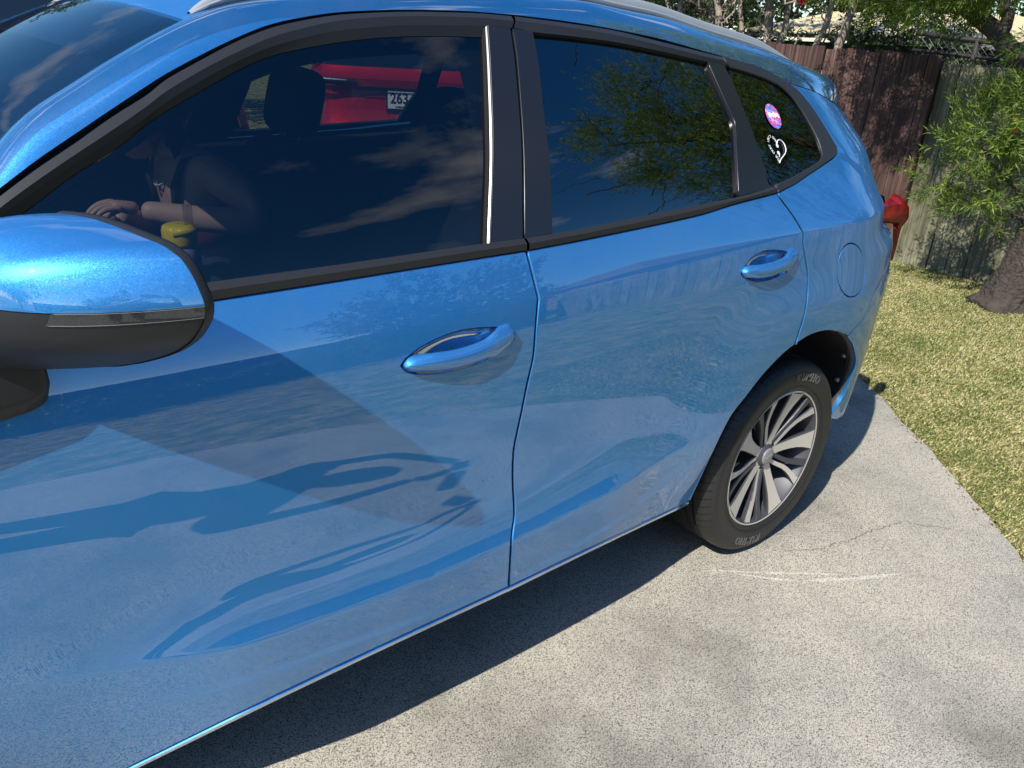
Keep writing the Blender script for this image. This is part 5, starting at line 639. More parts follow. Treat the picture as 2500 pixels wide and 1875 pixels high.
# wheel housings, floor and inner body that close the shell
ARCH = sorted([(math.atan2(z - .345, x), math.hypot(x, z - .345)) for x, z in T['rdoor_arch'] + T['arch']]) 
AA = np.array([(a if a > -1.2 else a + 2 * math.pi, r) for a, r in ARCH]); AA = AA[np.argsort(AA[:, 0])]
def housing(cx, mir):
    f = (lambda y: W2 - y) if mir else (lambda y: y)
    mb = MB(); A = np.linspace(AA[0, 0] + .01, AA[-1, 0] - .01, 48) if cx == 0 else np.linspace(-.1, math.pi + .1, 40)
    rad_ = np.interp(A, AA[:, 0], AA[:, 1]) + .002 if cx == 0 else np.full(40, .433)
    def rad(a): return float(np.interp(a, A, rad_))
    def y0(a): return float(Ys(cx + rad(a) * math.cos(a), .345 + rad(a) * math.sin(a))) if cx == 0 else .01
    G = [[(cx + (rad(a) + k) * math.cos(a), f(y0(a) + y), .345 + (rad(a) + k) * math.sin(a)) for a in A] for y, k in ((.013, -.001), (.018, -.006), (.03, -.004), (.045, .004), (.13, .016), (.30, .010), (.34, -.03), (.345, -.28))]
    mb.grid(G); o = mb.build('wheel_housing', LINER, car)
    mb = MB()
    for a in (R(14), R(25), R(40)):
        q = rad(a) - .004; yy = y0(a) + .045; mb = MB()
        mb.tube([(cx + (q + .006) * math.cos(a), f(yy), .345 + (q + .006) * math.sin(a)), (cx + (q - .004) * math.cos(a), f(yy), .345 + (q - .004) * math.sin(a)), (cx + (q - .006) * math.cos(a), f(yy), .345 + (q - .006) * math.sin(a))], [.008, .008, .005], 10); mb.build('liner_clip', RAILM, o)
LINER = simple('ribbed_wheel_liner', (.03, .03, .031), .6, bump=.5, bscale=70)
for cx in (0, -2.7):
    for m_ in (False, True): housing(cx, m_)
mb = MB(); mb.box((-1.2, .92, .26), (1.95, 1.62, .04)); mb.box((.66, .92, .40), (.5, 1.3, .1)); mb.box((-1.2, .92, .40), (4.0, 1.05, .1)); mb.build('underbody', DARK, car)
for mir in (False, True):
    # inner skins behind the gaps: lower body and window surround
    xs = np.concatenate([np.arange(-2.22, -.50, .05), [-.46]]); G = []
    for t in np.linspace(0, 1, 12):
        z = (.30 + .03) * (1 - t) + t * (np.interp(xs, [q[0] for q in sorted(T['fb2'] + T['rb2'])], [q[1] for q in sorted(T['fb2'] + T['rb2'])]) - .01)
        G.append(side3(np.stack([xs, z], 1), -.034, mir)[0])
    mb = MB(); mb.grid(G); mb.build('door_inner_skin', SEAM, car)
    G2 = [[(x, (W2 - y) if mir else y, z) for x, y, z in r] for r in [[(-2.25, .085, 1.10), (-1.5, .10, 1.15), (-1.18, .10, 1.17), (-.3, .12, 1.20)], [(-2.25, .13, 1.09), (-1.5, .15, 1.14), (-1.18, .15, 1.16), (-.3, .16, 1.19)], [(-2.25, .14, .8), (-1.5, .16, .8), (-1.18, .16, .8), (-.3, .17, .8)], [(-2.25, .10, .36), (-1.5, .12, .36), (-1.18, .12, .36), (-.3, .14, .5)]]]
    mb = MB(); mb.grid(G2); mb.build('door_card', CABIN, car)
    # rear inner quarter: from the arch up to the quarter window
    xs = np.arange(-.46, .68, .04); G = []
    for t in np.linspace(0, 1, 14):
        zlo = np.where(np.abs(xs) < .43, .345 + np.sqrt(np.maximum(.43 ** 2 - xs ** 2, 0)), .40); zhi = np.interp(xs, [-.5, .0, .2, .66], [1.19, 1.20, 1.18, 1.15])
        G.append(side3(np.stack([xs, zlo + .02 + (zhi - zlo - .02) * t], 1), -.03, mir)[0])
    mb = MB(); mb.grid(G); mb.build('quarter_inner_skin', SEAM, car)
    # dark post behind the door gap and the window frames
    for x0, x1, w_ in ((-1.165, -1.10, .05), (-.27, -.33, .045)):
        G = []
        for z in np.linspace(1.15, 1.60, 12):
            t = (z - 1.15) / .45; xx = x0 + (x1 - x0) * t
            G.append(side3(np.array([[xx - w_, z], [xx + w_, z]]), -.030, mir)[0])
        mb = MB(); mb.grid(G); mb.build('inner_pillar', CABIN, car)
    up = np.array([(x, z) for x, z in zip(XS, za) if -2.3 < x < .3]); G = [side3(up + [0, d], o_, mir)[0] for d, o_ in ((.012, -.018), (-.03, -.03), (-.045, -.06), (-.01, -.10))]
    mb = MB(); mb.grid(G); mb.build('inner_window_surround', CABIN, car)
mb = MB(); mb.box((-.02, .92, .75), (.03, 1.4, .7)); mb.box((.40, .92, .75), (.6, 1.3, .04)); mb.box((-1.2, .92, .34), (2.2, 1.5, .04)); mb.build('boot_and_floor', CABIN, car)
# dashboard, console
G = []
for x, z, c in ((-2.66, 1.02, 0), (-2.45, 1.04, .02), (-2.25, 1.05, .03), (-2.12, 1.03, .03), (-2.06, .97, .02), (-2.08, .85, 0), (-2.2, .6, 0), (-2.25, .4, 0)):
    G.append([(x, y, z + c * math.sin(y * 5)) for y in np.linspace(.12, 1.72, 24)])
mb = MB(); mb.grid(G); mb.build('dashboard', CABIN, car)
mb = MB(); mb.box((-1.55, .92, .62), (.95, .22, .30)); mb.box((-1.30, .92, .80), (.38, .20, .08)); mb.build('centre_console', CABIN, car, smooth=False)
mb = MB(); mb.box((-2.17, .96, 1.08), (.02, .30, .17)); mb.build('screen', SATIN, car, smooth=False)
sw = MB(); c0 = Vector((-1.98, 1.32, 1.00)); ax = Vector((-.35, 0, .93)).normalized(); e1 = Vector((0, 1, 0)); e2 = ax.cross(e1) if False else Vector((.93, 0, .35)).normalized(); e2 = Vector((.36, 0, .93)); nrm_ = e1.cross(e2)
sw.tube([c0 + .185 * (math.cos(a) * e1 + math.sin(a) * e2) for a in np.linspace(0, 2 * math.pi, 40)], .015, 8, cap=False)
for a in (0, math.pi, -math.pi / 2): sw.tube([c0, c0 + .18 * (math.cos(a) * e1 + math.sin(a) * e2)], .016, 6)
sw.tube([c0, c0 + Vector((-.25, 0, -.06))], .05, 10); sw.build('steering_wheel', SATIN, car)
def rbox(c, d, r, rot=None, n=4):
    """rounded box as a superellipsoid-like mesh"""
    V = []; F = []; k1, k2 = 20, 14
    for i in range(k2 + 1):
        ph = -math.pi / 2 + math.pi * i / k2
        for j in range(k1):
            th = 2 * math.pi * j / k1; f = lambda v: math.copysign(abs(v) ** r, v)
            p_ = Vector((d[0] / 2 * f(math.cos(ph)) * f(math.cos(th)), d[1] / 2 * f(math.cos(ph)) * f(math.sin(th)), d[2] / 2 * f(math.sin(ph))))
            if rot is not None: p_ = rot @ p_
            V.append(p_ + Vector(c))
    for i in range(k2):
        for j in range(k1): F.append((i * k1 + j, i * k1 + (j + 1) % k1, (i + 1) * k1 + (j + 1) % k1, (i + 1) * k1 + j))
    return V, F
def seat(x, y, wd=.50):
    s = empty('seat'); s.parent = car; s.location = CAR_OFF
    rb = Matrix.Rotation(R(14), 3, 'Y')
    mb = MB(); mb.add(*rbox((x - .28, y, .58), (.52, wd, .20), .45)); mb.build('seat_cushion', SEAT, s)
    mb = MB(); mb.add(*rbox((x + .02, y, .93), (.16, wd * .96, .62), .42, rb)); mb.build('backrest', SEAT, s)
    mb = MB(); mb.add(*rbox((x + .115, y, 1.345), (.11, .27, .21), .5, rb)); mb.build('headrest', SEAT, s)
    mb = MB(); mb.tube([(x + .09, y - .07, 1.2), (x + .11, y - .07, 1.3)], .007, 6); mb.tube([(x + .09, y + .07, 1.2), (x + .11, y + .07, 1.3)], .007, 6); mb.build('headrest_posts', CHROME, s)
seat(-1.105, .48); seat(-1.14, 1.34)
for y in (.48, .92, 1.36):
    mb = MB(); mb.add(*rbox((-.18, y, .88), (.16, .44, .55), .4, Matrix.Rotation(R(16), 3, 'Y'))); mb.add(*rbox((-.08, y, 1.20), (.10, .25, .13), .5)); mb.add(*rbox((-.45, y, .58), (.48, .44, .18), .4)); mb.build('rear_seat', SEAT, car)
# ---------------------------------------------------------------- door mirror
mirr = empty('door_mirror'); mirr.parent = car; mirr.location = CAR_OFF
rim = [Vector(q) for q in T['mrim']]
ctr = Vector((-1.925, -.085, 1.226))
pl_n = Vector((1, .58, 0)).normalized()
# close the rim curve round the inboard side, next to the door
inner = []
a0, a1 = rim[-1], rim[0]
for t in np.linspace(.08, .92, 10):
    q = a0.lerp(a1, t); q = q + (q - ctr).normalized() * .022 * math.sin(math.pi * t); inner.append(q)
ringp = rim + inner; NR = 72
rp_ = rs(np.array([tuple(q) for q in ringp + [ringp[0]]]), NR + 1)[:-1]
fwd = Vector((-1, .05, -.02)).normalized(); LEN = .185
G = []
for v in np.linspace(0, 1, 22):
    a = v * math.pi / 2; s = max(.02, math.cos(a) ** .62); row = []
    for q in rp_:
        q = Vector(q); c = ctr + Vector((0, .030 * v, .016 * v)); d = q - ctr
        row.append(c + d * s + fwd * LEN * (math.sin(a) ** 1.0))
    G.append(row)
# blue cap over the top, black below: cut by a plane through the seam
sp = Vector((-1.858, -.2, 1.2461)); sq = Vector((-2.04, -.17, 1.2435)); sn = (sq - sp).cross(Vector((0, 1, .10))).normalized()
if sn.z < 0: sn = -sn
def half(name, keep, m, scale=1.0, co=sp, co2=None, parent=mirr):
    mb = MB(); mb.grid([[ctr + (p_ - ctr) * scale for p_ in r] for r in G[:]], closed=True); o = mb.build(name, m, parent)
    bm = bmesh.new(); bm.from_mesh(o.data)
    bmesh.ops.bisect_plane(bm, geom=bm.verts[:] + bm.edges[:] + bm.faces[:], plane_co=co, plane_no=sn * keep, clear_inner=True, clear_outer=False)
    if co2 is not None: bmesh.ops.bisect_plane(bm, geom=bm.verts[:] + bm.edges[:] + bm.faces[:], plane_co=co2, plane_no=sn, clear_outer=True)
    bm.to_mesh(o.data); bm.free(); o.data.polygons.foreach_set('use_smooth', [True] * len(o.data.polygons)); return o
half('mirror_cap', 1, BLUE, co=sp + sn * .001)
half('mirror_housing', -1, PLAS, scale=.995, co=sp - sn * .001)
half('seam_gap', 1, SEAM, scale=.988, co=sp - sn * .01, co2=sp + sn * .02)
ind = half('indicator', 1, LAMPC, scale=1.006, co=sp - sn * .016, co2=sp + sn * .0008)
for nm_, lo, hi in (('indicator_edge', -.0152, -.0145), ('indicator_edge', .0000, .0006)):
    e_ = half(nm_, 1, CHROME, scale=1.0085, co=sp + sn * lo, co2=sp + sn * hi); bm = bmesh.new(); bm.from_mesh(e_.data)
    bmesh.ops.bisect_plane(bm, geom=bm.verts[:] + bm.edges[:] + bm.faces[:], plane_co=(-2.010, -.17, 1.235), plane_no=(-1, -.25, .35), clear_outer=True); bmesh.ops.bisect_plane(bm, geom=bm.verts[:] + bm.edges[:] + bm.faces[:], plane_co=(0, -.05, 0), plane_no=(0, 1, 0), clear_outer=True); bm.to_mesh(e_.data); bm.free()
bm = bmesh.new(); bm.from_mesh(ind.data)
bmesh.ops.bisect_plane(bm, geom=bm.verts[:] + bm.edges[:] + bm.faces[:], plane_co=(-2.012, -.17, 1.235), plane_no=(-1, -.25, .35), clear_outer=True)
bmesh.ops.bisect_plane(bm, geom=bm.verts[:] + bm.edges[:] + bm.faces[:], plane_co=(0, -.05, 0), plane_no=(0, 1, 0), clear_outer=True)
bm.to_mesh(ind.data); bm.free()
# black rear rim with the recessed mirror glass
G3 = []
for s, d in ((1.0, -.003), (1.008, .0), (1.014, .006), (1.008, .012), (.99, .014), (.95, .014), (.92, .0), (.90, -.012)):
    G3.append([ctr + (Vector(q) - ctr) * s + pl_n * d for q in rp_])
mb = MB(); mb.grid(G3, closed=True); mb.build('mirror_rim', PLAS, mirr)
mb = MB(); mb.grid([[ctr + (Vector(q) - ctr) * s + pl_n * -.010 for q in rp_] for s in (.91, .5, .01)], closed=True); mb.build('mirror_glass', simple('mirror_silver', (.8, .82, .84), .01, metal=1), mirr)
# arm and foot
ft = MB(); G4 = []
for z, hx_, hy_ in ((1.235, .078, .060), (1.19, .084, .064), (1.13, .090, .060), (1.085, .092, .056), (1.062, .086, .050), (1.054, .055, .028)):
    G4.append([(-2.098 + hx_ * math.copysign(abs(math.cos(a)) ** .30, math.cos(a)), .020 + hy_ * .48 * math.copysign(abs(math.sin(a)) ** .38, math.sin(a)), z + .014 * math.cos(a)) for a in np.linspace(0, 2 * math.pi, 32, endpoint=False)])
ft.grid(G4, closed=True); b = len(ft.V); ft.V.append((-2.09, .010, 1.052)); k = 32
for j in range(k): ft.F.append((5 * k + j, 5 * k + (j + 1) % k, b)); ft.M.append(0)
ft.build('mirror_foot', PLAS, mirr)
# ---------------------------------------------------------------- people
def skin_body(name, J, E, m, parent, sub=2, root=0):
    """J: list of (xyz, radius); E: edges; grows one continuous limb/body surface"""
    me = bpy.data.meshes.new(name); me.from_pydata([tuple(j[0]) for j in J], E, []); me.update()
    o = bpy.data.objects.new(name, me); COL.objects.link(o)
    md = o.modifiers.new('s', 'SKIN'); md.use_smooth_shade = True; md.branch_smoothing = .3
    for i, v in enumerate(me.skin_vertices[0].data):
        r = J[i][1]; v.radius = (r, r) if not hasattr(r, '__len__') else r; v.use_root = (i == root)
    s = o.modifiers.new('u', 'SUBSURF'); s.levels = sub; s.render_levels = sub
    me2 = bpy.data.meshes.new_from_object(o.evaluated_get(bpy.context.evaluated_depsgraph_get()))
    bpy.data.objects.remove(o); me2.materials.clear(); me2.materials.append(m)
    me2.polygons.foreach_set('use_smooth', [True] * len(me2.polygons)); me2.name = name
    return link(bpy.data.objects.new(name, me2), parent)
def join_into(o, others):
    bm = bmesh.new(); bm.from_mesh(o.data)
    for q in others: bm.from_mesh(q.data); bpy.data.objects.remove(q)
    bm.to_mesh(o.data); bm.free(); o.data.polygons.foreach_set('use_smooth', [True] * len(o.data.polygons)); return o
def head(c, yaw, pitch, parent, hair_m, size=1.0, long_hair=True):
    """face looks along local +x before turning"""
    rot = Matrix.Rotation(yaw, 3, 'Z') @ Matrix.Rotation(pitch, 3, 'Y'); c = Vector(c)
    bm = bmesh.new(); bmesh.ops.create_icosphere(bm, subdivisions=5, radius=1)
    g = lambda v, m_, s: math.exp(-((v - m_) / s) ** 2)
    for v in bm.verts:
        x, y, z = v.co
        X = .098 * x; Y = .076 * y; Z = .118 * z
        jaw = max(0, -z); Y *= 1 - .30 * jaw ** 1.5; X *= 1 - (.10 * jaw if x < 0 else 0)
        if x < 0: Z *= 1 - .25 * jaw
        if x > .2:
            X += .020 * g(y, 0, .17) * g(z, -.18, .16) * (x) + .010 * g(y, 0, .13) * g(z, .08, .28)          # nose
            X += .008 * g(y, 0, .34) * g(z, -.50, .07) + .008 * g(y, 0, .30) * g(z, -.63, .07) - .004 * g(y, 0, .3) * g(z, -.565, .025)  # lips
            X += .013 * g(y, 0, .35) * g(z, -.92, .16)                                                        # chin
            for s in (-1, 1): X -= .011 * g(y, s * .40, .20) * g(z, .08, .12); X += .005 * g(y, s * .42, .25) * g(z, .28, .08)
        v.co = rot @ Vector((X, Y, Z)) * size + c
    bmesh.ops.recalc_face_normals(bm, faces=bm.faces)
    me = bpy.data.meshes.new('head'); bm.to_mesh(me); bm.free(); me.materials.append(SKIN); me.polygons.foreach_set('use_smooth', [True] * len(me.polygons))
    h = bpy.data.objects.new('head', me); COL.objects.link(h)
    def loc(p_): return rot @ Vector(p_) * size + c
    mb = MB()
    for s in (-1, 1):
        mb.grid([[loc((-.008 + .022 * q * math.cos(a) - .004, s * (.072 + .012 * k_), -.005 + .030 * q * math.sin(a))) for a in np.linspace(0, 2 * math.pi, 16, endpoint=False)] for q, k_ in ((.5, 0), (1, .9), (.85, 1.2), (.4, .3), (.02, .2))], closed=True)
    ears = mb.build('ears', SKIN)
    eye = MB()
    for s in (-1, 1): eye.add([loc((.078 + .010 * math.cos(i_ / 7 * math.pi), s * .031 + .013 * math.sin(i_ / 7 * math.pi) * math.cos(j_ / 12 * 2 * math.pi), .010 + .013 * math.sin(i_ / 7 * math.pi) * math.sin(j_ / 12 * 2 * math.pi))) for i_ in range(8) for j_ in range(12)], [(i_ * 12 + j_, i_ * 12 + (j_ + 1) % 12, (i_ + 1) * 12 + (j_ + 1) % 12, (i_ + 1) * 12 + j_) for i_ in range(7) for j_ in range(12)])
    eye.build('eyes', simple('eye', (.6, .58, .55), .15), parent)
    mo = MB()
    mo.tube([loc((.0935 + .004 * math.cos(t * 1.4), .020 * t, -.0655)) for t in np.linspace(-1, 1, 9)], [.001, .003, .004, .0045, .004, .0045, .004, .003, .001], 8); mo.build('lips', simple('lip', (.45, .15, .14), .4), parent)
    bm = bmesh.new(); bmesh.ops.create_icosphere(bm, subdivisions=4, radius=1); dl = []
    for v in bm.verts:
        x, y, z = v.co
        if (x > .35 and z < .62) or (z < (-.25 if long_hair else .0) and x > -.15) or (x > 0.1 and z < .2): dl.append(v); continue
        k = 1.10 + .03 * math.sin(9 * y + 5 * z)
        ln = (1.5 if long_hair and z < 0 else 1)
        v.co = rot @ Vector((.100 * x * k - .006, .078 * y * k * (1 + .12 * (z < 0)), .120 * z * k * ln)) * size + c
    bmesh.ops.delete(bm, geom=dl, context='VERTS'); me = bpy.data.meshes.new('hair'); bm.to_mesh(me); bm.free(); me.materials.append(hair_m); me.polygons.foreach_set('use_smooth', [True] * len(me.polygons))
    hr = bpy.data.objects.new('hair', me); link(hr, parent); sd = hr.modifiers.new('t', 'SOLIDIFY'); sd.thickness = .006
    return h, ears, loc
HAIR = simple('dark_brown_hair', (.03, .018, .012), .55, noise=.4, nscale=60)
def hand(wrist, dirn, palm_n, side, curl, scale=1.0, thumb=.6, spread=.06):
    """five fingers grown from a palm; returns skinned meshes and the finger tips"""
    d = Vector(dirn).normalized(); n = Vector(palm_n).normalized(); n = (n - d * n.dot(d)).normalized(); s = d.cross(n) * side; w = Vector(wrist); obs = []; tips = []
    pj = [(w, .024 * scale), (w + d * .035 * scale, (.030 * scale, .017 * scale)), (w + d * .078 * scale, (.036 * scale, .014 * scale))]
    obs.append(('p', pj, [(0, 1), (1, 2)]))
    for i, (off, ln, c_) in enumerate(((-.029, .070, curl[0]), (-.010, .080, curl[1]), (.010, .076, curl[2]), (.028, .060, curl[3]))):
        q = w + d * (.070 - .004 * abs(i - 1)) * scale + s * off * scale; J = [(q - d * .015 * scale, .0095 * scale)]; ang = 0; a = .15
        for k, fr in enumerate((0, .46, .30, .24)):
            if k: ang += c_ * (.9 if k == 1 else 1.1)
            dd = (d * math.cos(ang) + n * math.sin(ang) + s * spread * (i - 1.5)).normalized()
            q = q + dd * ln * fr * scale; J.append((q.copy(), (.0092 - .0011 * k) * scale))
        obs.append(('f', J, [(k, k + 1) for k in range(4)])); tips.append((q, dd, n))
    q = w + d * .020 * scale - s * .022 * scale; J = [(q, .013 * scale)]
    for k, fr in enumerate((.034, .030, .024)):
        dd = (d * (.55 + .15 * k) - s * (.75 - .28 * k) + n * (thumb + .25 * k)).normalized(); q = q + dd * fr * scale; J.append((q.copy(), (.0115 - .0015 * k) * scale))
    obs.append(('f', J, [(0, 1), (1, 2), (2, 3)])); tips.append((q, dd, n))
    return obs, tips
def hand_build(o_, m, parent):
    r = [skin_body('h', J, E, m, None, 2) for _, J, E in o_]
    return r
# ---- the driver, seen dimly through the front side window
drv = tag(empty('person', (-1.33, 1.26, .68)), 'person in maroon singlet and silver chain sitting inside the blue car', 'person')
off_d = -Vector((-1.33, 1.26, .68))
def into(o): o.location = off_d; return o
sh_l, sh_r = Vector((-1.375, 1.12, 1.175)), Vector((-1.40, 1.46, 1.175))
J = [((-1.30, 1.29, .72), (.10, .08)), ((-1.32, 1.29, .86), (.10, .08)), ((-1.36, 1.29, 1.02), (.155, .12)), ((-1.40, 1.29, 1.135), (.13, .10)), ((-1.425, 1.29, 1.20), .062), ((-1.46, 1.288, 1.265), .055),
     (sh_l, .062), ((-1.31, 1.03, 1.11), .050), ((-1.305, .985, 1.055), .043), ((-1.46, 1.035, 1.07), .038), ((-1.59, 1.09, 1.095), .027),
     (sh_r, .062), ((-1.36, 1.53, 1.05), .050), ((-1.36, 1.55, .93), .042), ((-1.50, 1.40, .99), .036), ((-1.615, 1.235, 1.045), .027),
     ((-1.45, 1.19, .68), .095), ((-1.72, 1.17, .70), .075), ((-1.85, 1.17, .45), .055), ((-1.45, 1.40, .68), .095), ((-1.72, 1.42, .70), .075), ((-1.85, 1.42, .45), .055)]
E = [(0, 1), (1, 2), (2, 3), (3, 4), (4, 5), (3, 6), (6, 7), (7, 8), (8, 9), (9, 10), (3, 11), (11, 12), (12, 13), (13, 14), (14, 15), (0, 16), (16, 17), (17, 18), (0, 19), (19, 20), (20, 21)]
body = skin_body('body', J, E, SKIN, None, 2)
hh, ears, loc = head((-1.525, 1.285, 1.315), R(180), R(22), drv, HAIR, 1.0)
ob, tips = hand((-1.59, 1.09, 1.095), (-.90, .02, .25), (-.30, .1, -.95), 1, (.55, .50, .45, .40), 1.0)
ob2, tips2 = hand((-1.615, 1.235, 1.045), (-.92, -.25, -.05), (0, 0, -1), -1, (.35, .35, .35, .35), 1.0)
join_into(body, [hh, ears] + hand_build(ob + ob2, SKIN, None)); body.parent = drv; into(body)
for c in drv.children: into(c)
NAIL = simple('pink_nail', (.85, .25, .40), .2)
mb = MB()
for q, dd, n in tips + tips2:
    nn = -n; s = dd.cross(nn).normalized(); q2 = q + nn * .0055
    mb.grid([[q2 + dd * a + s * b * .0055 * (1 - .35 * max(0, a / .014)) + nn * (.0015 * (1 - b * b)) for b in (-1, -.4, .4, 1)] for a in (-.004, .003, .009, .015)])
into(mb.build('fingernails', NAIL, drv))
MAROON = simple('maroon_cotton', (.13, .012, .028), .9, noise=.2, nscale=120)
top = skin_body('singlet', [((-1.335, 1.29, .93), (.160, .125)), ((-1.362, 1.29, 1.02), (.168, .131)), ((-1.388, 1.29, 1.10), (.138, .108))], [(0, 1), (1, 2)], MAROON, drv, 2); into(top)
st = MB()
for s, m_ in ((1.17, 1), (1.40, -1)): st.tube([(-1.47, s + .02 * m_, 1.07), (-1.475, s, 1.13), (-1.44, s - .0 * m_, 1.205), (-1.38, s, 1.215), (-1.32, s, 1.16), (-1.28, s, 1.05)], .011, 8, sq=(1.6, .5))
into(st.build('shoulder_straps', simple('dark_strap', (.02, .015, .02), .8), drv))
jn = skin_body('trousers', [((-1.30, 1.29, .70), (.182, .145)), ((-1.45, 1.19, .68), .105), ((-1.72, 1.17, .70), .085), ((-1.85, 1.17, .45), .065), ((-1.45, 1.40, .68), .105), ((-1.72, 1.42, .70), .085), ((-1.85, 1.42, .45), .065), ((-1.345, 1.29, .97), (.164, .128))], [(0, 1), (1, 2), (2, 3), (0, 4), (4, 5), (5, 6), (0, 7)], simple('dark_denim', (.02, .025, .05), .9), drv, 2); into(jn)
ch = MB(); CP = [(-1.40 + .075 * math.cos(a) * -1 - .012, 1.288 + .072 * math.sin(a), 1.175 - .055 * max(0, math.cos(a)) ** 1.3 + .022 * min(0, math.cos(a)) * -1) for a in np.linspace(-2.6, 2.6, 60)]
for i in range(len(CP) - 1):
    a, b = Vector(CP[i]), Vector(CP[i + 1]); ch.tube([a, a.lerp(b, .5), b], [.0022, .0042, .0022], 6)
into(ch.build('necklace', CHROME, drv))
# ---- drink bottle in the console
bt = tag(empty('drink_bottle', (-1.545, .92, .795)), 'purple drink bottle with a yellow spout lid standing in the blue car console', 'bottle')
def lathe(pr, n=40): return [[(r * math.cos(a), r * math.sin(a), z) for a in np.linspace(0, 2 * math.pi, n, endpoint=False)] for r, z in pr]
PURP = simple('lilac_enamel', (.36, .29, .72), .35); YEL = simple('yellow_plastic', (.88, .62, .02), .35)
mb = MB(); mb.grid(lathe([(.002, .0), (.034, 0), (.037, .005), (.037, .14), (.036, .165), (.033, .178), (.030, .182)]), closed=True); mb.build('flask', PURP, bt)
mb = MB(); mb.grid(lathe([(.0375, .098), (.0378, .099), (.0378, .106), (.0375, .107)]), closed=True); mb.build('band', YEL, bt)
mb = MB(); mb.grid(lathe([(.028, .182), (.0315, .184), (.0325, .190), (.0325, .214), (.030, .222), (.024, .225), (.002, .226)]), closed=True); mb.build('lid', YEL, bt)
mb = MB(); mb.tube([(-.020, -.024, .214), (.004, -.030, .216), (.024, -.030, .215)], [.0075, .0085, .0075], 12); mb.build('spout', YEL, bt)
mb = MB(); mb.tube([(.012, -.012, .222), (.012, -.012, .262)], .0045, 10); mb.tube([(.022, -.010, .222), (.022, -.010, .262)], .0045, 10); mb.build('straw', glass('clear_straw', (.8, .8, .8)), bt)
bt.scale = (1.3, 1.3, 1.3)
# ---- the photographer, just behind the lens: their shadow is what the doors mirror
ph = tag(empty('person', (-2.62, -1.64, 0)), 'person in dark clothes standing behind the camera, both arms out', 'person')
# built in world metres
def ip(o): o.location = -Vector((-2.62, -1.64, 0)); return o
TEE = simple('black_tee', (.015, .015, .018), .9); JEAN = simple('charcoal_trousers', (.03, .032, .04), .9)
hx, hy = -2.62, -1.64
TH = R(-40)
def rq(dx, dy, z): return (hx + dx * math.cos(TH) - dy * math.sin(TH), hy + dx * math.sin(TH) + dy * math.cos(TH), z)
HL, HR = (-2.29, -1.34, 1.50), (-2.06, -1.36, 1.49)
PJ = [(rq(0, 0, .96), (.155, .115)), (rq(0, 0, 1.12), (.14, .105)), (rq(0, 0, 1.28), (.165, .115)), (rq(0, 0, 1.40), (.13, .09)), (rq(0, .02, 1.47), .055), (rq(0, .04, 1.54), .052),
      (rq(-.19, 0, 1.38), .060), (rq(-.27, .16, 1.16), .045), (rq(-.10, .34, 1.34), .036), (HL, .026),
      (rq(.19, 0, 1.38), .060), (rq(.36, .16, 1.20), .045), (rq(.42, .34, 1.34), .036), (HR, .026),
      (rq(-.10, 0, .88), .10), (rq(-.12, 0, .50), .065), (rq(-.13, -.02, .10), .045), (rq(-.14, .14, .04), (.04, .035)),
      (rq(.10, 0, .88), .10), (rq(.12, 0, .50), .065), (rq(.13, -.02, .10), .045), (rq(.14, .14, .04), (.04, .035))]
PE = [(0, 1), (1, 2), (2, 3), (3, 4), (4, 5), (3, 6), (6, 7), (7, 8), (8, 9), (3, 10), (10, 11), (11, 12), (12, 13), (0, 14), (14, 15), (15, 16), (16, 17), (0, 18), (18, 19), (19, 20), (20, 21)]
pb = skin_body('body', PJ, PE, SKIN, None, 2)
h2, e2_, _l = head(rq(.01, .07, 1.645), R(50), R(12), ph, HAIR, 1.0, True)
oa, _ = hand(HL, (.75, .55, .25), (.6, -.6, .2), 1, (.7, .7, .7, .7), 1.0); ob_, _ = hand(HR, (-.55, .80, .25), (-.8, -.4, .2), -1, (.7, .7, .7, .7), 1.0)
join_into(pb, [h2, e2_] + hand_build(oa + ob_, SKIN, None)); pb.parent = ph
for c in ph.children: ip(c)
ip(skin_body('t_shirt', [(rq(0, 0, .90), (.25, .18)), (rq(0, 0, 1.12), (.23, .165)), (rq(0, 0, 1.28), (.235, .165)), (rq(0, 0, 1.39), (.16, .11)), (rq(-.20, 0, 1.38), .10), (rq(-.26, .13, 1.21), .095), (rq(.20, 0, 1.38), .10), (rq(.32, .13, 1.24), .095)], [(0, 1), (1, 2), (2, 3), (3, 4), (4, 5), (3, 6), (6, 7)], TEE, ph, 2))
ip(skin_body('trousers', [(rq(0, 0, .96), (.175, .13)), (rq(-.10, 0, .86), .12), (rq(-.12, 0, .50), .09), (rq(-.13, -.02, .10), .07), (rq(.10, 0, .86), .12), (rq(.12, 0, .50), .09), (rq(.13, -.02, .10), .07)], [(0, 1), (1, 2), (2, 3), (0, 4), (4, 5), (5, 6)], JEAN, ph, 2))
for s in (-1, 1):
    ip(skin_body('shoe', [(rq(s * .13, -.06, .045), (.045, .04)), (rq(s * .14, .06, .04), (.05, .036)), (rq(s * .15, .17, .035), (.045, .03))], [(0, 1), (1, 2)], RUB, ph, 2))
pn = tag(empty('phone', (-2.175, -1.205, 1.535)), 'black phone held up in front of the camera person behind the picture', 'phone')
mb = MB(); mb.add(*rbox((-.02, -.02, -.012), (.155, .010, .075), .25, Matrix.Rotation(R(-40), 3, 'Z'))); mb.build('phone_body', SATIN, pn)
# ---------------------------------------------------------------- stickers on the quarter window
def on_glass(pts, off):
    return side3(pts, off)[0]
def gpt(x, z): return (x, z)
FILMW = simple('white_vinyl', (.82, .82, .82), .4)
def uvp(c, rot, P, off):
    ca, sa = math.cos(rot), math.sin(rot); Q = [(c[0] + (u * ca - v * sa), c[1] + (u * sa + v * ca) / 1.28) for u, v in P]
    return on_glass(Q, off)
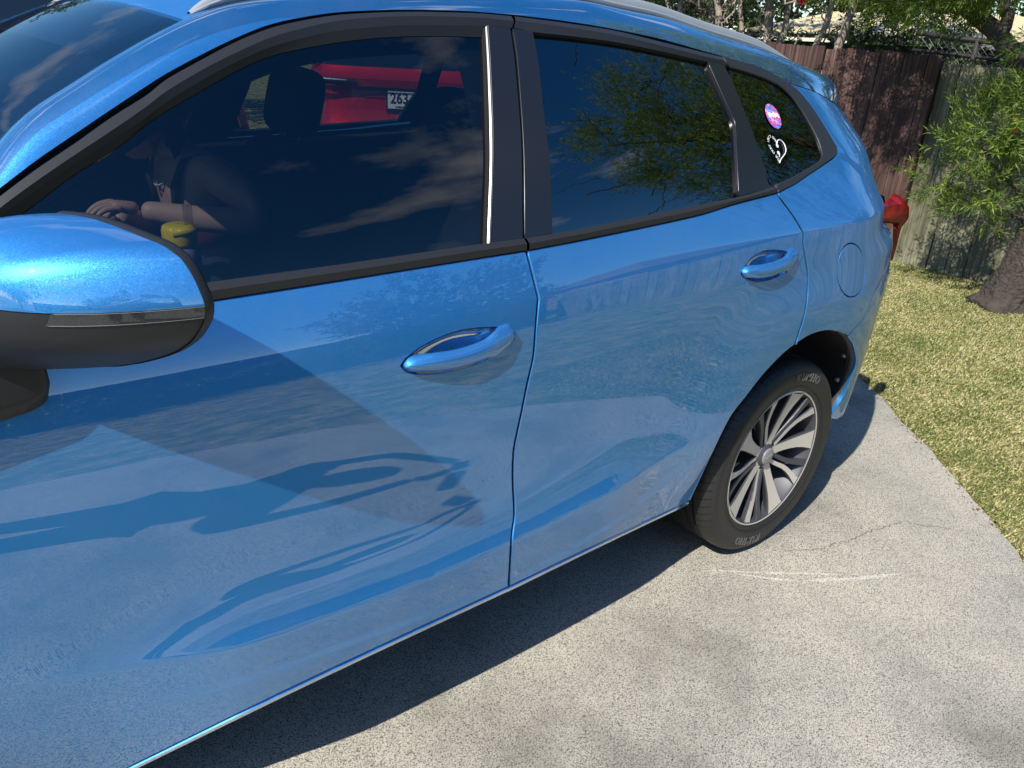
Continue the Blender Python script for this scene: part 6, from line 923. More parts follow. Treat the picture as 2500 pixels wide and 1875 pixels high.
# round multicoloured sticker
DS, t, b, o_ = mat('rainbow_paint_print'); cc = N(t, 'ShaderNodeTexCoord'); n1 = N(t, 'ShaderNodeTexNoise'); n1.inputs['Scale'].default_value = 38; n1.inputs['Detail'].default_value = 2; n1.inputs['Distortion'].default_value = 1.5
t.links.new(cc.outputs['Object'], n1.inputs[0]); cr = N(t, 'ShaderNodeValToRGB'); el_ = cr.color_ramp.elements; el_[0].position = .30; el_[0].color = (.05, .55, .75, 1); el_[1].position = .72; el_[1].color = (.95, .62, .25, 1)
for p_, c_ in ((.42, (.10, .13, .62)), (.50, (.45, .12, .60)), (.56, (.85, .08, .18)), (.62, (.85, .35, .65))):
    e = el_.new(p_); e.color = (*c_, 1)
t.links.new(n1.outputs[0], cr.inputs[0]); t.links.new(cr.outputs[0], b.inputs[0]); b.inputs['Roughness'].default_value = .35
c1 = (-.1428, 1.4118); r1 = R(-17); n = 56
V = uvp(c1, r1, [(0, 0)] + [(.036 * math.cos(a), .039 * math.sin(a)) for a in np.linspace(0, 2 * math.pi, n, endpoint=False)], -.0015)
stk = tag(mesh('round_sticker', V, [(0, 1 + (i + 1) % n, 1 + i)[::-1] for i in range(n)], DS), 'round rainbow-coloured sticker with white script on the rear quarter window', 'sticker')
mb = MB()
scr = [(-.027 + .0012 * i, .0075 * math.sin(i * .83) * (1 + .35 * math.sin(i * .31)) + .001 * i * .12) for i in range(46)]
for P_, w_ in ((scr, .0011),):
    q = uvp(c1, r1 + R(8), P_, -.0003); mb.tube([tuple(a) for a in q], w_, 5)
for v, m_ in ((.014, 15), (-.016, 11)):
    for i in range(m_):
        u = (i - m_ / 2) * .0026; q = uvp(c1, r1 + R(3), [(u, v - .0008), (u + .0014, v + .0010)], -.0005); mb.tube([tuple(a) for a in q], .00055, 4)
mb.build('script_lines', FILMW, stk)
# heart of words with a semicolon
c2 = (-.187, 1.331); r2 = R(-17)
hs_ = empty('heart_sticker'); hs_.location = (0, 0, 0)
tag(hs_, 'white semicolon heart sticker reading YOUR STORY ISNT OVER, below the round sticker', 'sticker')
sqv = uvp(c2, r2, [(-.047, -.052), (.047, -.052), (.047, .052), (-.047, .052)], -.0022)
mesh('clear_backing', sqv, [(0, 1, 2, 3)], glass('clear_film', (.45, .45, .45)), hs_)
def heart(tt):   # right half: tt 0 = notch .. 1 = tip
    a = tt * math.pi; return (.0025 * 16 * math.sin(a) ** 3, .0027 * (13 * math.cos(a) - 5 * math.cos(2 * a) - 2 * math.cos(3 * a) - math.cos(4 * a)) + .004)
mb = MB(); mb.tube([tuple(a) for a in uvp(c2, r2, [heart(q) for q in np.linspace(.03, .99, 60)], -.0006)], .0015, 6); mb.build('heart_outline', FILMW, hs_)
words = "YOUR STORY ISN'T OVER"; path = rs([(-heart(q)[0], heart(q)[1]) for q in np.linspace(.985, .04, 200)], 400); dd = np.concatenate([[0], np.cumsum(np.linalg.norm(np.diff(path, axis=0), axis=1))]); VV = []; FF = []
for i, ch_ in enumerate(words):
    if ch_ == ' ': continue
    s_ = dd[-1] * (i + .6) / (len(words) + .3); x = np.interp(s_, dd, path[:, 0]); y = np.interp(s_, dd, path[:, 1]); x2 = np.interp(s_ + .002, dd, path[:, 0]); y2 = np.interp(s_ + .002, dd, path[:, 1]); a = math.atan2(y2 - y, x2 - x)
    V, F = text_mesh(ch_, .0118, .0, True); b0 = len(VV); VV += [(x + px * math.cos(a) - py * math.sin(a), y + px * math.sin(a) + py * math.cos(a)) for px, py, _ in V]; FF += [tuple(k + b0 for k in f) for f in F]
mesh('words', uvp(c2, r2, VV, -.0006), FF, FILMW, hs_, smooth=False)
n = 28; V = [(.0062 * math.cos(a), .013 + .0062 * math.sin(a)) for a in np.linspace(0, 2 * math.pi, n, endpoint=False)]; mesh('dot', uvp(c2, r2, V, -.0006), [tuple(range(n))], FILMW, hs_, smooth=False)
V = [(.0062 * math.cos(a), -.010 + .0062 * math.sin(a)) for a in np.linspace(R(-60), R(235), 22)] + [(-.001, -.0175), (.0015, -.021), (-.003, -.0265), (-.0015, -.0265), (.0045, -.022), (.0062, -.014)][0:0]
V = [(.0062 * math.cos(a), -.010 + .0062 * math.sin(a)) for a in np.linspace(R(0), R(290), 24)] + [(.0010, -.0195), (-.0022, -.0225), (-.0008, -.0245), (.0042, -.0205), (.0060, -.0150)]
mesh('comma', uvp(c2, r2, V, -.0006), [tuple(range(len(V)))], FILMW, hs_, smooth=False)

# ---------------------------------------------------------------- other cars
def stack_car(name, label, loc, rz, paint, levels, glass_rows, L_):
    root = tag(empty(name, loc, rz), label, 'car')
    def ring(z, rear, front, hw, e=.28, n=72):
        out = []; cx = (rear + front) / 2; hl = (front - rear) / 2
        for k in range(n):
            a = 2 * math.pi * k / n; ca, sa = math.cos(a), math.sin(a)
            out.append((hw * math.copysign(abs(ca) ** e, ca), cx + hl * math.copysign(abs(sa) ** (e * 1.25), sa), z))
        return out
    rows = [ring(*l) for l in levels]
    g0, g1 = glass_rows
    mb = MB(); mb.grid(rows[:g0 + 1], closed=True); mb.build('body', paint, root, auto=45)
    mb = MB(); mb.grid(rows[g0:g1 + 1], closed=True); mb.build('windows', simple('dark_car_glass', (.01, .012, .015), .03, coat=1), root)
    mb = MB(); mb.grid(rows[g1:], closed=True); b = len(mb.V); n = 72; z = levels[-1][0]; mb.V.append((0, (levels[-1][1] + levels[-1][2]) / 2, z + .02))
    for k in range(n): mb.F.append(((len(rows) - g1 - 1) * n + k, (len(rows) - g1 - 1) * n + (k + 1) % n, b)); mb.M.append(0)
    mb.build('roof', paint, root, auto=45)
    for s in (-1, 1):
        for f in (.02, .36, .62, .98):
            P = []
            for l in levels[g0:g1 + 1]:
                y = l[1] + (l[2] - l[1]) * (f if f not in (.02, .98) else (.045 if f < .5 else .955)); P.append((s * (l[3] + .004 - (.05 if f in (.02, .98) else 0)), y, l[0]))
            mb = MB(); mb.tube(P, .035, 6); mb.build('pillar', paint, root)
        for yy in (.78, L_ - .90):
            wr = empty('wheel'); wr.parent = root; wr.location = (s * (levels[2][3] - .10), yy, .34)
            mb = MB(); mb.grid([[(s * x, r * math.cos(a), r * math.sin(a)) for a in np.linspace(0, 2 * math.pi, 48, endpoint=False)] for r, x in ((.22, -.10), (.33, -.10), (.34, -.07), (.34, .09), (.33, .115), (.24, .12), (.225, .10))], closed=True); mb.build('tyre', TYRE, wr)
            mb = MB(); mb.grid([[(s * x, r * math.cos(a), r * math.sin(a)) for a in np.linspace(0, 2 * math.pi, 48, endpoint=False)] for r, x in ((.225, .105), (.21, .07), (.205, -.08))], closed=True)
            for k in range(5):
                a = 2 * math.pi * k / 5; mb.tube([(s * .085, .03 * math.cos(a), .03 * math.sin(a)), (s * .095, .21 * math.cos(a), .21 * math.sin(a))], [.022, .03], 6)
            mb.build('rim', GUNM, wr)
            mb = MB(); mb.grid([[(s * x, r * math.cos(a), r * math.sin(a)) for a in np.linspace(R(-8), R(188), 40)] for r, x in ((.40, .117), (.40, -.12), (.2, -.14))]); mb.build('arch', DARK, wr)
    return root
rc = stack_car('red_car', 'red metallic SUV seen tail-on through the blue car windows, parked on the far lawn', (1.36, 4.42, 0), R(-29), RED,
    [(.22, .14, 4.0, .80), (.34, .03, 4.12, .86), (.55, .0, 4.18, .875), (.74, .02, 4.2, .88), (.80, .055, 4.2, .875), (.86, .085, 4.2, .87), (1.00, .10, 4.15, .865), (1.135, .115, 3.9, .855), (1.155, .06, 3.7, .85), (1.215, .05, 3.3, .835), (1.235, .09, 3.1, .82), (1.30, .14, 3.0, .80), (1.40, .27, 2.75, .745), (1.50, .40, 2.45, .67), (1.56, .50, 2.25, .60), (1.585, .62, 2.1, .50)], (11, 14), 4.2)
mb = MB(); mb.box((0, .083, 1.07), (.372, .012, .134)); pl = mb.build('number_plate', simple('white_plate', (.72, .76, .78), .4), rc, smooth=False)
mb = MB(); mb.box((0, .088, 1.062), (.40, .012, .168)); mb.build('plate_surround', PLAS, rc, smooth=False)
MAR = simple('maroon_plate_letter', (.05, .006, .02), .5)
for s, x, z, sz in (('263', -.095, .008, .112), ('PC8', .098, .008, .112), ('QUEENSLAND - SUNSHINE STATE', 0, -.054, .017)):
    V, F = text_mesh(s, sz, .001, True); o = mesh('plate_lettering', [(a * (.86 if sz > .1 else 1) + x, .0755 - c, b + 1.07 + z) for a, b, c in V], F, MAR, pl, smooth=False)
V, F = text_mesh('A', .03, .001, True); mesh('plate_lettering', [(a, .0755 - c, b + 1.07) for a, b, c in V], F, simple('plate_green', (.03, .15, .25), .5), pl, smooth=False)
for s in (-1, 1):
    mb = MB(); G = []
    for u in np.linspace(0, 1, 14):
        x = s * (.43 + .40 * u); r_ = .052 + .30 * max(0, u - .55) ** 2 * 1.6
        G.append([(x, r_ - .008 - .01 * math.sin(math.pi * k), 1.150 + (.012 + .058 * k) * (1 - .2 * (1 - u)) + .005) for k in np.linspace(0, 1, 5)])
    mb.grid(G); hl = mb.build('tail_lamp', simple('smoked_lamp', (.03, .008, .01), .05, coat=1), rc)
    mb = MB(); mb.tube([(s * (.50), .035, 1.20), (s * .66, .04, 1.205), (s * .76, .055, 1.20), (s * .785, .07, 1.17)], .006, 8); mb.build('light_guide', simple('white_light_guide', (.8, .8, .82), .2), hl)
mb = MB(); mb.grid([[(x, .052 + .06 * abs(x) ** 3, z) for x in np.linspace(-.42, .42, 20)] for z in (1.142, 1.160)]); mb.build('lip_shadow_strip', SATIN, rc)  # dark strip stands in for the shadow under the tailgate lip
for s in (-1, 1):
    mb = MB(); mb.tube([(s * .70, .045, .66), (s * .55, .02, .665)], [.03, .03], 8, sq=(1, .5)); mb.build('reflector', LAMPR, rc)
bc = stack_car('black_car', 'black wagon parked beyond the blue car windscreen, top left corner', (-.56, 3.2, 0), R(88), BLACKP,
    [(.24, .12, 4.5, .82), (.34, .03, 4.6, .88), (.60, .0, 4.65, .90), (.80, .02, 4.65, .90), (.98, .05, 4.6, .89), (1.08, .07, 4.1, .88), (1.14, .08, 3.9, .88), (1.40, .14, 3.4, .83), (1.66, .22, 3.0, .77), (1.76, .30, 2.8, .70), (1.80, .5, 2.6, .6)], (6, 8), 4.65)
# ---------------------------------------------------------------- ground
def node_mat(name): 
    m, t, b, o = mat(name); return m, t, b, t.links.new
def ramp(t, els, interp='LINEAR'):
    r = N(t, 'ShaderNodeValToRGB'); r.color_ramp.interpolation = interp
    while len(r.color_ramp.elements) > 1: r.color_ramp.elements.remove(r.color_ramp.elements[-1])
    r.color_ramp.elements[0].position = els[0][0]; r.color_ramp.elements[0].color = (*els[0][1], 1)
    for p_, c in els[1:]: e = r.color_ramp.elements.new(p_); e.color = (*c, 1)
    return r
def mixc(t, fac, a, b, mode='MIX'):
    x = N(t, 'ShaderNodeMix', data_type='RGBA', blend_type=mode)
    for i, v in ((0, fac), (6, a), (7, b)):
        if hasattr(v, 'links'): t.links.new(v, x.inputs[i])
        else: x.inputs[i].default_value = v if i == 0 else (*v, 1)
    return x.outputs[2]
def noise(t, vec, s, d=4, r=.5, dist=0):
    n = N(t, 'ShaderNodeTexNoise'); n.inputs['Scale'].default_value = s; n.inputs['Detail'].default_value = d; n.inputs['Roughness'].default_value = r; n.inputs['Distortion'].default_value = dist
    t.links.new(vec, n.inputs[0]); return n.outputs[0]
def math_(t, op, a, b=None, c=None, clamp=False):
    n = N(t, 'ShaderNodeMath', operation=op); n.use_clamp = clamp
    for i, v in enumerate((a, b, c)):
        if v is None: continue
        if hasattr(v, 'links'): t.links.new(v, n.inputs[i])
        else: n.inputs[i].default_value = v
    return n.outputs[0]
CONC, t, b, l = node_mat('exposed_aggregate_concrete')
c = N(t, 'ShaderNodeTexCoord').outputs['Object']
big = noise(t, c, 1.3, 5, .6); mid = noise(t, c, 9, 5, .6); fine = noise(t, c, 260, 3, .6)
warp = N(t, 'ShaderNodeVectorMath', operation='MULTIPLY_ADD'); nv = N(t, 'ShaderNodeTexNoise'); nv.inputs['Scale'].default_value = 150; l(c, nv.inputs[0]); l(nv.outputs['Color'], warp.inputs[0]); warp.inputs[1].default_value = (.006, .006, .006); l(c, warp.inputs[2])
vo = N(t, 'ShaderNodeTexVoronoi'); vo.inputs['Scale'].default_value = 360; l(warp.outputs[0], vo.inputs[0])
sep = N(t, 'ShaderNodeSeparateColor'); l(vo.outputs['Color'], sep.inputs[0])
base = mixc(t, ramp(t, [(.30, (0, 0, 0)), (.72, (1, 1, 1))]).outputs[0] if False else mid, (.42, .392, .335), (.62, .583, .50))
bigr = ramp(t, [(.36, (.56, .56, .53)), (.48, (.86, .86, .83)), (.62, (1.04, 1.02, .97))]); l(big, bigr.inputs[0])
base = mixc(t, 1.0, base, bigr.outputs[0], 'MULTIPLY')
thr = math_(t, 'MULTIPLY_ADD', mid, .50, .36); stone = math_(t, 'LESS_THAN', sep.outputs[0], thr)
near_ = math_(t, 'LESS_THAN', vo.outputs['Distance'], math_(t, 'MULTIPLY_ADD', sep.outputs[2], .45, .22)); stone = math_(t, 'MULTIPLY', stone, near_)
scol = mixc(t, sep.outputs[1], (.035, .035, .035), (.16, .15, .13)); base = mixc(t, math_(t, 'MULTIPLY', stone, .95), base, scol)
f2 = ramp(t, [(.34, (.38, .38, .38)), (.52, (1, 1, 1)), (.70, (1.15, 1.15, 1.15))]); l(fine, f2.inputs[0]); base = mixc(t, .9, base, f2.outputs[0], 'MULTIPLY')
l(base, b.inputs[0]); b.inputs['Roughness'].default_value = .85; b.inputs['Specular IOR Level'].default_value = .25
bm = N(t, 'ShaderNodeBump'); bm.inputs['Strength'].default_value = .5; bm.inputs['Distance'].default_value = .002; l(math_(t, 'ADD', fine, math_(t, 'MULTIPLY', stone, -.5)), bm.inputs['Height']); l(bm.outputs[0], b.inputs['Normal'])
edge = [(-30, 2.4), (1.2, 2.5), (1.8, 2.35), (2.1, 2.0), (2.2, 1.6), (2.15, 1.2), (2.0, .88), (1.79, .60), (1.66, .43), (1.47, .23), (1.33, .05), (1.13, -.16), (.96, -.34), (.83, -.47), (.73, -.57), (.45, -.88), (.10, -1.25), (-.30, -1.62), (-.9, -2.05), (-1.6, -2.35), (-3.0, -2.55), (-30, -2.6)]
er = [edge[0]]
for a_, b_ in zip(edge, edge[1:]):
    k = max(1, int(math.hypot(b_[0] - a_[0], b_[1] - a_[1]) / .06)) if a_[0] > -5 and b_[0] > -5 else 1
    for i in range(1, k + 1):
        q = (a_[0] + (b_[0] - a_[0]) * i / k, a_[1] + (b_[1] - a_[1]) * i / k); er.append((q[0] + RNG.normal(0, .004) * (k > 1), q[1] + RNG.normal(0, .004) * (k > 1)))
mb = MB(); n = len(er); mb.V = [(x, y, 0) for x, y in er] + [(x, y, -.07) for x, y in er]; mb.F = [tuple(range(n))] + [(i, i + n, (i + 1) % n + n, (i + 1) % n) for i in range(n)]; mb.M = [0] * len(mb.F)
drive = mb.build('driveway', CONC, smooth=False); tag(drive, kind='structure')
# crack and pale scrape marks in the slab
CRK = simple('crack_dirt', (.11, .105, .09), .95)
def strip(name, P, w_, m, z=.0012, jag=.004, seed=1):
    r_ = np.random.default_rng(seed); Q = rs(P, max(10, int(np.linalg.norm(np.diff(np.array(P), axis=0), axis=1).sum() / .012))); Q[1:-1] += r_.normal(0, jag, Q[1:-1].shape)
    d = np.gradient(Q, axis=0); nn = np.stack([-d[:, 1], d[:, 0]], 1) / np.linalg.norm(d, axis=1)[:, None]; tt = np.linspace(0, 1, len(Q)); ww = w_ * (.35 + r_.random(len(Q))) * np.minimum(1, np.minimum(tt, 1 - tt) * 6)
    A, B = Q + nn * ww[:, None] / 2, Q - nn * ww[:, None] / 2
    mb = MB(); mb.grid([[(*q, z) for q in A], [(*q, z) for q in B]]); return mb.build(name, m, drive, smooth=False)
strip('crack', [(-.021, -.003), (.081, -.059), (.168, -.11), (.258, -.128), (.341, -.151), (.406, -.152), (.547, -.185), (.61, -.206), (.659, -.271), (.80, -.43)], .0032, CRK, seed=3)
SCR, t, b, l = node_mat('pale_scrape'); c = N(t, 'ShaderNodeTexCoord').outputs['Object']
b.inputs[0].default_value = (.80, .78, .70, 1); b.inputs['Roughness'].default_value = .9
r_ = ramp(t, [(.40, (0, 0, 0)), (.60, (.75, .75, .75))]); l(noise(t, c, 210, 3, .7), r_.inputs[0]); l(r_.outputs[0], b.inputs['Alpha'])
strip('scrape_mark', [(-.197, -.018), (-.124, -.099), (-.047, -.173)], .013, SCR, jag=.001, seed=5); strip('scrape_mark', [(-.047, -.173), (.141, -.283), (.298, -.36)], .014, SCR, jag=.001, seed=6)
strip('scrape_mark', [(-.282, .062), (-.067, -.108), (.124, -.247)], .011, SCR, z=.0016, jag=.001, seed=7)
# soil sheet and lawn
SOIL, t, b, l = node_mat('lawn_soil'); c = N(t, 'ShaderNodeTexCoord').outputs['Object']
r_ = ramp(t, [(.36, (.09, .11, .03)), (.50, (.20, .19, .07)), (.64, (.34, .30, .14))]); l(noise(t, c, 5, 6, .7), r_.inputs[0])
r2 = ramp(t, [(.3, (.5, .5, .5)), (.7, (1.3, 1.3, 1.3))]); l(noise(t, c, 120, 3, .7), r2.inputs[0]); l(mixc(t, 1, r_.outputs[0], r2.outputs[0], 'MULTIPLY'), b.inputs[0]); b.inputs['Roughness'].default_value = 1; b.inputs['Specular IOR Level'].default_value = .1
g = MB(); g.add([(-90, -90, -.03), (90, -90, -.03), (90, 90, -.03), (-90, 90, -.03)], [(0, 1, 2, 3)]); tag(g.build('ground', SOIL, smooth=False), kind='structure')
GRASS, t, b, l = node_mat('lawn_blades'); geo = N(t, 'ShaderNodeNewGeometry'); c = N(t, 'ShaderNodeTexCoord').outputs['Object']
pat = noise(t, c, 1.7, 4, .6); k_ = math_(t, 'ADD', math_(t, 'MULTIPLY', geo.outputs['Random Per Island'], .55), math_(t, 'MULTIPLY', pat, .75))
r_ = ramp(t, [(.40, (.07, .12, .02)), (.56, (.17, .20, .05)), (.70, (.36, .32, .13)), (.95, (.55, .48, .26))]); l(k_, r_.inputs[0]); l(r_.outputs[0], b.inputs[0]); b.inputs['Roughness'].default_value = .6; b.inputs['Specular IOR Level'].default_value = .3
def blades(n, x0, x1, y0, y1, h=.035, w_=.004):
    x = RNG.uniform(x0, x1, n); y = RNG.uniform(y0, y1, n); P = np.stack([x, y], 1); k = ~inside(np.array(er), P); P = P[k]; n = len(P)
    a = RNG.uniform(0, 6.283, n); le = RNG.uniform(.2, 1.3, n) * h * .9; hh = RNG.uniform(.4, 1.1, n) * h; ww = w_ * RNG.uniform(.6, 1.5, n)
    B = np.stack([P[:, 0], P[:, 1], np.full(n, -.03)], 1); s = np.stack([-np.sin(a) * ww, np.cos(a) * ww, 0 * a], 1); d = np.stack([np.cos(a) * le, np.sin(a) * le, hh], 1)
    V = np.stack([B - s, B + s, B + d * .6 + [0, 0, .004], B + d], 1); V[:, 2] += s * .3
    V = V.reshape(-1, 3); F = np.arange(4 * n).reshape(-1, 4)[:, [0, 1, 2]]; F2 = np.arange(4 * n).reshape(-1, 4)[:, [0, 2, 3]]
    return V, np.concatenate([F, F2])
def fast_mesh(name, V, F, m, parent=None):
    me = bpy.data.meshes.new(name); k = F.shape[1]; me.vertices.add(len(V)); me.vertices.foreach_set('co', np.asarray(V, np.float32).ravel()); me.loops.add(F.size); me.loops.foreach_set('vertex_index', F.astype(np.int32).ravel())
    me.polygons.add(len(F)); me.polygons.foreach_set('loop_start', np.arange(0, F.size, k, dtype=np.int32)); me.polygons.foreach_set('loop_total', np.full(len(F), k, np.int32)); me.update(calc_edges=True); me.validate(); me.materials.append(m)
    return link(bpy.data.objects.new(name, me), parent)
parts_ = [blades(360000, .3, 4.7, -2.0, 2.6, .018, .0022), blades(50000, -1.5, 4, 2.4, 6.5, .03, .006), blades(16000, -3, 6, -6, -1.5, .010, .004)]
Vs, Fs, o_ = [], [], 0
for V, F in parts_: Vs.append(V); Fs.append(F + o_); o_ += len(V)
tag(fast_mesh('grass', np.concatenate(Vs), np.concatenate(Fs), GRASS), 'short sunburnt lawn grass beside the driveway', 'grass', kind='stuff')
# dry leaf litter along the slab edge
LIT = simple('dead_leaf', (.20, .12, .05), .9, noise=.5, nscale=9)
E_ = rs(np.array(edge[5:20]), 400); V = []; F = []
for q in E_[RNG.integers(0, 400, 420)]:
    x, y = q + RNG.normal(0, .022, 2); a = RNG.uniform(0, 6.28); s = RNG.uniform(.004, .010); b0 = len(V); c_, s_ = math.cos(a), math.sin(a); z = .003
    V += [(x - c_ * s, y - s_ * s, z), (x + s_ * s * .4, y - c_ * s * .4, z + .002), (x + c_ * s, y + s_ * s, z + .001), (x - s_ * s * .4, y + c_ * s * .4, z + .004)]; F.append((b0, b0 + 1, b0 + 2, b0 + 3))
tag(mesh('leaf_litter', V, F, LIT, smooth=False), 'brown leaf litter scattered along the driveway edge', 'leaves', kind='stuff')
# ---------------------------------------------------------------- fences
def wood(name, a, b_, c_):
    m, t, b, l = node_mat(name); co = N(t, 'ShaderNodeTexCoord').outputs['Object']; geo = N(t, 'ShaderNodeNewGeometry')
    mp = N(t, 'ShaderNodeMapping'); mp.inputs['Scale'].default_value = (30, 30, 1.2); l(co, mp.inputs[0])
    r1 = ramp(t, [(.32, a), (.52, b_), (.72, c_)]); l(noise(t, mp.outputs[0], 2.0, 6, .65), r1.inputs[0])
    r2 = ramp(t, [(0, (.70, .70, .70)), (1, (1.2, 1.2, 1.2))]); l(geo.outputs['Random Per Island'], r2.inputs[0]); col = mixc(t, 1, r1.outputs[0], r2.outputs[0], 'MULTIPLY')
    r3 = ramp(t, [(.35, (.6, .62, .55)), (.6, (1.1, 1.1, 1.1))]); l(noise(t, co, 2.5, 5, .6), r3.inputs[0]); l(mixc(t, .8, col, r3.outputs[0], 'MULTIPLY'), b.inputs[0]); b.inputs['Roughness'].default_value = .9
    bm = N(t, 'ShaderNodeBump'); bm.inputs['Distance'].default_value = .004; bm.inputs['Strength'].default_value = .6; l(noise(t, mp.outputs[0], 3.0, 5, .7), bm.inputs['Height']); l(bm.outputs[0], b.inputs['Normal']); return m
BROWN = wood('brown_stained_timber', (.042, .019, .015), (.088, .044, .036), (.18, .115, .095))
GREEN = wood('weathered_green_timber', (.09, .085, .052), (.19, .18, .115), (.34, .325, .22))
def fence(name, label, P0, P1, top0, top1, bw, gap, m, thick=.018):
    root = tag(empty(name, (P0[0], P0[1], 0)), label, 'fence'); P0 = Vector(P0); P1 = Vector(P1); D = P1 - P0; Ln = D.length; d = D.normalized(); nn = Vector((-d.y, d.x)); k = round(Ln / (bw + gap)); bw = Ln / k - gap; mb = MB()
    for i in range(k):
        s = (i + .5) * (bw + gap); q = P0 + d * s - P0; t_ = top0 + (top1 - top0) * s / Ln + RNG.normal(0, .006); lean = RNG.normal(0, .004)
        rot = Matrix(((d.x, nn.x, 0), (d.y, nn.y, 0), (0, 0, 1))) @ Matrix.Rotation(lean, 3, 'Y'); off = nn * RNG.normal(0, .003)
        mb.box((q.x + off.x, q.y + off.y, (t_ - .05) / 2), (bw, thick, t_ + .05), rot)
    mb.build('palings', m, root, smooth=False)
    for z in (.35, 1.25):
        mb = MB(); mid_ = D / 2; mb.box((mid_.x + nn.x * .04, mid_.y + nn.y * .04, z), (Ln, .045, .08), Matrix(((d.x, nn.x, 0), (d.y, nn.y, 0), (0, 0, 1)))); mb.build('rail', m, root, smooth=False)
    for s in np.arange(.1, Ln, 2.2):
        mb = MB(); q = d * s + nn * .10; mb.box((q.x, q.y, .76), (.09, .09, 1.56)); mb.build('post', m, root, smooth=False)
    return root
fence('timber_fence', 'reddish brown stained paling fence behind the blue car tail', (4.70, 8.0), (4.70, 1.93), 1.74, 1.635, .098, .003, BROWN)
fence('timber_fence', 'weathered green-grey board fence to the right, behind the leaning trunk', (4.79, 1.95), (4.79, -7.0), 1.585, 1.50, .142, .007, GREEN)
fence('timber_fence', 'brown paling fence across the lawn on the camera side', (4.7, -7.2), (-14, -7.2), 1.6, 1.6, .104, .0, BROWN)
mb = MB(); mb.box((4.74, 1.945, .80), (.05, .018, 1.60)); tag(mb.build('fence_post', simple('dark_post', (.02, .018, .016), .9), smooth=False), 'dark upright post where brown and green fence sections meet', 'post')
# chain-link panel with pipe rails standing behind the green boards
clf = tag(empty('chain_link_fence', (4.95, 1.5, 0)), 'rusty chain-link fence with dark pipe rails showing above the green boards', 'fence')
PIPE = simple('dark_weathered_pipe', (.025, .023, .022), .6, noise=.5, nscale=60); WIRE = simple('galvanised_wire', (.30, .30, .29), .5, metal=.6)
for z0, z1, rr in ((1.835, 1.70, .021), (1.70, 1.60, .015)):
    mb = MB(); mb.tube([(0, .80, z0 - .03), (0, .55, (z0 + z1) / 2 + .01), (0, -3.5, z1 - .20)], rr, 10); mb.build('pipe_rail', PIPE, clf)
for y in (.30, -2.4):
    mb = MB(); mb.tube([(0.03, y, 0), (0.0, y, 1.78 - (.3 - y) * .04)], .022, 10); mb.build('pipe_post', PIPE, clf)
mb = MB()
for i in range(75):
    y = .78 - i * .055
    for s in (-1, 1):
        yy = y - (.30 if s > 0 else -.02); mb.tube([(.0 + .003 * s, yy, 1.50), (.0, yy + s * .32, 1.82 - .02 * i * .05)], .0013, 4, cap=False)
mb.build('wire_mesh', WIRE, clf)
# ---------------------------------------------------------------- shed beyond the fence
shed = tag(empty('garden_shed', (7.4, 3.2, 0)), 'low shed with cream corrugated roof behind the brown fence', 'shed')
CREAM = simple('cream_roof_sheet', (.60, .50, .29), .7, noise=.15, nscale=3)
mb = MB(); G = []
for k, x in enumerate((-.55, -.2, .4, 1.4)):
    G.append([(x, y, 1.84 + (x + .55) * .16 + .014 * math.sin(y * 2 * math.pi / .19)) for y in np.arange(-3.2, 2.2, .02)])
mb.grid(G); mb.grid([[(q[0], q[1], q[2] - .012) for q in G[0]], G[0]]); mb.build('roof', CREAM, shed, auto=50)
mb = MB(); mb.box((-.50, -.5, 1.80), (.03, 5.3, .05)); mb.build('gutter', simple('gutter', (.22, .20, .16), .6), shed, smooth=False)
mb = MB(); mb.box((.55, -.5, .88), (1.7, 5.2, 1.72)); mb.build('wall', simple('dark_shed_wall', (.05, .055, .07), .8, noise=.3), shed, smooth=False)
s2 = tag(empty('garden_shed', (9.4, .4, 0)), 'second cream sheet roof further right, beyond the chain-link fence', 'shed')
mb = MB(); mb.grid([[(x, y, 1.93 + (x + .6) * .10 + .016 * math.sin(y * 33)) for y in np.arange(-4.5, 1.6, .03)] for x in (-.6, .4, 2.0)]); mb.build('roof', CREAM, s2, auto=50)
mb = MB(); mb.box((.9, -1.4, .9), (2.2, 5.8, 1.8)); mb.build('wall', simple('tan_wall', (.26, .24, .15), .8), s2, smooth=False)
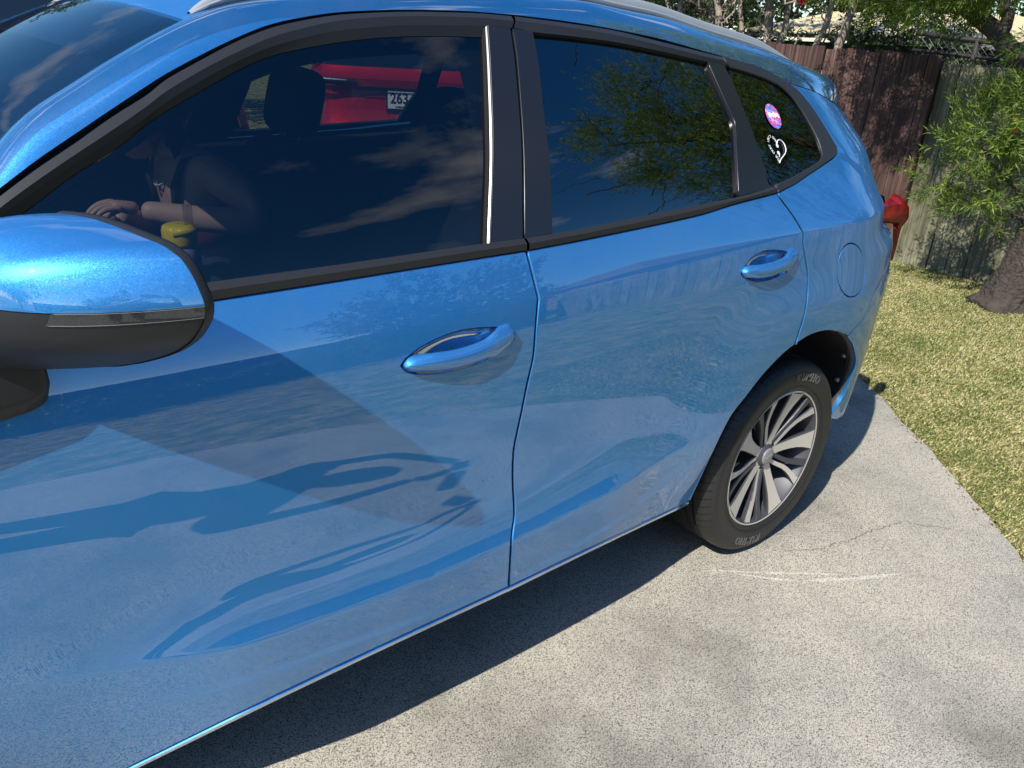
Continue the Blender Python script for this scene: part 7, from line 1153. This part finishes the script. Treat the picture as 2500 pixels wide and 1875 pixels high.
# far houses
def house(name, label, x, y, z, sx, sy, h, wall, roofc, rz=0):
    r_ = tag(empty(name, (x, y, z), rz), label, 'house')
    mb = MB(); mb.box((0, 0, h / 2), (sx, sy, h)); mb.build('wall', wall, r_, smooth=False)
    mb = MB(); e = .5; mb.add([(-sx / 2 - e, -sy / 2 - e, h), (sx / 2 + e, -sy / 2 - e, h), (sx / 2 + e, sy / 2 + e, h), (-sx / 2 - e, sy / 2 + e, h), (-sx / 2 + sy / 2, 0, h + sy * .22), (sx / 2 - sy / 2, 0, h + sy * .22)] if sx > sy else
        [(-sx / 2 - e, -sy / 2 - e, h), (sx / 2 + e, -sy / 2 - e, h), (sx / 2 + e, sy / 2 + e, h), (-sx / 2 - e, sy / 2 + e, h), (0, -sy / 2 + sx / 2, h + sx * .22), (0, sy / 2 - sx / 2, h + sx * .22)],
        [(0, 1, 5, 4), (2, 3, 4, 5), (1, 2, 5), (3, 0, 4), (0, 3, 2, 1)] if sx > sy else [(0, 1, 4), (1, 2, 5, 4), (2, 3, 5), (3, 0, 4, 5), (0, 3, 2, 1)]); mb.build('roof', roofc, r_, smooth=False)
    long_x = sx > sy
    for s in (-1, 1):
        for u in (-.32, 0, .32):
            q = (u * sx, s * (sy / 2 + .01), h * .55) if long_x else (s * (sx / 2 + .01), u * sy, h * .55); d_ = (1.6, .06, 1.1) if long_x else (.06, 1.6, 1.1)
            mb = MB(); mb.box(q, d_); wf = mb.build('window', simple('white_window_frame', (.75, .75, .73), .5), r_, smooth=False)
            q2 = [a + (s * .03 if (i == (1 if long_x else 0)) else 0) for i, a in enumerate(q)]; mb = MB(); mb.box(q2, [v - .14 if v > .1 else v for v in d_]); mb.build('pane', simple('window_pane', (.02, .025, .03), .05), wf, smooth=False)
    return r_
BRICK = simple('red_brick', (.30, .13, .085), .85, noise=.35, nscale=18); TILE = simple('brown_roof_tile', (.13, .075, .055), .8, noise=.3, nscale=12); PALE = simple('pale_render', (.62, .60, .55), .8)
house('brick_house', 'red brick house beyond the camera-side fence', 18, -15, 0, 13, 7, 2.9, BRICK, TILE)
house('distant_house', 'distant orange brick house glimpsed through branches, top right', 24, 9.2, -1.2, 4, 5, 2.9, simple('orange_brick', (.50, .22, .08), .8, noise=.4, nscale=4), simple('grey_roof', (.14, .14, .16), .7))
house('distant_house', 'distant pale rendered house right of the orange one', 30, 5.5, -1.2, 6, 6, 3.0, PALE, simple('grey_roof', (.14, .14, .16), .7))
bn = tag(empty('wheelie_bin', (11.5, 3.45, .95)), 'blue bin lid showing above the chain-link fence', 'bin')
BINB = simple('blue_bin_plastic', (.10, .17, .32), .5)
mb = MB(); mb.add(*rbox((0, 0, .42), (.5, .5, .9), .25)); mb.build('bin_body', BINB, bn); mb = MB(); mb.add(*rbox((-.05, 0, .90), (.6, .56, .08), .3)); mb.build('lid', BINB, bn)
mb = MB(); mb.box((11.5, 3.45, .46), (1.2, 1.6, .94)); tag(mb.build('garden_wall', PALE, smooth=False), 'low pale retaining wall under the blue bin', 'wall')
# white picket rails past the red car
pk = tag(empty('picket_fence', (4.3, 11.2, 0)), 'white picket fence behind the red car', 'fence')
mb = MB()
for i in range(56): mb.box((i * .14, 0, .6), (.09, .02, 1.2))
mb.build('pickets', PALE, pk, smooth=False); mb = MB(); mb.box((3.9, .03, .9), (7.8, .03, .07)); mb.box((3.9, .03, .35), (7.8, .03, .07)); mb.build('rails', PALE, pk, smooth=False)
# ---------------------------------------------------------------- trees
def leaf_mat(name, a, b_, c_, tr=.25):
    m, t, b, l = node_mat(name); geo = N(t, 'ShaderNodeNewGeometry'); r_ = ramp(t, [(0, a), (.55, b_), (1, c_)]); l(geo.outputs['Random Per Island'], r_.inputs[0]); l(r_.outputs[0], b.inputs[0]); b.inputs['Roughness'].default_value = .45; b.inputs['Specular IOR Level'].default_value = .35
    tl = N(t, 'ShaderNodeBsdfTranslucent'); l(r_.outputs[0], tl.inputs[0]); x = N(t, 'ShaderNodeMixShader'); x.inputs[0].default_value = tr; l(b.outputs[0], x.inputs[1]); l(tl.outputs[0], x.inputs[2]); l(x.outputs[0], t.nodes['Material Output'].inputs[0]); return m
LEAF1 = leaf_mat('bottlebrush_leaf', (.05, .10, .015), (.12, .20, .03), (.34, .44, .08), .5); LEAF2 = leaf_mat('dark_shrub_leaf', (.018, .035, .012), (.04, .075, .022), (.13, .17, .07), .2); LEAF3 = leaf_mat('far_tree_leaf', (.03, .05, .02), (.06, .09, .035), (.14, .17, .09), .25)
BARK = simple('rough_grey_brown_bark', (.060, .047, .038), .95, noise=.75, nscale=22, bump=1.0, bscale=45); BARK2 = simple('pale_smooth_bark', (.30, .245, .185), .85, noise=.45, nscale=9, bump=.4, bscale=30)
def sprigs(C, N_, leaf=.05, wid=.006, per=12, axis=None, droop=.2, rng=RNG):
    """C: (k,3) sprig bases; each sprig is a short shoot with whorled narrow leaves"""
    n = len(C); ax = rng.normal(0, 1, (n, 3)) if axis is None else axis + rng.normal(0, .45, (n, 3)); ax[:, 2] -= droop * 0; ax /= np.linalg.norm(ax, axis=1)[:, None]
    h = np.cross(ax, [0.3, .2, .93]); h /= np.linalg.norm(h, axis=1)[:, None]; k = np.cross(ax, h)
    V = []
    for i in range(per):
        a = i * 2.4 + rng.uniform(0, .8, n); s = (i / per) * leaf * 1.9; o = np.cos(a)[:, None] * h + np.sin(a)[:, None] * k
        f = .55 + .65 * i / per; d = o + ax * f; d[:, 2] -= droop * .3; d /= np.linalg.norm(d, axis=1)[:, None]; L_ = leaf * rng.uniform(.7, 1.2, n)[:, None]
        base = C + ax * s; sd = np.cross(d, ax + .01); sd /= np.linalg.norm(sd, axis=1)[:, None] + 1e-9; sd = sd * wid * .5
        V.append(np.stack([base, base + d * L_ * .45 + sd, base + d * L_, base + d * L_ * .45 - sd], 1))
    V = np.concatenate(V).reshape(-1, 3); return V, np.arange(len(V)).reshape(-1, 4)
def blob_pts(blobs, n, rng=RNG, clump=60, cr=.16):
    """points gathered in clumps through the outer volume of ellipsoids"""
    w_ = np.array([b_[1][0] * b_[1][1] * b_[1][2] for b_ in blobs]) ** .75; w_ /= w_.sum(); out = []; ax = []
    nc = max(1, n // clump)
    for _ in range(nc):
        b_ = blobs[rng.choice(len(blobs), p=w_)]; u = rng.normal(0, 1, 3); u /= np.linalg.norm(u); r_ = rng.uniform(.45, 1.0) ** .6 * (1 + .14 * math.sin(7 * u[0] + 3) * math.sin(6 * u[1]) + .1 * math.sin(9 * u[2]))
        c = np.array(b_[0]) + u * np.array(b_[1]) * r_; k = int(clump * rng.uniform(.5, 1.5)); q = c + rng.normal(0, cr, (k, 3)) * [1, 1, .7]; out.append(q); a = u + [0, 0, .25]; ax.append(np.tile(a / np.linalg.norm(a), (k, 1)) + (q - c) / cr * .5)
    return np.concatenate(out), np.concatenate(ax)
def limb(mb, pts, r0, r1, n=10, wob=.0):
    P = rs(pts, 14); P[1:-1] += RNG.normal(0, wob, P[1:-1].shape); mb.tube([tuple(q) for q in P], list(np.linspace(r0, r1, len(P))), n)
# bottlebrush on the right, its crown arching over the fence (mirrored in the rear windows)
bb = tag(empty('bottlebrush_tree', (4.17, .84, 0)), 'bottlebrush tree with leaning rough trunk at the right edge and arching crown', 'tree'); o0 = np.array([4.17, .84, 0])
mb = MB(); P0 = np.array([(4.14, .80, -.05), (4.16, .78, .10), (4.17, .74, .35), (4.17, .68, .65), (4.2, .62, 1.0), (4.25, .55, 1.35), (4.3, .45, 1.8)]) - o0
b0 = len(mb.V); Pr = rs(P0, 60); mb.tube([tuple(q) for q in Pr], np.interp(np.linspace(0, 1, 60), [0, .05, .15, 1], [.19, .15, .13, .10]), 40)
for i_ in range(b0, len(mb.V)):
    x, y, z = mb.V[i_]; c_ = Pr[(i_ - b0) // 40]; a = math.atan2(y - c_[1], x - c_[0]); f_ = 1 + .13 * abs(math.sin(a * 5.5 + z * 5 + 1.5 * math.sin(z * 9))) + .09 * math.sin(a * 13 - z * 31 + 2 * math.sin(z * 17)) + .16 * max(0, 1 - z / .15) * math.sin(a * 4 + 1)
    mb.V[i_] = (c_[0] + (x - c_[0]) * f_, c_[1] + (y - c_[1]) * f_, z)
L_ = [([(4.24, .58, 1.2), (4.22, .95, 1.52), (4.2, 1.28, 1.70), (4.2, 1.52, 1.90), (4.15, 1.9, 2.15), (4.0, 2.3, 2.6)], .085, .03), ([(4.2, 1.33, 1.74), (4.25, 1.40, 2.0), (4.3, 1.42, 2.5)], .05, .02), ([(4.3, .45, 1.8), (4.3, -.1, 2.6), (4.2, -.8, 3.6), (4.0, -1.6, 4.6)], .10, .02), ([(4.3, .1, 2.3), (3.6, .6, 2.9), (2.9, 1.3, 3.3)], .07, .015),
      ([(4.25, -.4, 3.1), (4.9, -.9, 3.9), (5.2, -1.0, 4.8)], .06, .015), ([(4.2, -.6, 3.3), (3.4, -1.6, 3.8), (2.9, -2.3, 4.3)], .06, .012), ([(4.17, .75, .6), (4.0, 1.05, .95), (3.92, 1.25, 1.15)], .03, .008), ([(4.17, .76, .55), (3.95, .98, .72), (3.85, 1.1, .72)], .025, .007), ([(4.2, 1.5, 1.88), (4.0, 1.75, 2.05), (3.9, 2.0, 2.15)], .02, .006)]
for pts, a, b_ in L_: limb(mb, np.array(pts) - o0, a, b_, 10, .012)
for i in range(150):     # fine twigs through the crown
    c_ = np.array((4.2, -1.2, 3.9)) + RNG.normal(0, 1, 3) * [.9, 1.1, .8] if i % 3 else np.array((3.5, 1.0, 3.0)) + RNG.normal(0, 1, 3) * [.4, .4, .3]
    d = RNG.normal(0, 1, 3); d /= np.linalg.norm(d); limb(mb, np.array([c_, c_ + d * .3, c_ + d * .6 + [0, 0, -.08]]) - o0, .009, .003, 5, .012)
for i in range(34):      # hanging twigs at the top right of the picture
    c_ = np.array((RNG.uniform(3.6, 4.4), RNG.uniform(1.0, 2.2), RNG.uniform(2.0, 2.25))); d = np.array((RNG.normal(0, .1), RNG.normal(0, .2), -RNG.uniform(.08, .22))); limb(mb, np.array([c_, c_ + d * .5, c_ + d]) - o0, .0035, .001, 4, .006)
mb.build('trunk', BARK, bb)
crown = [((4.3, -1.2, 4.0), (1.7, 2.0, 1.5)), ((3.5, -2.0, 4.1), (.9, 1.0, 1.0)), ((5.2, -.2, 4.2), (1.2, 1.3, 1.3)), ((4.6, .6, 3.6), (1.0, 1.0, .8)), ((3.3, .8, 3.2), (.8, .6, .4))]
C, A = blob_pts(crown, 15000, clump=70, cr=.17); C1 = [C]; A1 = [A]
low = [((3.90, 1.30, .98), (.16, .22, .34)), ((3.95, 1.06, .72), (.16, .20, .22)), ((3.95, 1.12, 1.10), (.16, .24, .26)), ((3.98, .92, 1.30), (.15, .25, .35))]
C, A = blob_pts(low, 620, clump=14, cr=.055); C1.append(C); A1.append(A)
top_ = [((3.95, 1.95, 2.06), (.5, .42, .20)), ((4.0, 1.45, 2.12), (.4, .4, .18)), ((3.9, 2.35, 2.16), (.4, .4, .16)), ((4.05, 1.62, 1.92), (.12, .10, .16)), ((4.1, .95, 1.85), (.2, .3, .4))]
C, A = blob_pts(top_, 1700, clump=14, cr=.06); C1.append(C); A1.append(A)
V, F = sprigs(np.concatenate(C1) - o0, 0, leaf=.055, wid=.0085, per=13, axis=np.concatenate(A1)); fast_mesh('crown', V, F, LEAF1, bb)
FLW = simple('bottlebrush_flower', (.62, .02, .02), .7)
for q in ((3.9, 2.76, 1.99), (3.98, 1.01, 1.23)):
    r_ = 1.0 if q[1] > 2 else .5; c_ = np.array(q) - o0; d = RNG.normal(0, 1, (900, 3)); d /= np.linalg.norm(d, axis=1)[:, None]; bs = c_ + np.array([.02, .03, .085]) * RNG.uniform(-.5, .5, (900, 1)); V, F = sprigs(bs[:500] + d[:500] * .004, 0, leaf=.030 * r_, wid=.0022, per=1, axis=d[:500] * 3); fast_mesh('flower', V, F, FLW, bb)
# multi-stemmed tree behind the car roof
mt = tag(empty('multi_stem_tree', (5.9, 4.6, 0)), 'dark leafy tree with many pale slanting stems behind the roof and brown fence', 'tree'); o1 = np.array([5.9, 4.6, 0])
mb = MB()
for i, (bx_, by__, tx, ty, tz, r_) in enumerate([(5.6, 3.75, 5.7, 3.05, 3.0, .06), (5.6, 3.85, 5.8, 3.45, 3.1, .045), (5.9, 4.3, 5.7, 4.4, 3.2, .07), (5.8, 4.6, 5.6, 5.2, 3.2, .06), (5.9, 4.5, 6.0, 4.0, 3.3, .05), (5.8, 4.9, 5.5, 5.8, 3.0, .055), (6.0, 5.0, 6.1, 5.6, 3.2, .06), (5.8, 5.3, 5.9, 6.6, 3.0, .05), (6.0, 5.6, 6.0, 6.2, 3.2, .05), (5.7, 4.1, 5.5, 4.9, 3.1, .04)]):
    limb(mb, np.array([(bx_, by__, 0), (bx_ + (tx - bx_) * .3, by__ + (ty - by__) * .35, 1.3), (tx, ty, tz)]) - o1, r_, r_ * .4, 10, .02)
for i in range(90):
    c_ = np.array((RNG.uniform(5.2, 6.3), RNG.uniform(3.2, 7.0), RNG.uniform(1.6, 2.8))); d = np.array([RNG.normal(0, .25), RNG.normal(0, .4), RNG.uniform(.2, .7)]); limb(mb, np.array([c_, c_ + d * .5, c_ + d]) - o1, .012, .004, 5, .02)
mb.build('trunk', BARK2, mt)
C, A = blob_pts([((5.6, 5.2, 2.55), (.9, 2.2, .45)), ((5.5, 3.6, 2.45), (.7, .9, .35)), ((6.6, 5.0, 2.1), (.4, 2.6, 1.0)), ((6.5, 3.3, 2.2), (.4, .8, .6)), ((5.2, 6.4, 2.2), (.5, 1.0, .4)), ((5.9, 4.6, 3.2), (1.4, 2.8, .8)), ((5.45, 2.9, 2.05), (.3, .3, .2))], 7000, clump=40, cr=.12)
V, F = sprigs(C - o1, 0, leaf=.055, wid=.020, per=9, axis=A); fast_mesh('crown', V, F, LEAF2, mt)
WH = simple('white_blossom', (.85, .85, .80), .6)
# hedge row and distant trees that close the horizon on every side
def tree(name, label, x, y, h, w_, m, n=1500, leaf=.16, wid=.09):
    r_ = tag(empty(name, (x, y, 0)), label, 'tree', 'trees around the neighbouring gardens'); mb = MB(); limb(mb, [(0, 0, -.1), (.1, .05, h * .3), (0, .1, h * .65)], .16, .05, 8, .03)
    for a in range(5): limb(mb, [(0, 0, h * .3), (math.cos(a * 1.3) * w_ * .3, math.sin(a * 1.3) * w_ * .3, h * .55), (math.cos(a * 1.3) * w_ * .6, math.sin(a * 1.3) * w_ * .6, h * .75)], .06, .02, 6, .03)
    mb.build('trunk', BARK, r_); C, A = blob_pts([((0, 0, h * .66), (w_, w_, h * .33)), ((w_ * .4, w_ * .3, h * .45), (w_ * .6, w_ * .6, h * .22)), ((-w_ * .5, 0, h * .5), (w_ * .5, w_ * .6, h * .25))], n, clump=30, cr=.28)
    V, F = sprigs(C, 0, leaf=leaf, wid=wid, per=8, axis=A); fast_mesh('crown', V, F, m, r_)
for i, (x, y, h, w_, lb) in enumerate([(14, 6.5, 4.8, 2.6, 'tall grey-green tree past the cream shed roofs'), (17, 2.2, 4.4, 2.6, 'grey-green tree behind the second shed, top right corner'), (12.5, 10.5, 5.5, 3.0, 'broad dark tree far behind the multi-stem tree'), (10, -3.5, 4.0, 1.8, 'round tree over the green fence, camera side'),
        (5, -11, 5.0, 2.3, 'tree beside the brick house, tail end'), (-7, -10.5, 3.6, 1.8, 'small tree in front of the brick house'), (-13, -5, 5, 2.4, 'tree at the street end, camera side'), (-12, 5, 5, 2.6, 'tree at the street end, far side'), (-9, 17, 5, 2.8, 'tree behind the black wagon'), (3, 14, 5, 2.8, 'tree behind the white picket fence'), (8.5, 11, 4.5, 2.5, 'tree right of the white picket fence')]):
    tree('garden_tree', lb, x, y, h, w_, LEAF3, 1500)
hd = tag(empty('hedge', (0, 0, 0)), 'clipped green hedge in front of the camera-side fence', 'hedge')
C, A = blob_pts([((x, -6.6, .55), (.6, .35, .55)) for x in np.arange(-9, 4, .8)], 2600, clump=30, cr=.14); V, F = sprigs(C, 0, leaf=.07, wid=.03, per=8, axis=A); fast_mesh('foliage', V, F, LEAF2, hd)
